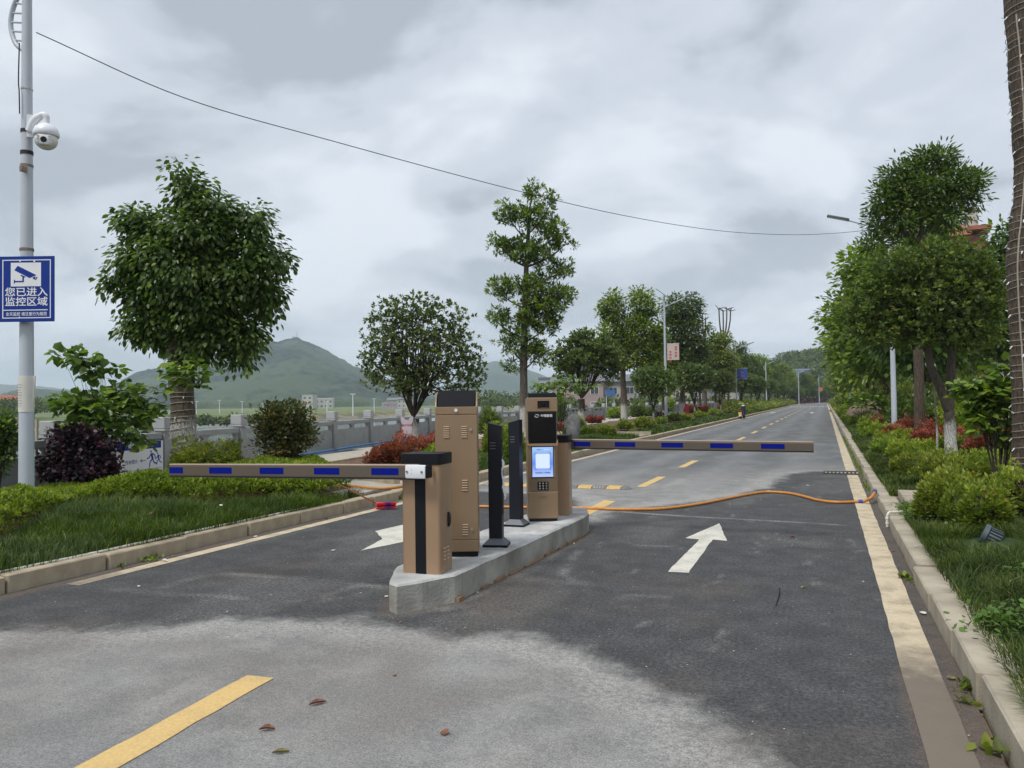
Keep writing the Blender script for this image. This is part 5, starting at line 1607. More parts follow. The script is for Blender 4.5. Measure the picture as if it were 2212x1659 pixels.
# ------------------------------------------------------------------ balustrade
def balustrade():
    t = thing('stone_balustrade', 'long grey granite balustrade with square posts and solid panels along the river', 'balustrade', (0, 0, 0))
    pts = [C2W(l, d) for l, d in [(-7.6, 10.2)]]
    # walk along xb(y), a post every ~3 m
    ys = []
    y = -3.0
    pos = []
    anchor = [PD(px, CY, d)[:2] for px, d in ((516, 18.6), (717, 24.2), (796, 27.3), (863.6, 30.3), (923.5, 34))]
    first = anchor[0]
    d0 = np.array([-0.9, 3.0])
    back = [first-unit(np.array([[-0.6, 3.0]]))[0]*2.9*i for i in range(5, 0, -1)]
    pos = back+[first, (np.array(anchor[0])+np.array(anchor[1]))/2]+anchor[1:]
    last = pos[-1]
    yy = last[1]+2.9
    while yy < 125:
        x = np.interp(yy, [last[1], 41, 57.3, 69.5, 110, 400], [last[0], -16.6, -18.3, -17.6, -16, -16]); pos.append(np.array([x, yy])); yy += 2.9
    zg = 0.14
    pm = S().box(-0.13, 0.13, -0.13, 0.13, 0, 0.90, 0.008, 1).mesh('post', M_granite)
    cm = S().box(-0.105, 0.105, -0.105, 0.105, 0.90, 0.955).box(-0.15, 0.15, -0.15, 0.15, 0.955, 1.0, 0.006, 1).box(-0.145, 0.145, -0.145, 0.145, 1.0, 1.24, 0.02, 2).mesh('cap', M_granite2)
    for i, p in enumerate(pos):
        q = pos[min(i+1, len(pos)-1)]; r = pos[max(i-1, 0)]
        ang = math.atan2(q[1]-r[1], q[0]-r[0])
        o = link_mesh('post', pm, t); o.location = (p[0], p[1], zg); o.rotation_euler = (0, 0, ang)
        c = link_mesh('cap', cm, o)
        if i < len(pos)-1:
            Ls = float(np.hypot(*(q-p))); an = math.atan2(q[1]-p[1], q[0]-p[0])
            rl = S().box(0.135, Ls-0.135, -0.09, 0.09, 0.80, 0.93, 0.02, 2).obj('rail', M_granite, t); rl.location = (p[0], p[1], zg); rl.rotation_euler = (0, 0, an)
            pn = S().box(0.135, Ls-0.135, -0.05, 0.05, 0.08, 0.66, 0.008, 1).obj('panel', M_granite, t); pn.location = rl.location; pn.rotation_euler = rl.rotation_euler
            for k in range(3):   # shallow slanted relief lines
                xx = 0.5+k*(Ls-1.2)/2
                if p[1] < 45:
                    S().add([(xx, -0.052, .5), (xx+.02, -0.052, .5), (xx+.22, -0.052, .36), (xx+.20, -0.052, .36), (xx, -0.049, .5), (xx+.02, -0.049, .5), (xx+.22, -0.049, .36), (xx+.20, -0.049, .36)],
                            [(0, 1, 2, 3), (7, 6, 5, 4), (0, 4, 5, 1), (3, 2, 6, 7)]).obj('relief_line', M_granite2, pn)
            s = S()
            for xx in (0.135, Ls/2, Ls-0.135):
                wv = 0.10 if xx == Ls/2 else 0.09
                s.extrude([(max(.136, xx-wv*1.6), .661), (min(Ls-.136, xx+wv*1.6), .661), (min(Ls-.136, xx+wv*0.7), .72), (min(Ls-.136, xx+wv*1.7), .799), (max(.136, xx-wv*1.7), .799), (max(.136, xx-wv*0.7), .72)], -0.045, 0.045)
            o2 = s.obj('rail_support', M_granite, pn)
            bs = S().box(0.0, Ls, -0.11, 0.11, -0.1, 0.078).obj('blue_base', M_bluebase, t); bs.location = rl.location; bs.rotation_euler = rl.rotation_euler
    return pos


def C2W(l, d):
    return np.array([l*math.cos(YAW)-d*math.sin(YAW), l*math.sin(YAW)+d*math.cos(YAW)])


bal = balustrade()
# blue pipe along its foot
pp = [(p[0]+0.3, p[1], 0.2) for p in bal[:14]]
S().tube(smooth_path(pp, 4), 0.022, 8).obj('blue_pipe', M_bluepipe, None, True, label='blue water pipe running along the foot of the balustrade', cat='pipe')


# sign fixed on the balustrade
def route_sign():
    dS = 16.0
    a = PD(262, 985, dS)
    # plane through balustrade between posts
    p, q = bal[4], bal[5]
    for i in range(len(bal)-1):
        l0 = (bal[i]@np.array([math.cos(YAW), math.sin(YAW)]))/(bal[i]@np.array([-math.sin(YAW), math.cos(YAW)]))
        l1 = (bal[i+1]@np.array([math.cos(YAW), math.sin(YAW)]))/(bal[i+1]@np.array([-math.sin(YAW), math.cos(YAW)]))
        if l0 <= (315-CX)/F <= l1 or l1 <= (315-CX)/F <= l0: p, q = bal[i], bal[i+1]; break
    dv = q-p; an = math.atan2(dv[1], dv[0])
    nrm = np.array([dv[1], -dv[0]])/np.hypot(*dv)

    def hit(px, py):
        r = ray(px, py); o = OO[:2]; pt = p+nrm*0.12
        tt = ((pt-o)@nrm)/(r[:2]@nrm); return OO+r*tt
    L0 = hit(250, 990); R0 = hit(350.5, 990)
    top = hit(350, 951)[2]; bot = hit(350, 1018)[2]-0.05
    w = float(np.hypot(*(R0-L0)[:2])); h = top-bot
    t = thing('direction_sign', 'white and blue evacuation route sign leaning on the balustrade', 'sign', (L0[0], L0[1], bot), an)
    pl = S().box(0, w, -0.02, 0, 0, h).obj('plate', M_signwhite, t)
    S().box(0, w*0.95, -0.0225, -0.0205, h*0.79, h).obj('title_band', M_signblue, pl)
    text_obj('lettering', '转移路线指示牌', h*0.155, M_signwhite, pl, (w*0.50, -0.0235, h*0.895), bold=0.002)
    text_obj('lettering', '白水完小', h*0.13, M_signblue, pl, (w*0.30, -0.0215, h*0.45), bold=0.001)
    U = lambda pts: [(w*x, h*z) for x, z in pts]

    def line(pts, r, nm='pictogram'):
        s = S()
        for a_, b_ in zip(pts[:-1], pts[1:]):
            a_ = np.array([a_[0]*w, a_[1]*h]); b_ = np.array([b_[0]*w, b_[1]*h]); d_ = b_-a_; d_ = d_/np.hypot(*d_); nn_ = np.array([-d_[1], d_[0]])*r
            s.extrude([tuple(a_-nn_), tuple(b_-nn_), tuple(b_+nn_), tuple(a_+nn_)], -0.0235, -0.0208)
        return s.obj(nm, M_signblue, pl)
    line([(0.60, 0.46), (0.49, 0.46)], h*0.008, 'arrow'); line([(0.52, 0.50), (0.485, 0.46), (0.52, 0.42)], h*0.009, 'arrow')
    for ox, oz, k in ((0.73, 0.50, 1.0), (0.88, 0.47, 0.72)):
        T = lambda pts: [(ox+x*k, oz+z*k) for x, z in pts]
        S().cyl((w*(ox-0.01*k), -0.0235, h*(oz+0.20*k)), (w*(ox-0.01*k), -0.0208, h*(oz+0.20*k)), h*0.032*k, n=12).obj('pictogram', M_signblue, pl)
        line(T([(0.0, 0.15), (0.025, -0.02)]), h*0.042*k)
        line(T([(-0.01, 0.13), (-0.05, 0.03), (-0.10, 0.0)]), h*0.016*k)
        line(T([(0.01, 0.14), (0.07, 0.10), (0.09, 0.0)]), h*0.016*k)
        line(T([(0.02, -0.02), (-0.03, -0.10), (-0.045, -0.24)]), h*0.020*k)
        line(T([(0.03, -0.02), (0.05, -0.12), (0.12, -0.17)]), h*0.020*k)
    S().box(w*0.1, w*0.97, -0.0225, -0.0205, h*0.195, h*0.205).obj('rule', M_signblue, pl)
    text_obj('lettering', '转移责任人：        联系电话', h*0.055, M_signblue, pl, (w*0.45, -0.0215, h*0.12))


route_sign()


# ------------------------------------------------------------------ trees, near and middle
def wrap_lights(t, P2, R2, z0, z1, pitch, n_name='string_lights', phase=0.0, bulbs=True, r=0.006):
    """fairy lights wound round a trunk"""
    zs = np.array([p[2] for p in P2]); xs = np.array([p[0] for p in P2]); ys = np.array([p[1] for p in P2]); rr = np.array(R2)
    s = S(); pts = []
    n = int((z1-z0)/pitch*18)
    for i in range(n):
        z = z0+(z1-z0)*i/n; a = phase+2*math.pi*i/18
        r_ = np.interp(z, zs, rr)+0.008+0.004*math.sin(i*0.7)
        pts.append((np.interp(z, zs, xs)+r_*math.cos(a), np.interp(z, zs, ys)+r_*math.sin(a), z+0.022*math.sin(i*0.031*3.1)+0.012*math.sin(i*0.37)))
    s.tube(pts, r, 5)
    o = s.obj(n_name, M_string, t)
    if bulbs:
        b = S()
        for i in range(0, n, 8):
            p = pts[i]; c = (np.interp(p[2], zs, xs), np.interp(p[2], zs, ys)); d = np.array([p[0]-c[0], p[1]-c[1]]); d = d/np.hypot(*d)
            b.cyl(p, (p[0]+d[0]*0.03, p[1]+d[1]*0.03, p[2]-0.035+0.05*((i // 5) % 2)), 0.008, 0.005, 5)
        props(b.obj('bulbs', M_signwhite, o), kind='stuff')
    return o


# big camphor-like tree on the left
big, B, P2, R2 = tree('broadleaf_tree', 'large dark drooping-leaved tree with fairy-light wrapped trunk, left of the mountain', 'tree', 400, 13.6,
    [(388, 372, 20, 26), (410, 420, 46, 38), (470, 452, 50, 32), (545, 470, 34, 30), (290, 470, 38, 24), (330, 505, 58, 42), (430, 510, 88, 58), (540, 530, 58, 52), (592, 562, 34, 34), (285, 560, 42, 46), (400, 580, 108, 78), (520, 600, 78, 66), (575, 640, 38, 46), (252, 612, 20, 30), (310, 650, 52, 42), (440, 660, 88, 58), (338, 708, 48, 44), (296, 705, 30, 26), (455, 722, 74, 44), (530, 720, 42, 44), (415, 762, 46, 24), (520, 775, 26, 28)],
    [(398, 960, 56), (394, 870, 50), (388, 790, 46), (378, 700, 42), (385, 620, 34)], 700, L_cam, M_barkw,
    clumps=1500, per=17, csize=0.13, lsize=0.115, kind='ovate', droop=0.95, outer=0.36, targets=40, gz=0.42, stems=7, deep=0.9)
wrap_lights(big, P2, R2, 0.35, 2.4, 0.11)

tree('osmanthus_tree', 'round vase-shaped tree with many stems and whitewashed foot left of the kiosk', 'tree', 893, 20,
     [(850, 700, 66, 58), (960, 700, 62, 55), (900, 670, 70, 34), (830, 770, 55, 62), (905, 760, 95, 70), (990, 770, 62, 62), (1020, 800, 36, 45), (880, 820, 95, 38), (800, 790, 28, 40), (1000, 850, 45, 22)],
     [(894, 955, 30), (893, 905, 26)], 900, L_osm, M_barkw2, clumps=1750, per=9, csize=0.075, lsize=0.088, kind='ovate', droop=-0.3, outer=0.42, rosette=True, up=0.5, stems=11, targets=130, branch_r=0.04, gz=0.4)

tree('evergreen_tree', 'tall slender tree with layered upturned leaves behind the payment kiosk', 'tree', 1132, 28,
     [(1150, 415, 26, 24), (1180, 435, 24, 26), (1100, 460, 34, 24), (1150, 470, 50, 34), (1195, 500, 34, 32), (1090, 530, 38, 26), (1150, 545, 55, 34), (1215, 525, 28, 14), (1210, 580, 32, 22), (1085, 620, 36, 24), (1150, 620, 50, 36), (1205, 635, 40, 18), (1085, 685, 34, 24), (1150, 690, 45, 32), (1190, 700, 28, 26), (1110, 740, 38, 30), (1160, 760, 36, 30), (1105, 790, 22, 18), (1175, 660, 60, 18)],
     [(1132, 925, 19), (1131, 840, 17), (1133, 700, 14), (1138, 560, 10), (1145, 450, 5)], 640, L_tall, bark_mat('grey_bark_limewashed', (0.045, 0.038, 0.03), (0.14, 0.12, 0.095), 1.05),
     clumps=1500, per=13, csize=0.17, lsize=0.15, kind='narrow', rosette=True, up=0.35, droop=0, outer=0.5, stems=None, targets=0, gz=0.4)
# its side branches, each leaving the trunk at its own height
te = [o for o in COL.objects if o.name.startswith('evergreen_tree')][0]
s = S()
for (px, py, sx_, sy) in [(1150, 415, 0, 60), (1190, 440, 0, 70), (1098, 465, 0, 50), (1205, 505, 0, 45), (1085, 535, 0, 40), (1222, 528, 0, 50), (1215, 585, 0, 35), (1075, 625, 0, 40), (1210, 635, 0, 25), (1230, 610, 0, 60), (1070, 690, 0, 40), (1185, 700, 0, 40), (1100, 745, 0, 35), (1165, 760, 0, 40), (1120, 480, 0, 60), (1165, 520, 0, 50), (1110, 590, 0, 40), (1190, 660, 0, 40)]:
    for k in range(2):
        a = PD(1133+(560-py)*0.02, py+sy, 28)-np.array(te.location); b = PD(px, py, 28+rng.uniform(-1.2, 1.2))-np.array(te.location)
        s.tube(bez(a, a+(b-a)*np.array([.6, .6, .3]), b, 5), np.linspace(0.035, 0.008, 5), 5)
s.obj('side_branches', M_barkd, te)

tree('osmanthus_tree', 'round dark tree on low dark limbs between kiosk and yellowish tree', 'tree', 1256, 38,
     [(1225, 770, 38, 40), (1270, 750, 45, 38), (1305, 765, 38, 40), (1260, 785, 62, 36), (1320, 800, 25, 30), (1215, 800, 25, 22), (1255, 730, 28, 16)],
     [(1256, 900, 16), (1256, 862, 14)], 860, L_osm, M_barkw2, clumps=1250, per=9, csize=0.12, lsize=0.15, kind='ovate', rosette=True, outer=0.45, stems=9, targets=60, branch_r=0.06, gz=0.4)
tree('camphor_tree', 'yellow-green tree with two rounded crowns behind the round dark tree', 'tree', 1347, 48,
     [(1322, 665, 28, 32), (1385, 660, 34, 34), (1325, 720, 34, 32), (1375, 720, 42, 40), (1350, 770, 40, 30), (1400, 770, 34, 32), (1420, 730, 22, 34)],
     [(1348, 870, 14), (1346, 820, 12), (1345, 740, 10)], None, L_camlight, M_barkw, clumps=1050, per=14, csize=0.17, lsize=0.19, kind='ovate', droop=0.4, outer=0.33, targets=25, gz=0.4)
tree('broadleaf_tree', 'tall dark green tree right behind the lamp with the pink banner', 'tree', 1475, 67,
     [(1460, 670, 34, 36), (1495, 665, 26, 28), (1450, 720, 38, 38), (1490, 720, 40, 40), (1465, 780, 42, 34), (1430, 770, 26, 30), (1505, 760, 30, 34)],
     [(1475, 880, 11), (1473, 760, 9)], None, L_cam, M_barkw, clumps=1100, per=14, csize=0.22, lsize=0.24, kind='quad', droop=0.5, outer=0.35, targets=25, gz=0.4)
# bare pollarded trees behind
for lab, px0, tips in (('bare pollarded tree with two tall stubby limbs above the left tree row', 1562, [(1553, 668), (1562, 672), (1570, 668), (1578, 672)]), ('thin bare tree top rising left of the pollarded tree', 1522, [(1517, 678), (1524, 690)])):
    bp = PD(px0, CY, 95); Bz = np.array([bp[0], bp[1], 0.2])
    t = thing('bare_tree', lab, 'tree', Bz, 0)
    f0 = PD(px0, 740, 95)-Bz
    S().tube([(0, 0, -0.2), tuple(f0)], [0.25, 0.17], 8).obj('trunk', M_bark, t)
    s = S()
    for tx, ty in tips:
        e = PD(tx, ty, 95)-Bz; s.tube(bez(f0, f0+(e-f0)*np.array([1.0, 1.0, .4]), e, 5), [0.13, .12, .1, .09, .08], 6)
        for k in range(6): s.tube([tuple(e), tuple(e+rng.normal(size=3)*np.array([.35, .35, .15])+np.array([0, 0, .25]))], [0.06, 0.03], 5)
    s.obj('limbs', M_bark, t)

# right side --------------------------------------------------
L_dome = leaf_mat('olive_leaf_crown', [(0.0, (0.03, 0.045, 0.013)), (0.5, (0.095, 0.125, 0.033)), (0.94, (0.21, 0.25, 0.05)), (1.0, (0.34, 0.15, 0.08))], 0.38, 0.4, 0.4)
tR, BR_, P2, R2 = tree('osmanthus_tree', 'wide domed tree with a forked dark trunk beside the fairy-light trunk', 'tree', 2050, 14,
     [(1930, 590, 72, 58), (2000, 565, 80, 50), (2070, 570, 70, 52), (2125, 600, 50, 48), (1900, 650, 70, 55), (2000, 650, 110, 65), (2100, 660, 70, 62), (1895, 710, 60, 42), (1985, 715, 95, 42), (2090, 720, 65, 40), (2150, 660, 22, 60), (1850, 690, 30, 45)],
     [(2052, 925, 23), (2050, 895, 21), (2052, 868, 18), (2055, 800, 17), (2054, 752, 15)], None, L_dome, bark_mat('patchy_bark', (0.035, 0.027, 0.02), (0.10, 0.08, 0.06), 0.72), clumps=3300, per=9, csize=0.075, lsize=0.075, kind='ovate', rosette=True, up=0.5, outer=0.42, stems=9, targets=150, branch_r=0.042, gz=0.4, multi=M_barkd)
tree('broadleaf_tree', 'tall airy tree with upswept crown rising behind the right lamp', 'tree', 1985, 22,
     [(2030, 345, 28, 26), (2000, 370, 48, 36), (1940, 380, 36, 34), (2060, 400, 50, 40), (1980, 420, 62, 44), (2095, 420, 30, 45), (1915, 430, 34, 34), (1900, 480, 30, 34), (1950, 480, 50, 40), (2040, 470, 55, 34), (1890, 530, 30, 30), (2000, 340, 30, 16), (2110, 390, 16, 20)],
     [(1986, 890, 22), (1984, 760, 19), (1985, 600, 16), (1988, 520, 13)], None, L_camlight if False else L_cam, M_barkn, clumps=950, per=13, csize=0.13, lsize=0.155, kind='narrow', droop=0.1, outer=0.42, targets=60, stems=8, gz=0.4)

s = S(); p0 = PD(2048, 885, 14)-BR_; p1 = PD(2030, 835, 14)-BR_; p2 = PD(2010, 790, 14)-BR_; p3 = PD(2002, 735, 14)-BR_
s.tube(smooth_path([p0, p1, p2, p3], 4), [0.085, 0.082, 0.08, 0.078, 0.075, 0.072, 0.07, 0.068, 0.065, 0.062, 0.06, 0.058, 0.055], 12)
for (px, py) in ((1960, 690), (1930, 650), (1990, 640), (2030, 660), (1900, 700), (2010, 600)):
    e_ = PD(px, py, 14+rng.uniform(-.5, .5))-BR_; s.tube(bez(p3, p3+(e_-p3)*np.array([.4, .4, .7]), e_, 5), np.linspace(0.04, 0.012, 5), 6)
s.obj('second_trunk', MATS['patchy_bark'], tR, True)

# near trunk at the right edge
def near_trunk():
    d = 9.3
    bp = PD(2216, CY, d); Bz = np.array([bp[0], bp[1], 0.3])
    t = thing('broadleaf_tree', 'thick furrowed trunk wound with white fairy lights at the right edge', 'tree', Bz, 0)
    prof = [(y_ * 0 + e_ + 9 + w_ / 2, y_, w_) for e_, y_, w_ in [(2186, 1010, 74), (2184, 900, 72), (2181, 780, 72), (2178, 690, 74), (2174, 600, 82), (2173, 560, 86), (2178, 500, 80), (2185, 440, 68), (2189, 350, 64), (2183, 270, 68), (2175, 130, 74), (2168, 0, 78), (2160, -250, 74)]]
    pts = []; rs = []
    for (x0, y0, w0), (x1, y1, w1) in zip(prof[:-1], prof[1:]):
        for k in range(8):
            u = k/8; pts.append(PD(x0+(x1-x0)*u, y0+(y1-y0)*u, d)-Bz+rng.normal(size=3)*0.002); rs.append((w0+(w1-w0)*u)/F*d/2)
    s = S().tube(pts, rs, 28)
    n = 28
    V2 = []
    for i, v in enumerate(s.v):
        ring_ = i // n; k = i % n; c = pts[ring_]
        dd = np.array(v)-c; q = 1+0.028*math.sin(k*2.2+ring_*0.35)+0.07*(vnoise(np.array([k*0.9]), np.array([ring_*0.35]))[0]-0.5)*2
        V2.append(tuple(c+dd*q))
    s.v = V2
    s.obj('trunk', M_barkn, t, True)
    wrap_lights(t, pts, rs, 0.3, 6.2, 0.10, r=0.0038)
    # vertical feed wire
    vp = []
    for z in np.arange(0.2, 5.9, 0.12):
        zs = np.array([p[2] for p in pts]); r_ = np.interp(z, zs, rs)+0.012; cx = np.interp(z, zs, [p[0] for p in pts]); cy = np.interp(z, zs, [p[1] for p in pts])
        a = rad(235)+0.10*math.sin(z*1.7); vp.append((cx+r_*math.cos(a), cy+r_*math.sin(a), z))
    S().tube(vp, 0.009, 5).obj('feed_wire', M_string, t)
    # junction box strapped on
    zb_ = PD(2200, 392, d)[2]-Bz[2]
    bx = S().box(-0.06, 0.06, -0.05, 0.0, -0.11, 0.11, 0.008, 2)
    i = min(range(len(pts)), key=lambda k: abs(pts[k][2]-zb_)); c = pts[i]
    M = Matrix.Translation((float(c[0])-0.02, float(c[1])-rs[i]-0.0, zb_)) @ Matrix.Rotation(rad(12), 4, 'Z')
    jb = bx.xf(M).obj('junction_box', paint('olive_box', (0.22, 0.21, 0.13), 0.5), t)
    # crown above the frame
    fol, c2 = foliage([(0.6, 0, 10.2, 1.9, 1.9, 1.5), (0.2, 0.8, 11.4, 1.5, 1.5, 1.2)], 500, 14, 0.14, 0.13, 'narrow', 0.6)
    cr = link_mesh('crown', leaf_mesh('crown', [fol], L_cam), t); cr['kind'] = 'stuff'
    S().tube([tuple(pts[-1]), tuple(pts[-1]+np.array([0.1, 0, 1.6]))], [rs[-1], rs[-1]*0.8], 14).obj('upper_trunk', M_barkn, t, True)
    limbs_shape(pts[-1]+np.array([0.1, 0, 1.5]), c2[:25], 0.09, stems=5).obj('limbs', M_barkn, t)


near_trunk()

# young stake left of the forked trunk (whitewashed)
q = PD(2021, CY, 16.5)
tt = thing('sapling', 'thin whitewashed sapling stem standing left of the forked trunk', 'sapling', (q[0], q[1], 0.35))
S().tube([(0, 0, -0.1), (0.005, 0, 0.45), (-0.02, 0, 1.15), (-0.02, 0.02, 1.9)], [0.022, 0.02, 0.016, 0.012], 8).obj('stem', bark_mat('sapling_bark', (0.05, 0.04, 0.03), (0.12, 0.1, 0.08), 0.6), tt)

# tree rows, copies of a few prototypes
def proto(name, label, cat, kind, h, r, trunk_h, leafm, barkm, lobes, clumps, per, csize, lsize, lk, droop=0.4, rosette=False, stems=7):
    t = thing(name, label, cat, (0, 0, 0))
    S().tube([(0, 0, -0.3), (0.02, 0, trunk_h*0.5), (0.0, 0.02, trunk_h), (0.03, 0, trunk_h*1.4)], [0.17*h/9, 0.14*h/9, 0.12*h/9, 0.08*h/9], 8).obj('trunk', barkm, t, True)
    fol, c = foliage(lobes, clumps, per, csize, lsize, lk, droop, 0.36, 0.5, rosette)
    limbs_shape(np.array([0.02, 0, trunk_h]), c[:30], 0.07*h/9, stems=stems).obj('limbs', barkm, t)
    cr = link_mesh('crown', leaf_mesh('crown', [fol], leafm), t); cr['kind'] = 'stuff'
    return t


ORD = ['first', 'second', 'third', 'fourth', 'fifth', 'sixth', 'seventh', 'eighth', 'ninth', 'tenth', 'eleventh', 'twelfth', 'thirteenth', 'fourteenth', 'fifteenth', 'sixteenth', 'seventeenth', 'eighteenth', 'nineteenth', 'twentieth', 'twenty-first', 'twenty-second', 'twenty-third', 'twenty-fourth', 'twenty-fifth', 'twenty-sixth', 'twenty-seventh', 'twenty-eighth', 'twenty-ninth', 'thirtieth']
tallA = proto('camphor_tree', 'x', 'tree', 0, 9.5, 2, 2.6, L_cam, M_barkw,
              [(0, 0, 4.4, 1.9, 1.9, 1.3), (0.9, 0.3, 5.6, 1.4, 1.5, 1.2), (-0.9, -0.3, 6.0, 1.4, 1.4, 1.2), (0.2, 0.4, 7.2, 1.4, 1.4, 1.2), (0.1, -0.2, 8.4, 0.9, 0.9, 0.8), (-1.2, 0.5, 4.8, 1.1, 1.1, 0.9)], 950, 12, 0.27, 0.28, 'quad')
tallB = proto('camphor_tree', 'x', 'tree', 0, 9.5, 2, 2.4, L_camlight, M_barkw,
              [(0, 0, 4.0, 2.0, 1.9, 1.3), (0.8, -0.5, 5.4, 1.5, 1.5, 1.2), (-0.8, 0.4, 5.3, 1.6, 1.5, 1.2), (0.0, 0.0, 6.9, 1.5, 1.5, 1.3), (0.9, 0.4, 7.6, 0.9, 0.9, 0.8)], 950, 12, 0.27, 0.28, 'quad')
osmP = proto('osmanthus_tree', 'x', 'tree', 1, 4.2, 1.7, 0.85, L_osm, M_barkw2,
             [(0, 0, 2.6, 1.5, 1.5, 0.9), (0.6, 0.2, 3.1, 1.0, 1.0, 0.75), (-0.6, -0.2, 3.1, 1.0, 1.0, 0.75), (0, 0.2, 3.5, 1.0, 1.0, 0.5)], 1100, 9, 0.14, 0.16, 'quad', -0.2, True, 8)

left_tall = [(1545, -11.5, 715, 1), (1600, -11.5, 738, 0), (1640, -11.3, 762, 1), (1664, -11.2, 775, 0), (1682, -11.0, 783, 1), (1694, -11, 790, 0), (1703, -11, 795, 1)]
used = {'A': False, 'B': False, 'O': False}


def place(protoT, key, loc, rz, scale, label, group):
    if not used[key]:
        used[key] = True; t = protoT; t.location = Vector([float(v) for v in loc]); t.rotation_euler = (0, 0, rz); t.scale = (scale,)*3; t['label'] = label; t['group'] = group; return t
    return copy_tree(protoT, None, loc, rz, scale, label, group)


for i, (px, X, top, k) in enumerate(left_tall):
    d = depth_at_X(px, X); Yw = PD(px, CY, d)[1]; ztop = PD(px, top, d)[2]
    place(tallB if k else tallA, 'B' if k else 'A', (X, Yw, 0.3), i*1.3, (ztop-0.3)/9.3 if not k else (ztop-.3)/8.6, ('yellowish' if k else 'dark')+f' leafy avenue tree, {ORD[i]} of the left row beyond the pink-banner lamp', 'tall avenue trees along the left bed')
left_fill = [(1432, -13.0, 735, 1), (1512, -13.0, 748, 0), (1573, -12.8, 752, 1), (1622, -12.5, 770, 0), (1652, -12.5, 782, 1), (1673, -12.3, 790, 0)]
for i, (px, X, top, k) in enumerate(left_fill):
    d = depth_at_X(px, X); Yw = PD(px, CY, d)[1]; ztop = PD(px, top, d)[2]
    place(tallB if k else tallA, 'B' if k else 'A', (X, Yw, 0.0), i*1.7+.5, ztop/9.0, f'{["dark", "yellowish"][k]} river-side tree, {ORD[i]} of the back left row behind the avenue trees', 'back row of trees along the river side')
left_osm = [(1410, -9.4, 790), (1500, -9.6, 785), (1556, -9.5, 800), (1600, -9.5, 805), (1636, -9.4, 812), (1660, -9.3, 818), (1678, -9.3, 824), (1692, -9.3, 828)]
for i, (px, X, top) in enumerate(left_osm):
    d = depth_at_X(px, X); Yw = PD(px, CY, d)[1]; ztop = PD(px, top, d)[2]
    place(osmP, 'O', (X, Yw, 0.3), i*1.9+0.4, (ztop-0.3)/4.0, f'low domed tree, {ORD[i]} of the front left row beyond the round dark tree', 'low domed trees along the left bed')
for i, (X, Yw, sc_, k) in enumerate([(3.6, 33, 0.92, 'A'), (2.6, 39, 0.98, 'B'), (2.4, 46, 1.05, 'A'), (2.6, 54, 1.0, 'B'), (2.8, 62, 0.95, 'B'), (3.2, 71, 0.9, 'A'), (2.9, 81, 0.95, 'B'), (2.9, 92, 0.9, 'A'), (3, 105, 0.95, 'B'), (3, 120, 1.0, 'A'), (3, 136, 1.0, 'B'), (3.2, 154, 1.0, 'A'), (3.4, 175, 1.0, 'B'), (3.8, 198, 1.0, 'A')]):
    pT = {'A': tallA, 'B': tallB, 'O': osmP}[k]
    place(pT, k, (X, Yw, -0.7), i*2.1+1, sc_*1.1, f'leafy tree, {ORD[i]} of the right roadside row behind the right lamp', 'avenue trees along the right bed')
for i, (X, Yw, sc_, k) in enumerate([(6.4, 34, 0.85, 'A'), (7.0, 48, 0.9, 'B'), (7.2, 66, 0.95, 'A'), (7.5, 88, 1.0, 'B')]):
    place({'A': tallA, 'B': tallB}[k], k, (X, Yw, 0.4), i*1.7, sc_, f'shade tree, {ORD[i]} of the back row between road and red building', 'shade trees behind the right row')
# trees round the bend
for i in range(16):
    yy = 228+i*11; xx = -10+bend(yy)
    place(tallA if i % 2 else tallB, 'A' if i % 2 else 'B', (xx-(i % 3), yy, 0.2), i*0.9, 1.05+0.1*(i % 3), f'avenue tree, {ORD[i]} on the far bend of the road', 'trees on the far bend')
for i in range(12):
    yy = 222+i*14; xx = -7.9+bend(yy)
    place(osmP, 'O', (xx, yy, 0.2), i*0.9, 1.1, f'low domed tree, {ORD[i]} on the far bend of the road', 'low trees on the far bend')


# ------------------------------------------------------------------ shrubs
UNDER = 'tall shrubs under the right avenue trees'
def mound_leaves(rx, ry, h, n, lsize, kind='ovate', flat=0.75, tone=0.0, outer=0.12, rough=0.24):
    """leafy dome standing on the ground at the origin"""
    per = 7; c = n // per
    th = rng.uniform(0, 2*math.pi, c); u = rng.random(c)**0.6
    ph = np.arccos(1-u*1.0)            # from the top down to the equator
    dr = np.stack([np.sin(ph)*np.cos(th), np.sin(ph)*np.sin(th), np.cos(ph)], -1)
    r = 1-rng.random(c)**2*outer*2
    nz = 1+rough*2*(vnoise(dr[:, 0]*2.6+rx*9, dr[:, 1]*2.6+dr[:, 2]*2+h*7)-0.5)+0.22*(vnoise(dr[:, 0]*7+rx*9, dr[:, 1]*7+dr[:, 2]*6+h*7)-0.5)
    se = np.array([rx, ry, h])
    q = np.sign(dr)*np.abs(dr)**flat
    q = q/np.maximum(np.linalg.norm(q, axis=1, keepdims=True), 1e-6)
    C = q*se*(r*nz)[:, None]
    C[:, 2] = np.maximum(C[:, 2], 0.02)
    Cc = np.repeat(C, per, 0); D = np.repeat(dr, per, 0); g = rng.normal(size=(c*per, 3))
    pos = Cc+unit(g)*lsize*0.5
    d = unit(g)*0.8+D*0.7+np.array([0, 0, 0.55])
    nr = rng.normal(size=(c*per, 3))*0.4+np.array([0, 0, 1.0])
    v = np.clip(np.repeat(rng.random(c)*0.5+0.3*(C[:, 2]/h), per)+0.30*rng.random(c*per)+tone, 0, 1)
    return leaves(pos, d, nr, lsize*(0.7+0.6*rng.random(c*per)), kind, v)


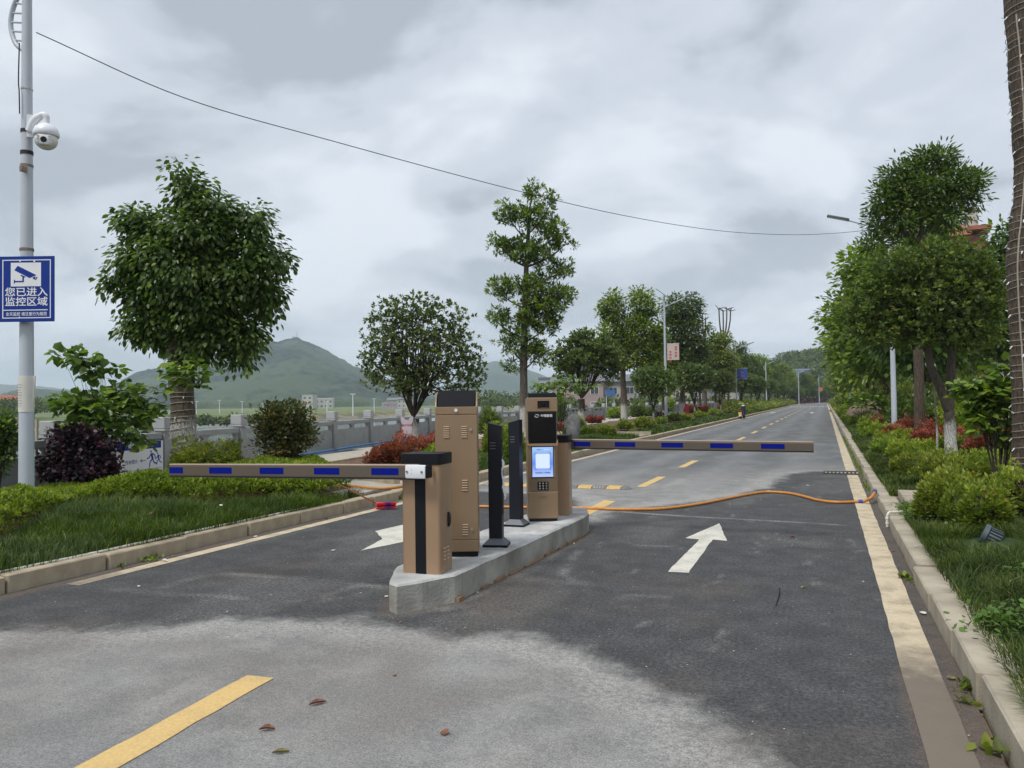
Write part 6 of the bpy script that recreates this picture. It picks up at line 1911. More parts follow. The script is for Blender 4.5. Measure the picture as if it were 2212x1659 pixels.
SHR = {'azalea': (L_azalea, 'ovate', 0.045, 'azalea_bush', 'shrub'), 'hedge': (L_hedge, 'ovate', 0.04, 'green_bush', 'shrub'), 'photinia': (L_red, 'ovate', 0.06, 'photinia_bush', 'shrub'),
       'purple': (L_purple, 'ovate', 0.04, 'purple_bush', 'shrub'), 'broad': (L_osm, 'ovate', 0.075, 'evergreen_bush', 'shrub')}


def bush_mesh(kind, rx, ry, h, dist):
    mt, lk, ls, _, _ = SHR[kind]
    ls = max(ls, dist*0.0030)
    area = 2*math.pi*max(rx, ry)*h+math.pi*rx*ry
    n = int(min(26000, area/(ls*ls)*5.2))
    tn = 0.0
    lk = lk if dist < 25 else 'quad'
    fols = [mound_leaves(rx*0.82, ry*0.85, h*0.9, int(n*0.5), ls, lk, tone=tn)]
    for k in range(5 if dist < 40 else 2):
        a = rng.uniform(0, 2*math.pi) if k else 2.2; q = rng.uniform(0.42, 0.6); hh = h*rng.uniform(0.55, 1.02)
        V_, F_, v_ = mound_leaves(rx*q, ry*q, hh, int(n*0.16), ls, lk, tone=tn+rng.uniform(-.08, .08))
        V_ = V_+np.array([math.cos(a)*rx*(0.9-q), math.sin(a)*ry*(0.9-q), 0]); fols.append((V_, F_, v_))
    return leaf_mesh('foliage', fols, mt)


M_core = paint('twig_core', (0.02, 0.025, 0.012), 0.95)


def bush(kind, px, pyb, wpx, hpx, label, z=0.25, back=0.0, group=None):
    """front foot at (px, pyb) in view, apparent width and height given"""
    g = P(px, pyb, z); d = float((g-OO) @ _f)
    rx = wpx/F*d/2; h = hpx/F*d
    ry = min(rx, 0.9) if rx > 0.2 else rx
    dirc = unit(np.array([[g[0], g[1], 0.0]]))[0]
    c = g+dirc*ry*0.8
    t = thing(SHR[kind][3], label, SHR[kind][4], (c[0], c[1], z-0.05), 0, group)
    f = link_mesh('foliage', bush_mesh(kind, rx, ry, h, d), t); f['kind'] = 'stuff'; f.rotation_euler = (0, 0, math.atan2(-dirc[0], dirc[1]))
    co = S().sphere((0, 0, 0), rx*0.62, ry*0.62, h*0.62, 14, 6, 0, 88).obj('twigs', M_core, t); co.rotation_euler = f.rotation_euler
    return t


def z6(x, y): return ((3100+x*.5425)/1.8228, (1300+y*.5425)/1.8228)


def b6(kind, x0, x1, ytop, ybot, label, z=0.25, group=None):
    a = z6(x0, ytop); b = z6(x1, ybot)
    return bush(kind, (a[0]+b[0])/2, b[1], b[0]-a[0], b[1]-a[1], label, z, group=group)


GR = 'clipped azalea mounds on the right bed'
b6('azalea', 900, 1330, 960, 1330, 'large light-tipped azalea mound right behind the grey floodlight', 0.3, GR)
b6('azalea', 1230, 1640, 990, 1410, 'broad azalea mound with one orange flower under the fairy-light trunk', 0.3, GR)
b6('azalea', 1500, 1900, 930, 1360, 'azalea mound cut off by the right edge of the picture', 0.3, GR)
b6('azalea', 740, 1100, 850, 1040, 'azalea mound just beyond the stone slab path on the right', 0.25, GR)
b6('azalea', 1000, 1390, 820, 1010, 'azalea mound in front of the largest red photinia', 0.3, GR)
b6('azalea', 595, 800, 760, 890, 'azalea mound touching the grass slope, third from the slab path', 0.25, GR)
b6('azalea', 700, 900, 760, 860, 'small azalea mound left of the red photinia hedge front', 0.3, GR)
b6('azalea', 535, 660, 680, 775, 'yellow-green azalea mound beside the smallest photinia', 0.25, GR)
b6('azalea', 640, 760, 715, 790, 'low azalea mound tucked behind the yellow-green one', 0.3, GR)
b6('azalea', 440, 560, 610, 690, 'azalea mound in front of the tan rock', 0.25, GR)
b6('azalea', 500, 620, 630, 700, 'azalea mound under the tan rock at its right foot', 0.3, GR)
for i, (x0, x1, yt, yb) in enumerate([(400, 500, 575, 640), (370, 450, 550, 605), (345, 420, 530, 580), (330, 395, 515, 560), (318, 375, 505, 542), (312, 360, 497, 527), (309, 350, 490, 516)]):
    b6('hedge', x0, x1, yt, yb, f'rounded light green bush, {ORD[i]} beyond the tan rock along the right kerb', 0.25, 'rounded bushes along the far right kerb')
b6('azalea', 1380, 1560, 900, 1150, 'azalea mound between the two stone slabs and the fairy-light trunk', 0.3, GR)
b6('azalea', 1080, 1280, 930, 1150, 'azalea mound wedged behind the large light-tipped one', 0.3, GR)
b6('azalea', 1120, 1420, 1040, 1370, 'azalea mound filling the gap between the two broadest mounds', 0.3, GR)
b6('azalea', 1600, 1840, 1090, 1370, 'azalea mound low at the right edge above the floodlight', 0.3, GR)
b6('azalea', 1420, 1760, 890, 1080, 'azalea mound at the very foot of the fairy-light trunk', 0.35, GR)
b6('azalea', 1020, 1450, 925, 1290, 'tall azalea mound rising behind the front ones, below the pale shrub', 0.3, GR)
b6('azalea', 1430, 1900, 940, 1320, 'tall azalea mound at the right edge below the fairy-light trunk', 0.3, GR)
b6('azalea', 930, 1200, 1080, 1345, 'azalea mound nearest the white pipe over the kerb', 0.28, GR)
GP = 'red photinia bushes on the right bed'
b6('photinia', 895, 1370, 685, 835, 'widest red photinia hedge at the foot of the forked trunk', 0.4, GP)
b6('photinia', 1340, 1500, 720, 830, 'red photinia bush between forked trunk and fairy-light trunk', 0.4, GP)
b6('photinia', 690, 910, 662, 775, 'red photinia bush in the middle of the right bed', 0.4, GP)
b6('photinia', 588, 730, 610, 705, 'smallest red photinia bush below the right lamp', 0.4, GP)
b6('purple', 690, 840, 572, 665, 'dark purple bush round the foot of the right lamp', 0.4)
b6('broad', 865, 1165, 495, 730, 'dense glossy green bush left of the forked trunk', 0.4)
b6('hedge', 780, 900, 590, 720, 'pale green bush between purple bush and glossy green bush', 0.4)
b6('photinia', 430, 500, 530, 590, 'reddish bush left of the tan rock', 0.4)
b6('broad', 480, 600, 440, 560, 'dark glossy bush behind the tan rock', 0.4)
b6('hedge', 640, 760, 390, 600, 'tall pale green shrub left of the right lamp pole', 0.4)
b6('broad', 330, 470, 465, 560, 'dark green thicket behind the far right kerb bushes', 0.4)
b6('hedge', 800, 930, 400, 600, 'pale leafy shrub right of the right lamp pole', 0.4)
b6('purple', 1560, 1900, 1040, 1330, 'dark purple-leaved bush at the right edge above the azaleas', 0.35)

for i, (X_, Y_, r_, h_, k_) in enumerate([(3.6, 24, 1.0, 1.7, 'hedge'), (2.9, 31, 1.0, 2.0, 'broad'), (4.6, 33, 1.3, 2.3, 'hedge'), (3.2, 38, 1.1, 2.1, 'hedge'), (2.6, 45, 1.1, 2.0, 'broad'), (4.0, 50, 1.4, 2.5, 'hedge'), (2.7, 58, 1.2, 2.2, 'broad'), (2.7, 68, 1.3, 2.3, 'hedge'), (2.7, 82, 1.4, 2.4, 'broad'), (2.8, 98, 1.6, 2.6, 'hedge')]):
    t_ = thing('tall_shrub', f'tall leafy shrub, {ORD[i]} going away under the right avenue trees', 'shrub', (X_, Y_, 0.25), 0, UNDER)
    f_ = link_mesh('foliage', bush_mesh(k_, r_, r_, h_, Y_*1.6), t_); f_['kind'] = 'stuff'
    S().tube([(0, 0, -0.1), (0.02, 0, h_*0.7)], [0.03, 0.015], 6).obj('stem', M_barkd, t_)

for i, (X_, Y_, r_, h_, k_) in enumerate([(1.75, 14.2, .55, .48, 'azalea'), (2.6, 15.0, .6, .55, 'azalea'), (1.8, 16.8, .55, .45, 'azalea'), (1.75, 19.2, .6, .5, 'hedge'), (2.7, 19.8, .6, .6, 'azalea'), (1.8, 22.0, .6, .5, 'azalea'), (1.85, 25.2, .65, .5, 'hedge'), (1.8, 28.5, .65, .55, 'azalea'), (1.8, 32.5, .7, .55, 'hedge'), (1.9, 36.5, .7, .6, 'azalea'), (1.9, 41, .8, .6, 'hedge'), (1.9, 46, .8, .6, 'azalea'), (1.9, 52, .9, .7, 'hedge')]):
    t_ = thing('azalea_bush', f'rounded green mound, {ORD[i]} in the row above the right grass slope beyond the hose', 'shrub', (X_, Y_, 0.2), 0, 'row of green mounds above the right grass slope')
    f_ = link_mesh('foliage', bush_mesh(k_, r_, r_, h_, max(14, Y_*1.1)), t_); f_['kind'] = 'stuff'
    S().sphere((0, 0, 0), r_*0.6, r_*0.6, h_*0.6, 12, 5, 0, 88).obj('twigs', M_core, t_)
for i, (X_, Y_, r_, lab_) in enumerate([(3.3, 19, .7, 'red bush behind the row of green mounds, left of the trunks'), (2.8, 24, .7, 'red bush before the right lamp pole base'), (2.7, 29.5, .7, 'red bush farther along behind the right lamp')]):
    t_ = thing('photinia_bush', lab_, 'shrub', (X_, Y_, 0.3), 0, 'red photinia bushes deeper in the right bed')
    f_ = link_mesh('foliage', bush_mesh('photinia', r_, r_, .75, 20), t_); f_['kind'] = 'stuff'

# left bed ground cover: continuous low hedge
def hedge_bed():
    V = []
    poly = np.array([(-7.15, 10.45)]+HEDGE_FRONT+[(HEDGE_FRONT[-1][0], 1.5), (-10.5, 1.5), (-10.9, 6), (-11.0, 9), (-10.6, 12.0), (-8.5, 11.8)])
    n = 42000; per = 7
    x = rng.uniform(-11.1, -6.9, n); y = rng.uniform(1.5, 12, n); sd = sdist(x, y, poly); k = sd > 0.03
    x, y, sd = x[k], y[k], sd[k]; c = len(x)
    hz_ = (0.14+0.27*np.clip(sd/0.25, 0, 1)**0.5)*(0.8+0.45*fbm(x*1.6, y*1.6, 3))
    hz_ = hz_*np.interp(x, [-10.0, -9.2, -8.6], [0.3, 0.5, 1.0])
    zz = bed_z(x, y)+hz_*(1-0.75*rng.random(c)**3)
    C = np.repeat(np.stack([x, y, zz], -1), per, 0); g = rng.normal(size=(c*per, 3))
    d = unit(g)*0.8+np.array([0.1, -0.1, 0.8]); nr = rng.normal(size=(c*per, 3))*0.4+np.array([0, 0, 1.0])
    v = np.clip(np.repeat(0.15+0.5*rng.random(c)+0.5*(fbm(x*1.3, y*1.3, 3)-0.5), per)+0.25*rng.random(c*per), 0, 1)
    f = leaves(C+unit(g)*0.02, d, nr, 0.042*(0.7+0.6*rng.random(c*per)), 'ovate', v)
    o = link_mesh('ground_cover_hedge', leaf_mesh('ground_cover_hedge', [f], L_hedge)); props(o, 'bright green low ground-cover hedge filling the left bed', 'hedge', kind='stuff')


hedge_bed()
bush('azalea', 450, 1030, 190, 95, 'tall light green bush at the foot of the big tree, above the boom', 0.45)
bush('hedge', 620, 1045, 200, 55, 'yellow-green low bush under the bronze bush', 0.35)
# second left bed
GL = 'green shrub mounds on the left bed behind the island'


def zz5(x, y): return ((2100+x*.4069)/1.8228, (1100+y*.4069)/1.8228)


def zz6(x, y): return ((2150+x*.27125)/1.8228, (1450+y*.27125)/1.8228)


def b5(fn, kind, x0, x1, yt, yb, label, z=0.25, group=None):
    a = fn(x0, yt); b = fn(x1, yb); return bush(kind, (a[0]+b[0])/2, b[1], b[0]-a[0], b[1]-a[1], label, z, group=group)


bush('photinia', 915, 1002, 235, 78, 'long red-tipped photinia hedge under the vase-shaped tree', 0.35)
bush('photinia', 835, 1006, 100, 55, 'dull red photinia clump at the left end of the long red hedge', 0.3)
bush('hedge', 960, 1010, 120, 62, 'pale green bush right of the dull red photinia, partly behind the tall cabinet', 0.3)
bush('broad', 1058, 935, 62, 66, 'tall glossy bush behind the tall cabinet right side', 0.35)
bush('hedge', 1080, 975, 90, 75, 'bright green bush seen between the two sensor posts', 0.35)
bush('hedge', 1110, 985, 60, 90, 'bright green bush behind the farther sensor post', 0.3)
bush('photinia', 1070, 1000-40, 60, 50, 'red bush peeping between the sensor posts', 0.35)
b5(zz6, 'broad', 140, 290, 240, 780, 'dark tall bush immediately right of the kiosk', 0.3)
b5(zz6, 'photinia', 120, 300, 760, 900, 'bright red photinia clump right of the kiosk', 0.35)
b5(zz6, 'azalea', 330, 560, 640, 860, 'dark green mound left of the deep red hedge', 0.35, GL)
b5(zz6, 'photinia', 540, 880, 670, 785, 'deep red clipped photinia hedge before the balustrade', 0.4)
b5(zz6, 'azalea', 240, 520, 830, 950, 'low green mound right above the far barrier cabinet', 0.3, GL)
b5(zz6, 'azalea', 480, 760, 790, 960, 'green mound just below the deep red hedge', 0.3, GL)
b5(zz6, 'azalea', 720, 1020, 780, 970, 'wide green mound over the red soil patch left end', 0.3, GL)
b5(zz6, 'hedge', 870, 1230, 530, 720, 'round leafy bush on short stems before the balustrade', 0.4)
b5(zz6, 'azalea', 1000, 1290, 720, 870, 'green mound directly above the bare red soil', 0.35, GL)
b5(zz6, 'azalea', 1250, 1600, 690, 850, 'green mound left of the pink-banner lamp foot', 0.35, GL)
b5(zz6, 'broad', 1190, 1460, 430, 700, 'upright young evergreen left of the pink-banner lamp', 0.4)
b5(zz6, 'broad', 1400, 1620, 540, 690, 'small dark round bush right of the young evergreen', 0.4)
b5(zz6, 'purple', 1570, 1760, 640, 720, 'dark purple bush at the foot of the pink-banner lamp', 0.4)
b5(zz6, 'azalea', 1570, 1780, 690, 800, 'green mound right under the pink-banner lamp', 0.35, GL)
b5(zz6, 'azalea', 1740, 1990, 620, 760, 'green mound right of the pink-banner lamp foot', 0.35, GL)
b5(zz6, 'azalea', 1930, 2140, 640, 750, 'green mound below the dark red figure sign', 0.35, GL)
b5(zz6, 'hedge', 1620, 1890, 400, 620, 'pale young tree-like shrub beside the pink-banner lamp', 0.4)
b5(zz5, 'photinia', 1440, 1760, 1205, 1290, 'long red hedge left of the parked scooter', 0.4)
b5(zz5, 'photinia', 1760, 1880, 1205, 1260, 'short red hedge just left of the parked scooter', 0.4)
for i, (x0, x1, yt, yb) in enumerate([(1530, 1700, 1265, 1335), (1690, 1830, 1250, 1310), (1820, 1930, 1240, 1290), (1930, 2000, 1225, 1270), (2040, 2110, 1215, 1260), (2110, 2180, 1205, 1250)]):
    b5(zz5, 'azalea', x0, x1, yt, yb, f'green shrub mound, {ORD[i]} from the dark red figure sign towards the far bend', 0.3, 'shrub mounds along the far left kerb')
b5(zz5, 'photinia', 2050, 2200, 1185, 1225, 'red bush right of the parked scooter', 0.4)
b5(zz5, 'purple', 1680, 1760, 1170, 1235, 'dark purple ball bush above the long red hedge', 0.4)


# far low hedges, too small to pick apart
def far_hedge():
    P_ = []
    for (x0, k, y0, y1, h) in ((-8.4, 0.3, 85, 240, 0.8), (-9.6, 0.9, 85, 240, 1.0), (2.1, 0.4, 70, 240, 0.8)):
        n = 5200; y = rng.uniform(y0, y1, n); x = x0+rng.normal(size=n)*0.5+np.where(y > BEND, (y-BEND)**2/560, 0)
        z = 0.3+h*np.clip(rng.random(n)*(0.6+0.8*vnoise(y*0.3, y*0+x0)), 0, 1.1)
        pos = np.stack([x, y, z], -1); g = unit(rng.normal(size=(n, 3)))
        v = np.clip(0.5+0.6*(vnoise(y*0.12, y*0+x0*3)-0.5)+0.3*(rng.random(n)-0.5), 0, 1)
        P_.append(leaves(pos, g, rng.normal(size=(n, 3))+np.array([0, 0, 1]), np.full(n, 0.42), 'quad', v))
    o = link_mesh('far_hedge', leaf_mesh('far_hedge', P_, L_azalea)); props(o, 'low green hedges lining both kerbs of the far road', 'hedge', kind='stuff')
    P_ = []
    n = 9000; y = rng.uniform(222, 400, n); x = -8.5+(y-BEND)**2/560+rng.normal(size=n)*0.8
    pos = np.stack([x, y, 0.2+rng.random(n)*1.1], -1)
    P_.append(leaves(pos, unit(rng.normal(size=(n, 3))), rng.normal(size=(n, 3))+np.array([0, 0, 1]), np.full(n, 0.7), 'quad', rng.random(n)))
    o = link_mesh('far_purple_hedge', leaf_mesh('far_purple_hedge', P_, L_purple)); props(o, 'dark purple low hedge curving round the far bend', 'hedge', kind='stuff')


far_hedge()


# bushes with visible shape: purple loropetalum on the left, bronze bush
def lobed_bush(name, label, cat, px, depth, gz, lobes_px, leafm, clumps, per, csize, lsize, kind, droop=0.0, rosette=False, stems=6, targets=40, barkm=None, br=0.02, outer=0.4, base_py=None):
    bp = PD(px, CY, depth); B = np.array([bp[0], bp[1], gz]); t = thing(name, label, cat, B)
    m = depth/F; lobes = []
    for l in lobes_px:
        c = PD(l[0], l[1], depth+(l[4] if len(l) > 4 else 0))-B; lobes.append((c[0], c[1], c[2], l[2]*m, l[2]*m*0.8, l[3]*m))
    fol, c = foliage(lobes, clumps, per, csize, lsize, kind, droop, outer, 0.4, rosette)
    f = link_mesh('foliage', leaf_mesh('foliage', [fol], leafm), t); f['kind'] = 'stuff'
    limbs_shape((0, 0, -0.05), c[:targets], br, stems=stems).obj('stems', barkm or M_barkd, t)
    return t, B


lobed_bush('purple_bush', 'dark purple-leaved bush between the nearest lamp pole and the big tree', 'shrub', 172, 12.0, 0.35,
           [(150, 955, 55, 35), (200, 965, 50, 35), (130, 1000, 45, 34), (180, 1010, 70, 40), (225, 1010, 34, 30), (95, 1005, 20, 20), (180, 1045, 50, 22)], L_purple, 620, 11, 0.05, 0.062, 'round', 0.0, False, 6, 30, outer=0.45)
lobed_bush('bronze_bush', 'rounded bush with bronze-tipped leaves left of the paving', 'shrub', 612, 13.0, 0.35,
           [(585, 910, 42, 40), (625, 900, 48, 38), (600, 950, 60, 45), (650, 930, 36, 40), (620, 985, 40, 26)], L_bronze, 520, 10, 0.06, 0.075, 'ovate', -0.4, False, 7, 60, outer=0.55)
lobed_bush('evergreen_bush', 'glossy evergreen bush cut off by the left edge of the picture', 'shrub', -8, 11.0, 0.3,
           [(5, 925, 34, 32), (-30, 930, 40, 45), (0, 965, 38, 40), (-35, 990, 45, 40)], L_osm, 380, 9, 0.06, 0.085, 'ovate', -0.3, False, 6, 30, outer=0.5)


# redbuds: the large leaves are pieces
def leaf_piece(nm='leaf', mat=None, s=1.0):
    v = [(0, 0, 0), (.05, -.28, .02), (.28, -.46, .05), (.62, -.36, .04), (1, 0, -.08), (.62, .36, .04), (.28, .46, .05), (.05, .28, .02), (.35, 0, -.02)]
    f = [(0, 1, 8), (1, 2, 8), (2, 3, 8), (3, 4, 8), (4, 5, 8), (5, 6, 8), (6, 7, 8), (7, 0, 8)]
    v = [(a*s, b*s, c*s) for a, b, c in v]
    me = bpy.data.meshes.new(nm); me.from_pydata(v, [], f); me.materials.append(mat)
    return me


def redbud(label, px, depth, gz, lobes_px, n_leaf, lsize, targets=26, stems=5, name='redbud_shrub', br=0.016, root=None):
    bp = PD(px, CY, depth); B = np.array([bp[0], bp[1], gz]); t = thing(name, label, 'shrub', B)
    m = depth/F; lobes = []
    for l in lobes_px:
        c = PD(l[0], l[1], depth+(l[4] if len(l) > 4 else 0))-B; lobes.append((c[0], c[1], c[2], l[2]*m, l[2]*m*0.7, l[3]*m))
    pos, dr, r = crown_points(lobes, n_leaf, 0.5)
    metas = []
    for i in range(6):
        me = leaf_piece('leaf', L_redbud, lsize*(0.8+0.09*i))
        a = me.attributes.new('v', 'FLOAT', 'FACE'); a.data.foreach_set('value', np.full(8, 0.1+0.16*i, dtype=np.float32)); metas.append(me)
    az = rng.uniform(0, 2*math.pi, n_leaf)
    side = unit(np.array([[B[0], B[1], 0]]))[0]
    order = np.argsort(pos @ side)     # nearest first
    n_ind = min(290, n_leaf)
    for i in order[:n_ind]:
        o = link_mesh('leaf', metas[int(rng.integers(0, 6))], t)
        a = math.atan2(dr[i, 1], dr[i, 0])+rng.normal()*0.8
        o.location = Vector(pos[i]); o.rotation_euler = (rng.normal()*0.35, 0.25+rng.normal()*0.3, a)
    if n_leaf > n_ind:
        k = order[n_ind:]; n = len(k)
        d = dr[k]*0.8+rng.normal(size=(n, 3))*0.5+np.array([0, 0, -0.3])
        f = leaves(pos[k], d, rng.normal(size=(n, 3))*0.35+np.array([0, 0, 1]), lsize*(0.8+0.5*rng.random(n)), 'round', np.clip(0.15+0.6*rng.random(n), 0, 1))
        q = link_mesh('inner_leaves', leaf_mesh('inner_leaves', [f], L_redbud), t); q['kind'] = 'stuff'
    r0 = np.array([0, 0, -0.05]) if root is None else np.array(root)
    limbs_shape(r0, pos[rng.choice(n_leaf, targets, replace=False)], br, stems=stems).obj('stems', M_barkd, t)
    return t


redbud('large-leaved green shrub between the nearest lamp pole and the big tree', 245, 12.7, 0.35,
       [(175, 775, 45, 22), (130, 765, 26, 12), (200, 800, 42, 22), (270, 850, 60, 32), (150, 870, 52, 24), (220, 880, 80, 34), (300, 890, 42, 32), (180, 920, 70, 26), (270, 930, 50, 28), (330, 880, 30, 24), (255, 800, 14, 14), (310, 960, 25, 20)], 1050, 0.13, 40, 7)
redbud('tuft of large pale leaves growing round the big tree trunk', 395, 12.6, 2.0,
       [(400, 800, 52, 24), (450, 800, 28, 14), (375, 825, 36, 24), (420, 825, 34, 18), (360, 800, 18, 14), (345, 850, 16, 14)], 170, 0.12, 14, 4, root=(0.0, 0.35, -0.1))
redbud('large-leaved bright green shrub left of the fairy-light trunk', 2150, 10.2, 0.35,
       [(2170, 830, 50, 50), (2130, 860, 48, 44), (2085, 830, 30, 20), (2180, 880, 48, 44), (2120, 910, 40, 30), (2175, 930, 44, 36), (2195, 800, 25, 30), (2080, 850, 25, 16), (2110, 880, 30, 20)], 800, 0.105, 40, 6)
redbud('pale broad-leaved shrub in front of the round dark tree behind the kiosk', 1215, 26, 0.35,
       [(1170, 835, 28, 16), (1225, 825, 40, 18), (1260, 838, 34, 12), (1200, 850, 34, 18), (1185, 870, 20, 20)], 300, 0.15, 24, 5)
redbud('leafy pale green shrub left of the right lamp among the trees', 1860, 34, 0.4,
       [(1850, 865, 30, 18), (1880, 858, 26, 16), (1900, 870, 20, 16)], 220, 0.2, 20, 5)


# ------------------------------------------------------------------ rocks, butterfly sign, figures, floodlight
def rock(name, label, px, pyc, depth, w, h, mat, seed=1, zb=None, strata=False):
    c = PD(px, pyc, depth)
    bm = bmesh.new(); bmesh.ops.create_icosphere(bm, subdivisions=4, radius=1)
    for v in bm.verts:
        p = np.array(v.co); n = fbm(np.array([p[0]*1.6+seed+p[2]]), np.array([p[1]*1.6+p[2]*1.3+seed*2]), 4)[0]
        k = 0.7+0.65*n
        if strata: k *= (1+0.06*math.sin(p[2]*8+n*14+p[0]*3))*(0.9+0.35*vnoise(np.array([p[0]*2.2+9]), np.array([p[1]*2.2+p[2]*2.5]))[0])
        v.co = Vector((p[0]*k*w, p[1]*k*w*0.7, p[2]*(0.75+0.4*n)*h))
    me = bpy.data.meshes.new(name); bm.to_mesh(me); bm.free(); me.materials.append(mat)
    o = link_mesh(name, me); o.location = Vector([float(q) for q in c]); return props(o, label, 'rock')


rock('garden_rock', 'tan layered garden rock overhanging on the right bed', 1877, 887, 40, 0.62, 0.62, M_rock, 3, strata=True)
rock('garden_rock', 'small tan rock left of the layered garden rock', 1848, 893, 40, 0.38, 0.42, M_rock, 7)
rock('garden_rock', 'grey upright standing stone right of the kiosk', 1238, 926, 22, 0.22, 0.44, M_rockgrey, 5)


def butterfly():
    g = PD(878, CY, 16.6); t = thing('plant_sign', 'small pale butterfly-shaped plant sign on a stake before the red hedge', 'sign', (g[0], g[1], 0.3), rad(20))
    zc = PD(878, 917, 16.6)[2]-0.3
    S().cyl((0, 0, 0), (0, 0, zc-0.12), 0.012, n=6).obj('stake', M_pinkwall, t)
    k = 0.155
    pts = [(-0.1, -1.3), (0.6, -1.2), (0.85, -0.6), (0.7, -0.1), (0.95, 0.5), (0.95, 1.2), (0.5, 1.0), (0.08, 0.45), (-0.08, 0.45), (-0.5, 1.0), (-0.95, 1.2), (-0.95, 0.5), (-0.7, -0.1), (-0.85, -0.6), (-0.6, -1.2)]
    S().extrude([(a*k*0.9, zc+b*k) for a, b in pts], -0.006, 0.006).obj('wings', paint('pale_pink', (0.55, 0.47, 0.5), 0.5), t)
    text_obj('lettering', '爱护花草', 0.055, M_bantext, t, (0, -0.008, zc-0.02))


butterfly()


def floodlight():
    g = PD(2138, 1160, 7.25)
    t = thing('ground_floodlight', 'grey round finned garden floodlight tilted in the grass at the right', 'floodlight', g, rad(-38)); t.scale = (0.92, 0.92, 0.92)
    R_ = Matrix.Rotation(rad(-62), 4, 'Y') @ Matrix.Rotation(rad(25), 4, 'X')
    s = S().lathe([(0.0, -0.10), (0.075, -0.10), (0.085, -0.08), (0.085, 0.02), (0.112, 0.03), (0.115, 0.07), (0.105, 0.075), (0.0, 0.07)], 24).xf(R_).obj('body', M_lampgrey, t, True)
    f = S()
    for k in range(18):
        a = 2*math.pi*k/18
        M = Matrix.Rotation(a, 4, 'Z')
        S().box(0.083, 0.104, -0.004, 0.004, -0.09, 0.02).xf(R_ @ M).obj('cooling_fin', M_lampgrey, s)
    S().lathe([(0.0, 0.072), (0.095, 0.072), (0.095, 0.078), (0, 0.078)], 24).xf(R_).obj('glass', M_window, s)
    S().cyl((0, 0, -0.02), (0.03, 0.0, -0.22), 0.016, n=8).obj('stake', M_black, t)


floodlight()


# red figure and small signs in the left row
g = PD(1482, CY, 52)
t = thing('figure_sculpture', 'dark red cut-out figure standing among the left shrubs', 'sculpture', (g[0], g[1], 0.3))
hgt = PD(1482, 872, 52)[2]-0.3
S().extrude([(-.2, 0), (.05, 0), (.28, hgt*.2), (.16, hgt*.5), (.03, hgt*.72), (.14, hgt*.85), (.05, hgt), (-.1, hgt*.98), (-.14, hgt*.8), (-.24, hgt*.55), (-.06, hgt*.3)], -0.05, 0.05).obj('figure', M_red, t)
S().box(-.4, .3, -.2, .2, -.1, 0.02).obj('plinth', M_granite, t)


# scooter
def scooter():
    g = P(1602, 899, 0.0)
    g = (-6.28, 64.0, 0.0)
    d0 = depth_at_X(1602, -6.28); q = PD(1602, CY, d0)
    t = thing('parked_scooter', 'dark motor scooter with red tail and yellow plate parked on the left kerb', 'scooter', (q[0], q[1], 0.0), rad(-6))
    for y, nm in ((-0.55, 'wheel'), (0.65, 'wheel')):
        w = S().lathe([(0.14, -0.05), (0.24, -0.05), (0.26, 0), (0.24, 0.05), (0.14, 0.05)], 18, (0, y, 0.26), 'x').obj(nm, M_rubber, t, True)
        S().lathe([(0.0, -0.035), (0.14, -0.04), (0.14, 0.04), (0, 0.035)], 14, (0, y, 0.26), 'x').obj('rim', M_steel, w)
    S().xextrude([(-0.75, 0.55), (-0.6, 0.38), (-0.15, 0.3), (0.35, 0.26), (0.42, 0.4), (0.0, 0.42), (-0.05, 0.68), (-0.7, 0.72)], -0.15, 0.15).obj('body', paint('scooter_blue', (0.015, 0.018, 0.05), 0.3), t)
    S().xextrude([(0.38, 0.35), (0.5, 0.3), (0.62, 0.75), (0.5, 1.0), (0.42, 0.95)], -0.18, 0.18).obj('front_shield', MATS['scooter_blue'], t)
    S().box(-0.13, 0.13, -0.68, 0.0, 0.73, 0.82, 0.03, 2).obj('seat', M_rubber, t)
    S().box(-0.14, 0.14, -0.80, -0.74, 0.58, 0.68, 0.01, 1).obj('tail_light', M_red, t)
    S().box(-0.13, 0.13, -0.86, -0.84, 0.38, 0.55).obj('number_plate', M_yellow, t)
    S().box(-0.11, 0.11, -0.86, -0.62, 0.20, 0.36, 0.02, 1).obj('mudguard', M_pvc, t)
    S().cyl((-0.34, 0.42, 1.02), (0.34, 0.42, 1.02), 0.02, n=8).obj('handlebar', M_black, t)
    for sx_ in (-1, 1):
        S().cyl((sx_*0.28, 0.42, 1.02), (sx_*0.34, 0.40, 1.2), 0.008, n=6).obj('mirror_stalk', M_black, t)
        S().sphere((sx_*0.35, 0.40, 1.22), 0.07, 0.02, 0.045, 10, 6).obj('mirror', M_steel, t)
    S().sphere((0, 0.45, 1.05), 0.14, 0.1, 0.07, 12, 6).obj('headlight_cowl', M_pvc, t)
    S().cyl((0.12, 0.0, 0.3), (0.25, -0.05, 0.0), 0.015, n=6).obj('kickstand', M_black, t)


scooter()

# ------------------------------------------------------------------ buildings
def facade(t, x0, x1, z0, floors, fh, n, w, h, y, frame=M_signwhite, glass=M_window):
    for f in range(floors):
        for i in range(n):
            cx = x0+(x1-x0)*(i+0.5)/n; z = z0+f*fh
            wd = S().box(cx-w/2, cx+w/2, y-0.06, y-0.003, z, z+h).obj('window', frame, t)
            S().box(cx-w/2+.08, cx-0.03, y-0.075, y-0.062, z+.08, z+h-.08).box(cx+.03, cx+w/2-.08, y-0.075, y-0.062, z+.08, z+h-.08).obj('pane', glass, wd)


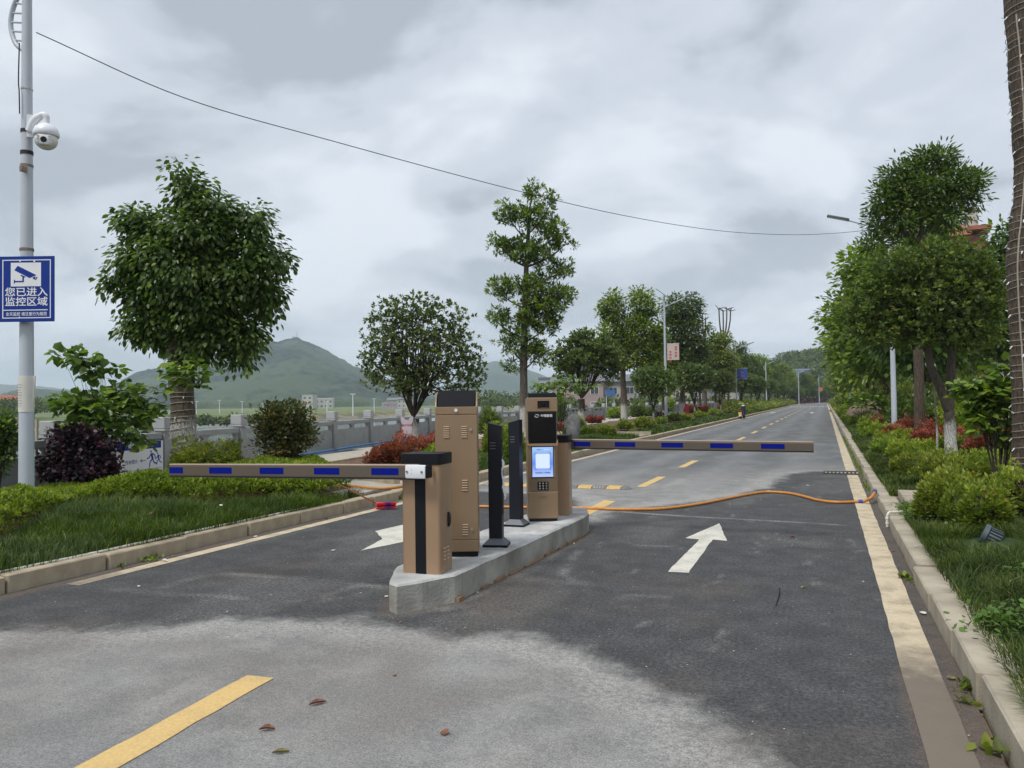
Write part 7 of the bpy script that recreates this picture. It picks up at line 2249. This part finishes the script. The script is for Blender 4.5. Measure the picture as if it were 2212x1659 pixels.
def red_building():
    a = PD(1962, CY, 62); b = PD(2143, CY, 62)
    an = rad(-4); k_ = ray(2143, CY)[:2]; e_ = np.array([math.cos(an), math.sin(an)]); M2 = np.array([[e_[0], -k_[0]], [e_[1], -k_[1]]])
    w = float(np.linalg.solve(M2, -a[:2])[0]); b = np.array([a[0]+e_[0]*w, a[1]+e_[1]*w, 0])
    t = thing('red_building', 'brick-red apartment building with orange tiled roof behind the right trees', 'building', (a[0], a[1], 0.4), an)
    H_ = PD(2080, 520, 62)[2]-0.4
    S().box(0, w, 0, 12, 0, H_).obj('wall', M_brick, t)
    S().box(-0.05, w+0.05, -0.05, -0.003, 0, 1.1).obj('plinth', M_pinkwall, t)
    facade(t, 0.2, w*0.28, 1.6, 4, 3.1, 1, 1.1, 1.7, 0)
    facade(t, w*0.62, w*0.78, 1.6, 4, 3.1, 1, 1.0, 1.7, 0)
    for x in (0.95, w-0.1): S().cyl((x, -0.08, 0), (x, -0.08, H_), 0.06, n=8).obj('downpipe', M_signwhite, t)
    rf = S().xextrude([(-0.9, H_), (12.9, H_), (6, H_+2.2)], 1.6, w*0.8).obj('roof', M_rooftile, t)
    S().box(w*0.78, w*0.92, 1.5, 3.5, H_, H_+2.4).obj('stair_tower', M_cream, t)
    S().box(w*0.76, w*1.04, -0.6, 4, H_+0.4, H_+0.7).obj('eave', M_rooftile, t)
    s = S().box(-3.2, -0.1, 1.0, 4.2, 0, 3.0).obj('entrance_block', M_greywall, t)
    S().box(-3.4, 0.6, 0.2, 4.3, 3.01, 3.25).obj('canopy', M_signwhite, t)
    S().box(-2.8, -1.6, 0.93, 0.99, 0.0, 2.2).obj('door', M_window, t)
    S().sphere((-0.9, 0.4, 1.6), 0.45, 0.3, 0.4, 10, 6).obj('red_awning', M_red, t)
    # balcony pier at right with grey louvres
    t2 = thing('grey_building', 'grey building with louvred balconies right of the red building', 'building', (b[0]+0.6, b[1]+1.5, 0.4), an)
    S().box(0, 9, 0, 8, 0, 9).obj('wall', M_greywall, t2)
    for f in range(3):
        S().box(0.1, 4.0, -0.9, -0.003, 2.6+f*3, 2.8+f*3).obj('balcony_slab', M_cream, t2)
        bl = S().box(0.1, 4.0, -0.9, -0.85, 2.81+f*3, 3.7+f*3).obj('balcony_front', M_roofgrey, t2)
        facade(t2, 0.3, 4, 0.9+f*3, 1, 3, 2, 1.2, 1.4, 0)


red_building()


def small_tree_right():
    # palm-like young tree and white lamp before the red building
    q = PD(2107, CY, 48)
    t = thing('park_lamp', 'slim white post lamp in front of the red building', 'lamp', (q[0], q[1], 0.4))
    S().cyl((0, 0, 0), (0, 0, 6.2), 0.07, 0.05, 10).obj('post', M_signwhite, t)
    S().box(0, 0.6, -0.04, 0.04, 3.0, 3.06).obj('arm', M_signwhite, t)
    q = PD(2090, CY, 45)
    t, B, _, _ = tree('young_tree', 'young sparse tree with pale trunk before the red building', 'tree', 2090, 45, [(2085, 775, 26, 22), (2100, 790, 22, 18), (2075, 800, 16, 12)], [(2092, 880, 5), (2090, 815, 4)], None, L_cam, M_barkw, clumps=120, per=10, csize=0.2, lsize=0.22, kind='narrow', droop=0.6, targets=14, gz=0.4)


small_tree_right()


def house(label, px, py_base, depth, w, h, d, wallm, roofm, floors=2, nwin=3, gz=None, hip=True, name='house', rz=None, group=None):
    a = PD(px, py_base, depth); gz = a[2] if gz is None else gz
    t = thing(name, label, 'house' if h < 9 else 'building', (a[0], a[1], gz), rz if rz is not None else YAW+rad(random.uniform(-12, 12)), group)
    S().box(-w/2, w/2, 0, d, -1.5, h).obj('wall', wallm, t)
    if hip: S().xextrude([(-0.6, h), (d+0.6, h), (d/2, h+w*0.16)], -w/2-0.5, w/2+0.5).obj('roof', roofm, t)
    else: S().box(-w/2-0.2, w/2+0.2, -0.2, d+0.2, h, h+0.5).obj('parapet', roofm, t)
    facade(t, -w/2, w/2, 1.0, floors, (h-0.6)/floors, nwin, w/nwin*0.5, (h-0.6)/floors*0.5, 0)
    return t


GH = 'distant village houses on the plain'
house('white gabled house left of the pair on the far plain', 1330/1.0-1330+852, 880, 560, 11, 6, 9, M_cream, M_roofgrey, gz=-1.4, group=GH)
house('white gabled house right of the pair on the far plain', 872, 880, 540, 9, 6.5, 9, M_cream, M_roofgrey, gz=-1.4, group=GH)
house('long flat white building at the foot of the mountain', 690, 880, 700, 24, 9, 10, M_cream, M_signwhite, 2, 6, gz=-1.4, hip=False)
house('narrow white block at the left end of the long flat building', 664, 880, 680, 10, 12, 10, M_cream, M_greywall, 3, 2, gz=-1.4, hip=False)
house('red roofed farmhouse by the dark trees at the left edge', 8, 880, 230, 9, 6, 8, M_pinkwall, M_rooftile, gz=-1.4)
# town side buildings behind the left row
GT = 'town buildings behind the left tree row'
for i, (px, d, w, h, m, fl, nw, lab) in enumerate([(1190, 230, 7, 9.5, M_greywall, 3, 3, 'long pale flat-roofed building behind the kiosk top'), (1248, 150, 10, 6.5, M_pinkwall, 2, 3, 'reddish low house behind the low dark limbs'), (1284, 160, 9, 8.5, M_greywall, 3, 3, 'grey three-storey house with white balconies beyond the river'),
      (1325, 155, 10, 6.5, M_cream, 2, 3, 'cream house left of the yellowish tree trunk'), (1378, 165, 12, 6.5, M_pinkwall, 2, 4, 'pink terraced house right of the yellowish tree trunk'), (1425, 150, 10, 7, M_greywall, 3, 3, 'grey house behind the pink-banner lamp'), (1468, 140, 8, 6.5, M_cream, 3, 3, 'white windowed house behind the dark red figure'), (1512, 150, 9, 8, M_greywall, 2, 3, 'grey house at the far end of the river town'), (1560, 190, 9, 8, M_cream, 2, 3, 'small white house glimpsed above the scooter')]):
    house(lab, px, 880, d, w, h, 9, m, M_roofgrey, fl, nw, gz=-1.0, hip=i % 2 == 1, group=GT)
t = thing('blue_sign', 'small blue sign on posts beyond the river', 'canopy', tuple(PD(1318, 854, 120)), YAW)
S().box(-.7, .7, -.5, .5, 0, .8).obj('sign_board', M_blueroof, t); S().cyl((-.6, 0, -4), (-.6, 0, 0), 0.05).obj('post', M_signwhite, t); S().cyl((.6, 0, -4), (.6, 0, 0), 0.05).obj('post', M_signwhite, t)  # a small blue sign on two posts, not a roof
house('pale house peeping over the trees at the end of the road', 1812-78, 838, 300, 9, 7, 7, M_cream, M_greywall, 2, 2, hip=False)
# gateway roof at the bend
g = PD(1727, 806, 300)
t = thing('gateway', 'blue swooping gateway roof above the trees at the road bend', 'gateway', (g[0], g[1], 0.2), YAW)
zt = g[2]-0.2
S().extrude([(-3.2, zt+0.6), (-2.2, zt-0.6), (0, zt-0.2), (4.6, zt+1.0), (4.8, zt+1.25), (0, zt+0.55), (-2, zt+0.7)], -1.2, 1.2).obj('roof', M_blueroof, t)
S().cyl((-1.5, 0, 0), (-1.5, 0, zt-0.4), 0.09).obj('pillar', M_signwhite, t); S().cyl((1.5, 0, 0), (1.5, 0, zt), 0.09).obj('pillar', M_signwhite, t)

# poles on the plain, tower, mast
GPp = 'white poles standing on the far plain'
for i, (px, top, d, lab) in enumerate([(424, 868, 300, 'white pole just right of the big tree trunk'), (474, 865, 330, 'white pole left of the bronze bush'), (568, 872, 380, 'short white pole behind the bronze bush'), (808, 862, 300, 'white pole left of the white houses'), (762, 852, 230, 'tall white lamp on the plain right of the houses'), (706, 868, 320, 'white pole left of the pair of houses'), (1013, 869, 260, 'white pole left of the evergreen trunk'), (523, 868, 340, 'white pole above the balustrade post by the bronze bush'), (1040, 872, 300, 'white pole among the far bank trees')]):
    a = PD(px, top, d)
    t = thing('plain_lamp', lab, 'pole', (a[0], a[1], -1.3), YAW, GPp)
    S().cyl((0, 0, -0.5), (0, 0, a[2]+1.3), 0.16, 0.11, 8).obj('pole', M_signwhite, t)
    S().box(-0.7, 0.7, -0.3, 0.3, a[2]+1.3, a[2]+1.5).obj('lamp_head', M_signwhite, t)


def lattice(name, label, px, pyb, pyt, depth, w, cat):
    b = PD(px, pyb, depth); top = PD(px, pyt, depth)
    t = thing(name, label, cat, tuple(b), YAW); H_ = top[2]-b[2]
    s = S()
    for sx_, sy in ((-1, -1), (1, -1), (1, 1), (-1, 1)):
        s.cyl((sx_*w/2, sy*w/2, 0), (sx_*w*0.12, sy*w*0.12, H_*0.85), w*0.05, n=4)
    s.obj('legs', M_greywall, t)
    s = S()
    for k in range(8):
        u = k/8; ww = w/2*(1-u)+w*0.12*u; z = H_*0.85*u; z2 = H_*0.85*(u+1/8)
        s.cyl((-ww, -ww, z), (ww, -ww, z2), w*0.03, n=4).cyl((ww, -ww, z), (-ww, -ww, z2), w*0.03, n=4).cyl((-ww, -ww, z), (ww, -ww, z), w*0.03, n=4)
    s.obj('bracing', M_greywall, t)
    S().cyl((0, 0, H_*0.85), (0, 0, H_), w*0.05, n=5).obj('mast', M_greywall, t)
    S().box(-w*.35, w*.35, -w*.35, w*.35, H_*0.80, H_*0.83).obj('platform', M_greywall, t)


lattice('cell_tower', 'lattice phone tower rising behind the large-leaved shrub', 220, 880, 770, 520, 5.0, 'tower')
lattice('summit_mast', 'tall red-and-white mast on the mountain summit', 641.5, 735, 714, 1800, 3.2, 'mast')
lattice('summit_tower', 'shorter lattice tower left of the mast on the summit', 634, 738, 724, 1800, 5, 'tower')
# billboard on the plain
a = PD(842, 876, 200); t = thing('billboard', 'small pale billboard on the green plain', 'billboard', (a[0], a[1], -1.2), YAW)
S().box(-2.1, 2.1, -0.05, 0.05, a[2]+1.2-0.9, a[2]+1.2+0.9).obj('panel', M_greywall, t); S().box(-1.8, -1.7, -.05, .05, -0.3, a[2]+0.3).obj('post', M_greywall, t); S().box(1.7, 1.8, -.05, .05, -0.3, a[2]+0.3).obj('post', M_greywall, t)
text_obj('lettering', '严禁下河', 0.8, M_bantext, t.children[0], (0, -0.06, a[2]+1.2))



# ------------------------------------------------------------------ hills
def hill_material(name, c1, c2, sc_):
    m, nt, b = base_mat(name); L = nt.links.new
    tc = nd(nt, 'ShaderNodeTexCoord'); n = nd(nt, 'ShaderNodeTexNoise'); n.inputs['Scale'].default_value = sc_; n.inputs['Detail'].default_value = 10; n.inputs['Roughness'].default_value = 0.7
    L(tc.outputs['Object'], n.inputs['Vector'])
    n2 = nd(nt, 'ShaderNodeTexNoise'); n2.inputs['Scale'].default_value = sc_*0.12; n2.inputs['Detail'].default_value = 6; L(tc.outputs['Object'], n2.inputs['Vector'])
    ad = nd(nt, 'ShaderNodeMath', operation='MULTIPLY_ADD'); L(n2.outputs['Fac'], ad.inputs[0]); ad.inputs[1].default_value = 1.2; L(n.outputs['Fac'], ad.inputs[2])
    cr = nd(nt, 'ShaderNodeValToRGB'); e = cr.color_ramp.elements; e[0].position = 0.98/2; e[0].color = (*c1, 1); e[1].position = 1.22/2; e[1].color = (*c2, 1)
    hf = nd(nt, 'ShaderNodeMath', operation='MULTIPLY'); L(ad.outputs[0], hf.inputs[0]); hf.inputs[1].default_value = 0.5
    L(hf.outputs[0], cr.inputs[0]); L(cr.outputs[0], b.inputs['Base Color']); b.inputs['Roughness'].default_value = 1.0; b.inputs['Specular IOR Level'].default_value = 0.1
    return m


def ridge(name, prof, depth, thick, mat, nz=26, rough=1.0, base=-2.0, nu=420, bump=4.0, freq=0.05):
    """prof: (px, py) crest as seen; a real slope rising from depth-thick to depth"""
    xs = np.array([p[0] for p in prof], float); ysr = np.array([p[1] for p in prof], float)
    us = np.linspace(xs[0], xs[-1], nu)
    cy = np.interp(us, xs, ysr)
    V = []
    for j in range(nz+6):
        u = j/nz
        for i in range(nu):
            crest = PD(us[i], cy[i], depth)
            hc = crest[2]-base
            if j <= nz:
                dd = depth-thick*(1-u); prof_h = u**0.8
            else:
                dd = depth+thick*0.15*(j-nz); prof_h = 1-0.12*(j-nz)
            q = PD(us[i], CY, dd)
            V.append((q[0], q[1], base+max(hc, 0)*prof_h))
    V = np.array(V)
    a = fbm(V[:, 0]*freq, V[:, 1]*freq, 4)-0.5; c = fbm(V[:, 0]*freq*0.15+7, V[:, 1]*freq*0.15, 3)-0.5
    hgt = (V[:, 2]-base)
    env = np.clip(hgt/40, 0, 1)
    V[:, 2] += a*bump*2*env+c*bump*5*env*(1-np.clip(hgt/np.max(hgt), 0, 1)**2)
    n1 = nz+6
    i = (np.arange(n1-1)[:, None]*nu+np.arange(nu-1)[None]).reshape(-1)
    Fq = np.stack([i, i+1, i+nu+1, i+nu], -1)
    return props(link_mesh(name, fast_mesh(name, V, Fq, mat, True)), kind='structure')


M_hill = hill_material('forested_slope', (0.002, 0.007, 0.004), (0.052, 0.075, 0.036), 0.06)
M_hillfar = hill_material('far_slope', (0.022, 0.036, 0.018), (0.05, 0.07, 0.035), 0.02)
ridge('mountain', [(90, 884), (180, 862), (240, 835), (295, 808), (350, 800), (430, 786), (500, 764), (540, 748), (560, 743), (600, 738), (620, 733), (632, 730), (645, 730), (656, 735), (672, 742), (700, 756), (740, 776), (772, 793), (820, 820), (870, 838), (930, 855), (1000, 872), (1060, 880)], 1800, 800, M_hill, 110, nu=900, bump=6.5, freq=0.045)
ridge('far_mountain', [(880, 878), (950, 845), (1010, 805), (1045, 785), (1075, 779), (1100, 785), (1140, 795), (1175, 808), (1230, 832), (1320, 860), (1400, 872)], 2900, 900, M_hillfar, 26, bump=8, freq=0.02)
ridge('low_hills', [(-400, 840), (-100, 850), (0, 849), (60, 838), (110, 840), (170, 842), (230, 838), (260, 836), (330, 842), (450, 870), (560, 878)], 1500, 500, M_hillfar, 20, bump=6, freq=0.04)
ridge('far_mountain', [(-500, 850), (-200, 838), (-50, 828), (30, 830), (70, 833), (150, 842), (260, 858), (380, 875)], 3600, 900, M_hillfar, 20, bump=8, freq=0.02)
ridge('wooded_hill', [(1560, 850), (1620, 815), (1665, 785), (1700, 773), (1740, 768), (1790, 762), (1840, 735), (1900, 715), (2000, 700), (2150, 705), (2300, 720), (2500, 740), (2700, 800), (2850, 860)], 420, 130, M_hill, 24, bump=1.5, freq=0.12)


def forest(name, label, lobes, per, ls, mat=L_far, kind='quad', clump=8):
    P_ = []
    C = np.array(lobes)
    n = len(C)*per
    dr = unit(rng.normal(size=(n, 3))); dr[:, 2] = np.abs(dr[:, 2])*0.9+0.05*dr[:, 2]
    L6 = np.repeat(C, per, 0); r = rng.random(n)**0.25
    pos = L6[:, :3]+dr*L6[:, 3:6]*r[:, None]
    v = np.clip(np.repeat(rng.random(len(C))*0.5, per)+0.3*rng.random(n)+0.25*dr[:, 2], 0, 1)
    f = leaves(pos, unit(rng.normal(size=(n, 3))), dr+rng.normal(size=(n, 3))*0.5, ls*(0.6+0.8*rng.random(n)), kind, v)
    return props(link_mesh(name, leaf_mesh(name, [f], mat)), label, 'wood', kind='stuff')


# wooded hill cover
lob = []
for k in range(900):
    px = rng.uniform(1600, 2200); prof_y = np.interp(px, [1600, 1665, 1700, 1740, 1790, 1840, 1900, 2000, 2150, 2200], [822, 785, 773, 768, 762, 735, 715, 700, 705, 708])
    u = rng.random()**0.8; dd = 420-130*(1-u)
    zc = -2+(PD(px, prof_y, 420)[2]+2)*u**0.8
    q = PD(px, CY, dd); s_ = rng.uniform(2.6, 4.4); lob.append((q[0], q[1], zc+1.0, s_, s_, s_*0.8))
forest('hillside_wood', 'dense green wood covering the hill at the end of the road', lob, 70, 1.1)
# bank trees behind the balustrade and on the far side
lob = []
for k in range(70):
    px = rng.uniform(1015, 1240); dd = rng.uniform(190, 330); q = PD(px, CY, dd); top = rng.uniform(4.5, 8) * (1.0 if px > 1050 else 0.5)
    lob.append((q[0], q[1], -1.5+top*0.35, top*0.55, top*0.55, top*0.6))
for k in range(120):
    px = rng.uniform(420, 1000); dd = rng.uniform(700, 900); q = PD(px, CY, dd); top = rng.uniform(6, 13)
    lob.append((q[0], q[1], -1.5+top*0.3, top*0.9, top*0.7, top*0.5))
for k in range(60):
    px = rng.uniform(-60, 100); dd = rng.uniform(210, 260); q = PD(px, CY, dd); top = rng.uniform(5, 8.5)
    lob.append((q[0], q[1], -1.5+top*0.35, top*0.5, top*0.5, top*0.6))
for k in range(40):
    px = rng.uniform(90, 360); dd = rng.uniform(300, 420); q = PD(px, CY, dd); top = rng.uniform(5, 9)
    lob.append((q[0], q[1], -1.5+top*0.35, top*0.6, top*0.5, top*0.6))
for k in range(50):
    px = rng.uniform(1180, 1560); dd = rng.uniform(125, 150); q = PD(px, CY, dd); top = rng.uniform(2.5, 5)
    lob.append((q[0], q[1], -1.5+top*0.35, top*0.6, top*0.5, top*0.6))
for k in range(26):
    px = rng.uniform(180, 560); dd = rng.uniform(158, 175); q = PD(px, CY, dd); top = rng.uniform(1.5, 3)
    lob.append((q[0], q[1], -2.6+top*0.35, top*1.0, top*0.8, top*0.6))
forest('far_bank_wood', 'hazy belt of trees on the far bank and plain', lob, 130, 0.75)

# ------------------------------------------------------------------ litter, weeds
def litter(name, label, px, py, L_, w, mat, rz, curl=0.25, cat='leaf'):
    g = P(px, py)
    v = []; f = []
    n = 6
    for i in range(n+1):
        u = i/n; ww = w*math.sin(math.pi*min(max(u, 0.04), 0.96))
        zc = 0.010+curl*L_*(0.25+0.6*math.sin(u*2.6+0.4)**2)
        v += [(u*L_, -ww, zc+ww*0.6), (u*L_, 0, zc-0.004), (u*L_, ww, zc+ww*0.8)]
        if i: a = 3*i-3; f += [(a, a+1, a+4, a+3), (a+1, a+2, a+5, a+4)]
    s = S().add(v, f).add([(x, y, z-0.0012) for x, y, z in v], [tuple(reversed(q)) for q in f])
    o = s.obj(name, mat); o.location = (g[0], g[1], 0.0); o.rotation_euler = (0, 0, rz)
    return props(o, label, cat)


litter('fallen_leaf', 'curled reddish-brown fallen leaf on the grey road', 668, 1526, 0.09, 0.016, M_dryleaf, 0.9, 0.06)
litter('fallen_leaf', 'dark curled leaf, left of the three on the near road', 560, 1580, 0.075, 0.016, M_dryleaf, 0.5, 0.1)
litter('fallen_leaf', 'flat olive leaf nearest the bottom edge', 588, 1630, 0.075, 0.012, M_dryleaf2, 0.6, 0.03)
litter('fallen_leaf', 'small brown leaf on the right lane beyond the arrow', 1706, 1163, 0.06, 0.016, M_dryleaf, 0.2, 0.2)
litter('fallen_leaf', 'dry brown leaf in the right gutter near the bottom corner', 2125, 1610, 0.08, 0.016, M_dryleaf, 0.8, 0.2)
litter('fallen_leaf', 'pale leaf lying in the left gutter', 345, 1215, 0.09, 0.02, M_litter, 0.3, 0.15)
for i, (px, py, s_, lab) in enumerate([(865, 1346, 0.02, 'tiny tan wood chip below the island nose'), (852, 1460, 0.022, 'tiny tan wood chip on the grey road'), (1240, 1175+0, 0.02, 'white pebble on the right lane beside the island'), (300, 1268, 0.03, 'white scrap on the left lane'), (835, 1290, 0.03, 'white scrap left of the island nose'), (1660, 1055+6, 0.04, 'white scrap by the hose'), (720, 1190, 0.04, 'white paper scrap left of the arrow'), (1745, 1049, 0.05, 'pale stone near the drain cover')]):
    g = P(px, py); o = S().box(-s_/2, s_/2, -s_/3, s_/3, 0.003, 0.012, 0.002, 1).obj('scrap', M_wood if 'wood' in lab else M_litter, None, label=lab, cat='litter'); o.location = (g[0], g[1], 0); o.rotation_euler = (0, 0, px*0.7)


def weed(label, x, y, z, r, n, ls=0.05):
    g = rng.normal(size=(n, 3)); d = unit(g)*0.8+np.array([0, 0, 0.7])
    pos = np.array([x, y, z])+rng.normal(size=(n, 3))*np.array([r, r, 0.01])+np.array([0, 0, 0.01])
    f = leaves(pos, d, rng.normal(size=(n, 3))*0.3+np.array([0, 0, 1]), ls*(0.6+0.8*rng.random(n)), 'narrow' if ls > .08 else 'ovate', np.clip(0.1+0.6*rng.random(n), 0, 1))
    o = link_mesh('weed', leaf_mesh('weed', [f], L_azalea)); return props(o, label, 'weed', 'weeds growing in the gutters', 'stuff')


for px, py, r, n, ls, lab in [(1872+50, 1125-10, 0.05, 26, 0.06, 'leafy weed in the right gutter below the white pipe'), (1985, 1262, 0.03, 30, 0.05, 'weed at the foot of the first raised kerb stone right'), (1960, 1250, 0.03, 20, 0.06, 'thin weed in the right gutter opposite the floodlight'), (2085, 1490, 0.03, 22, 0.05, 'small weed halfway down the near right kerb'), (2150, 1630, 0.025, 14, 0.06, 'weed by the dry leaf at the bottom right'), (2090, 1520, 0.02, 12, 0.05, 'tiny weed in the near right gutter'), (322, 1212, 0.05, 26, 0.06, 'weed patch at the left kerb beside the pale leaf'), (265, 1225, 0.03, 12, 0.05, 'small weed clump at the left kerb'), (742, 1105, 0.05, 30, 0.10, 'spiky weed at the left kerb before the broom'), (860, 1078, 0.09, 40, 0.11, 'tall weeds at the kerb behind the near boom clamp'), (68, 1262, 0.02, 14, 0.08, 'dark tuft hanging over the left kerb')]:
    g = P(px, py); weed(lab, g[0], g[1], 0.0, r, n, ls)
# grit and small stones lying on the asphalt
def grit():
    n = 1500
    x = rng.uniform(-6.2, 0.7, n); y = rng.uniform(2.4, 14, n)
    k = rng.random(n) < (0.25+0.75*np.exp(-(sdist(x, y, PATCH)/0.5)**2)+0.6*(x > 0.55)); x = x[k]; y = y[k]; n = len(x)
    keep = sdist(x, y, np.array(ISLAND)) < -0.02; x = x[keep]; y = y[keep]; n = len(x)
    r = rng.uniform(0.002, 0.006, n)*(1+1.2*(rng.random(n) < 0.05))
    base = np.array([[1, 0, 0], [0, 1, 0], [-1, 0, 0], [0, -1, 0], [0, 0, 1]], float)
    jit = 1+0.35*rng.normal(size=(n, 5, 1)); V = base[None]*jit*r[:, None, None]*np.array([1, 1, 0.7]); V[:, :, 2] = np.maximum(V[:, :, 2], 0)+0.0045
    V[:, :, 0] += x[:, None]; V[:, :, 1] += y[:, None]
    F_ = np.array([[0, 1, 4], [1, 2, 4], [2, 3, 4], [3, 0, 4]])
    Fq = (F_[None]+(np.arange(n)*5)[:, None, None]).reshape(-1, 3)
    o = link_mesh('road_grit', fast_mesh('road_grit', V.reshape(-1, 3), Fq, paint('grit', (0.34, 0.32, 0.28), 0.9, 0, 0.4, 30)))
    props(o, 'small pale stones and grit scattered over the near road', 'grit', kind='stuff')


grit()
a_, b_ = P(1684, 1268, 0.006), P(1676, 1308, 0.006)
S().tube([tuple(a_), tuple((a_+b_)/2+np.array([0.01, 0, 0.004])), tuple(b_)], [0.003, 0.004, 0.003], 5).obj('twig', M_black, None, label='thin dark twig lying on the right lane', cat='twig')
# dead leaves caught in the gutters and grass
metas_l = []
for q in range(3):
    me_ = leaf_piece('fallen_leaf', [M_dryleaf, M_dryleaf2, M_litter][q], 0.05); metas_l.append(me_)
GLF = 'dead leaves scattered in the gutters and on the verges'
for i, (x_, y_, z_, where) in enumerate([(0.63, 3.6, 0, 'right gutter beside the dry leaf'), (0.61, 4.9, 0, 'right gutter where the line turns muddy'), (0.64, 6.3, 0, 'right gutter before the first weed'), (0.62, 8.8, 0, 'right gutter opposite the arrow head'), (-6.42, 6.2, 0, 'left gutter left of the weed patch'), (-6.4, 7.4, 0, 'left gutter beyond the weed patch'), (-6.45, 8.9, 0, 'left gutter near the spiky weed'), (0.8, 5.2, .152, 'right kerb top near the bottom corner'), (0.78, 8.2, .152, 'right kerb top before the white pipe'), (-7.4, 6.8, .33, 'left grass in front of the lamp pole'), (-7.6, 8.3, .36, 'left grass in front of the purple bush'), (-7.1, 7.6, .32, 'left grass close to the white pipe'), (-1.7, 3.3, 0, 'near grey road right of the yellow dash'), (-0.2, 6.9, 0, 'right lane between arrow and edge line')]):
    o = link_mesh('fallen_leaf', metas_l[i % 3]); o.location = (x_, y_, z_+0.012); o.rotation_euler = (0.25*math.sin(i*3), 0.2*math.cos(i*2), i*1.3)
    props(o, 'small '+['brown', 'olive', 'pale'][i % 3]+' dead leaf on the '+where, 'leaf', GLF)
rngx = rng.uniform(0.6, 0.9, 60)
f_ = []
n = 420; y = rng.uniform(14, 34, n); x = 0.60+rng.random(n)*0.08; 
g = rng.normal(size=(n, 3))
wd = link_mesh('gutter_weeds', leaf_mesh('gutter_weeds', [leaves(np.stack([x, y, np.where(x > .68, .15, .0)+0.0*x], -1), unit(g)*0.6+np.array([0, 0, 0.8]), g*0.3+np.array([0, 0, 1]), 0.07*(0.5+rng.random(n)), 'narrow', 0.2+0.5*rng.random(n))], L_azalea))
props(wd, 'weeds and grass sprouting along the right gutter past the drain', 'weeds', kind='stuff')
# clover-like ground plants in the right grass
n = 2600; cx_ = rng.uniform(0.95, 2.1, 14); cy_ = rng.uniform(5, 10.5, 14); k = rng.integers(0, 14, n)
x = cx_[k]+rng.normal(size=n)*0.10; y = cy_[k]+rng.normal(size=n)*0.16; g = rng.normal(size=(n, 3))
cl = link_mesh('broadleaf_weeds', leaf_mesh('broadleaf_weeds', [leaves(np.stack([x, y, bed_z(x, y)+0.04+rng.random(n)*0.12], -1), unit(g)+np.array([0, 0, 0.1]), g*0.3+np.array([0, 0, 1]), 0.03*(0.6+0.8*rng.random(n)), 'round', 0.1+0.5*rng.random(n))], L_redbud))
props(cl, 'broad-leaved weeds scattered through the grass near the floodlight', 'weeds', kind='stuff')

# ------------------------------------------------------------------ haze
hb = S().box(-5100, 3100, -3100, 6600, -5.6, 235).mesh('haze', M_water)
hb.materials.clear()
hm = bpy.data.materials.new('haze'); hm.use_nodes = True; nt = hm.node_tree; nt.nodes.clear()
o_ = nt.nodes.new('ShaderNodeOutputMaterial'); vl = nt.nodes.new('ShaderNodeVolumePrincipled')
vl.inputs['Color'].default_value = (0.72, 0.84, 0.96, 1); vl.inputs['Density'].default_value = 0.00024; vl.inputs['Anisotropy'].default_value = 0.0
nt.links.new(vl.outputs[0], o_.inputs['Volume']); hb.materials.append(hm)
hz_o = link_mesh('haze', hb); hz_o['kind'] = 'stuff'; hz_o['label'] = 'pale bluish haze filling the air over the plain'
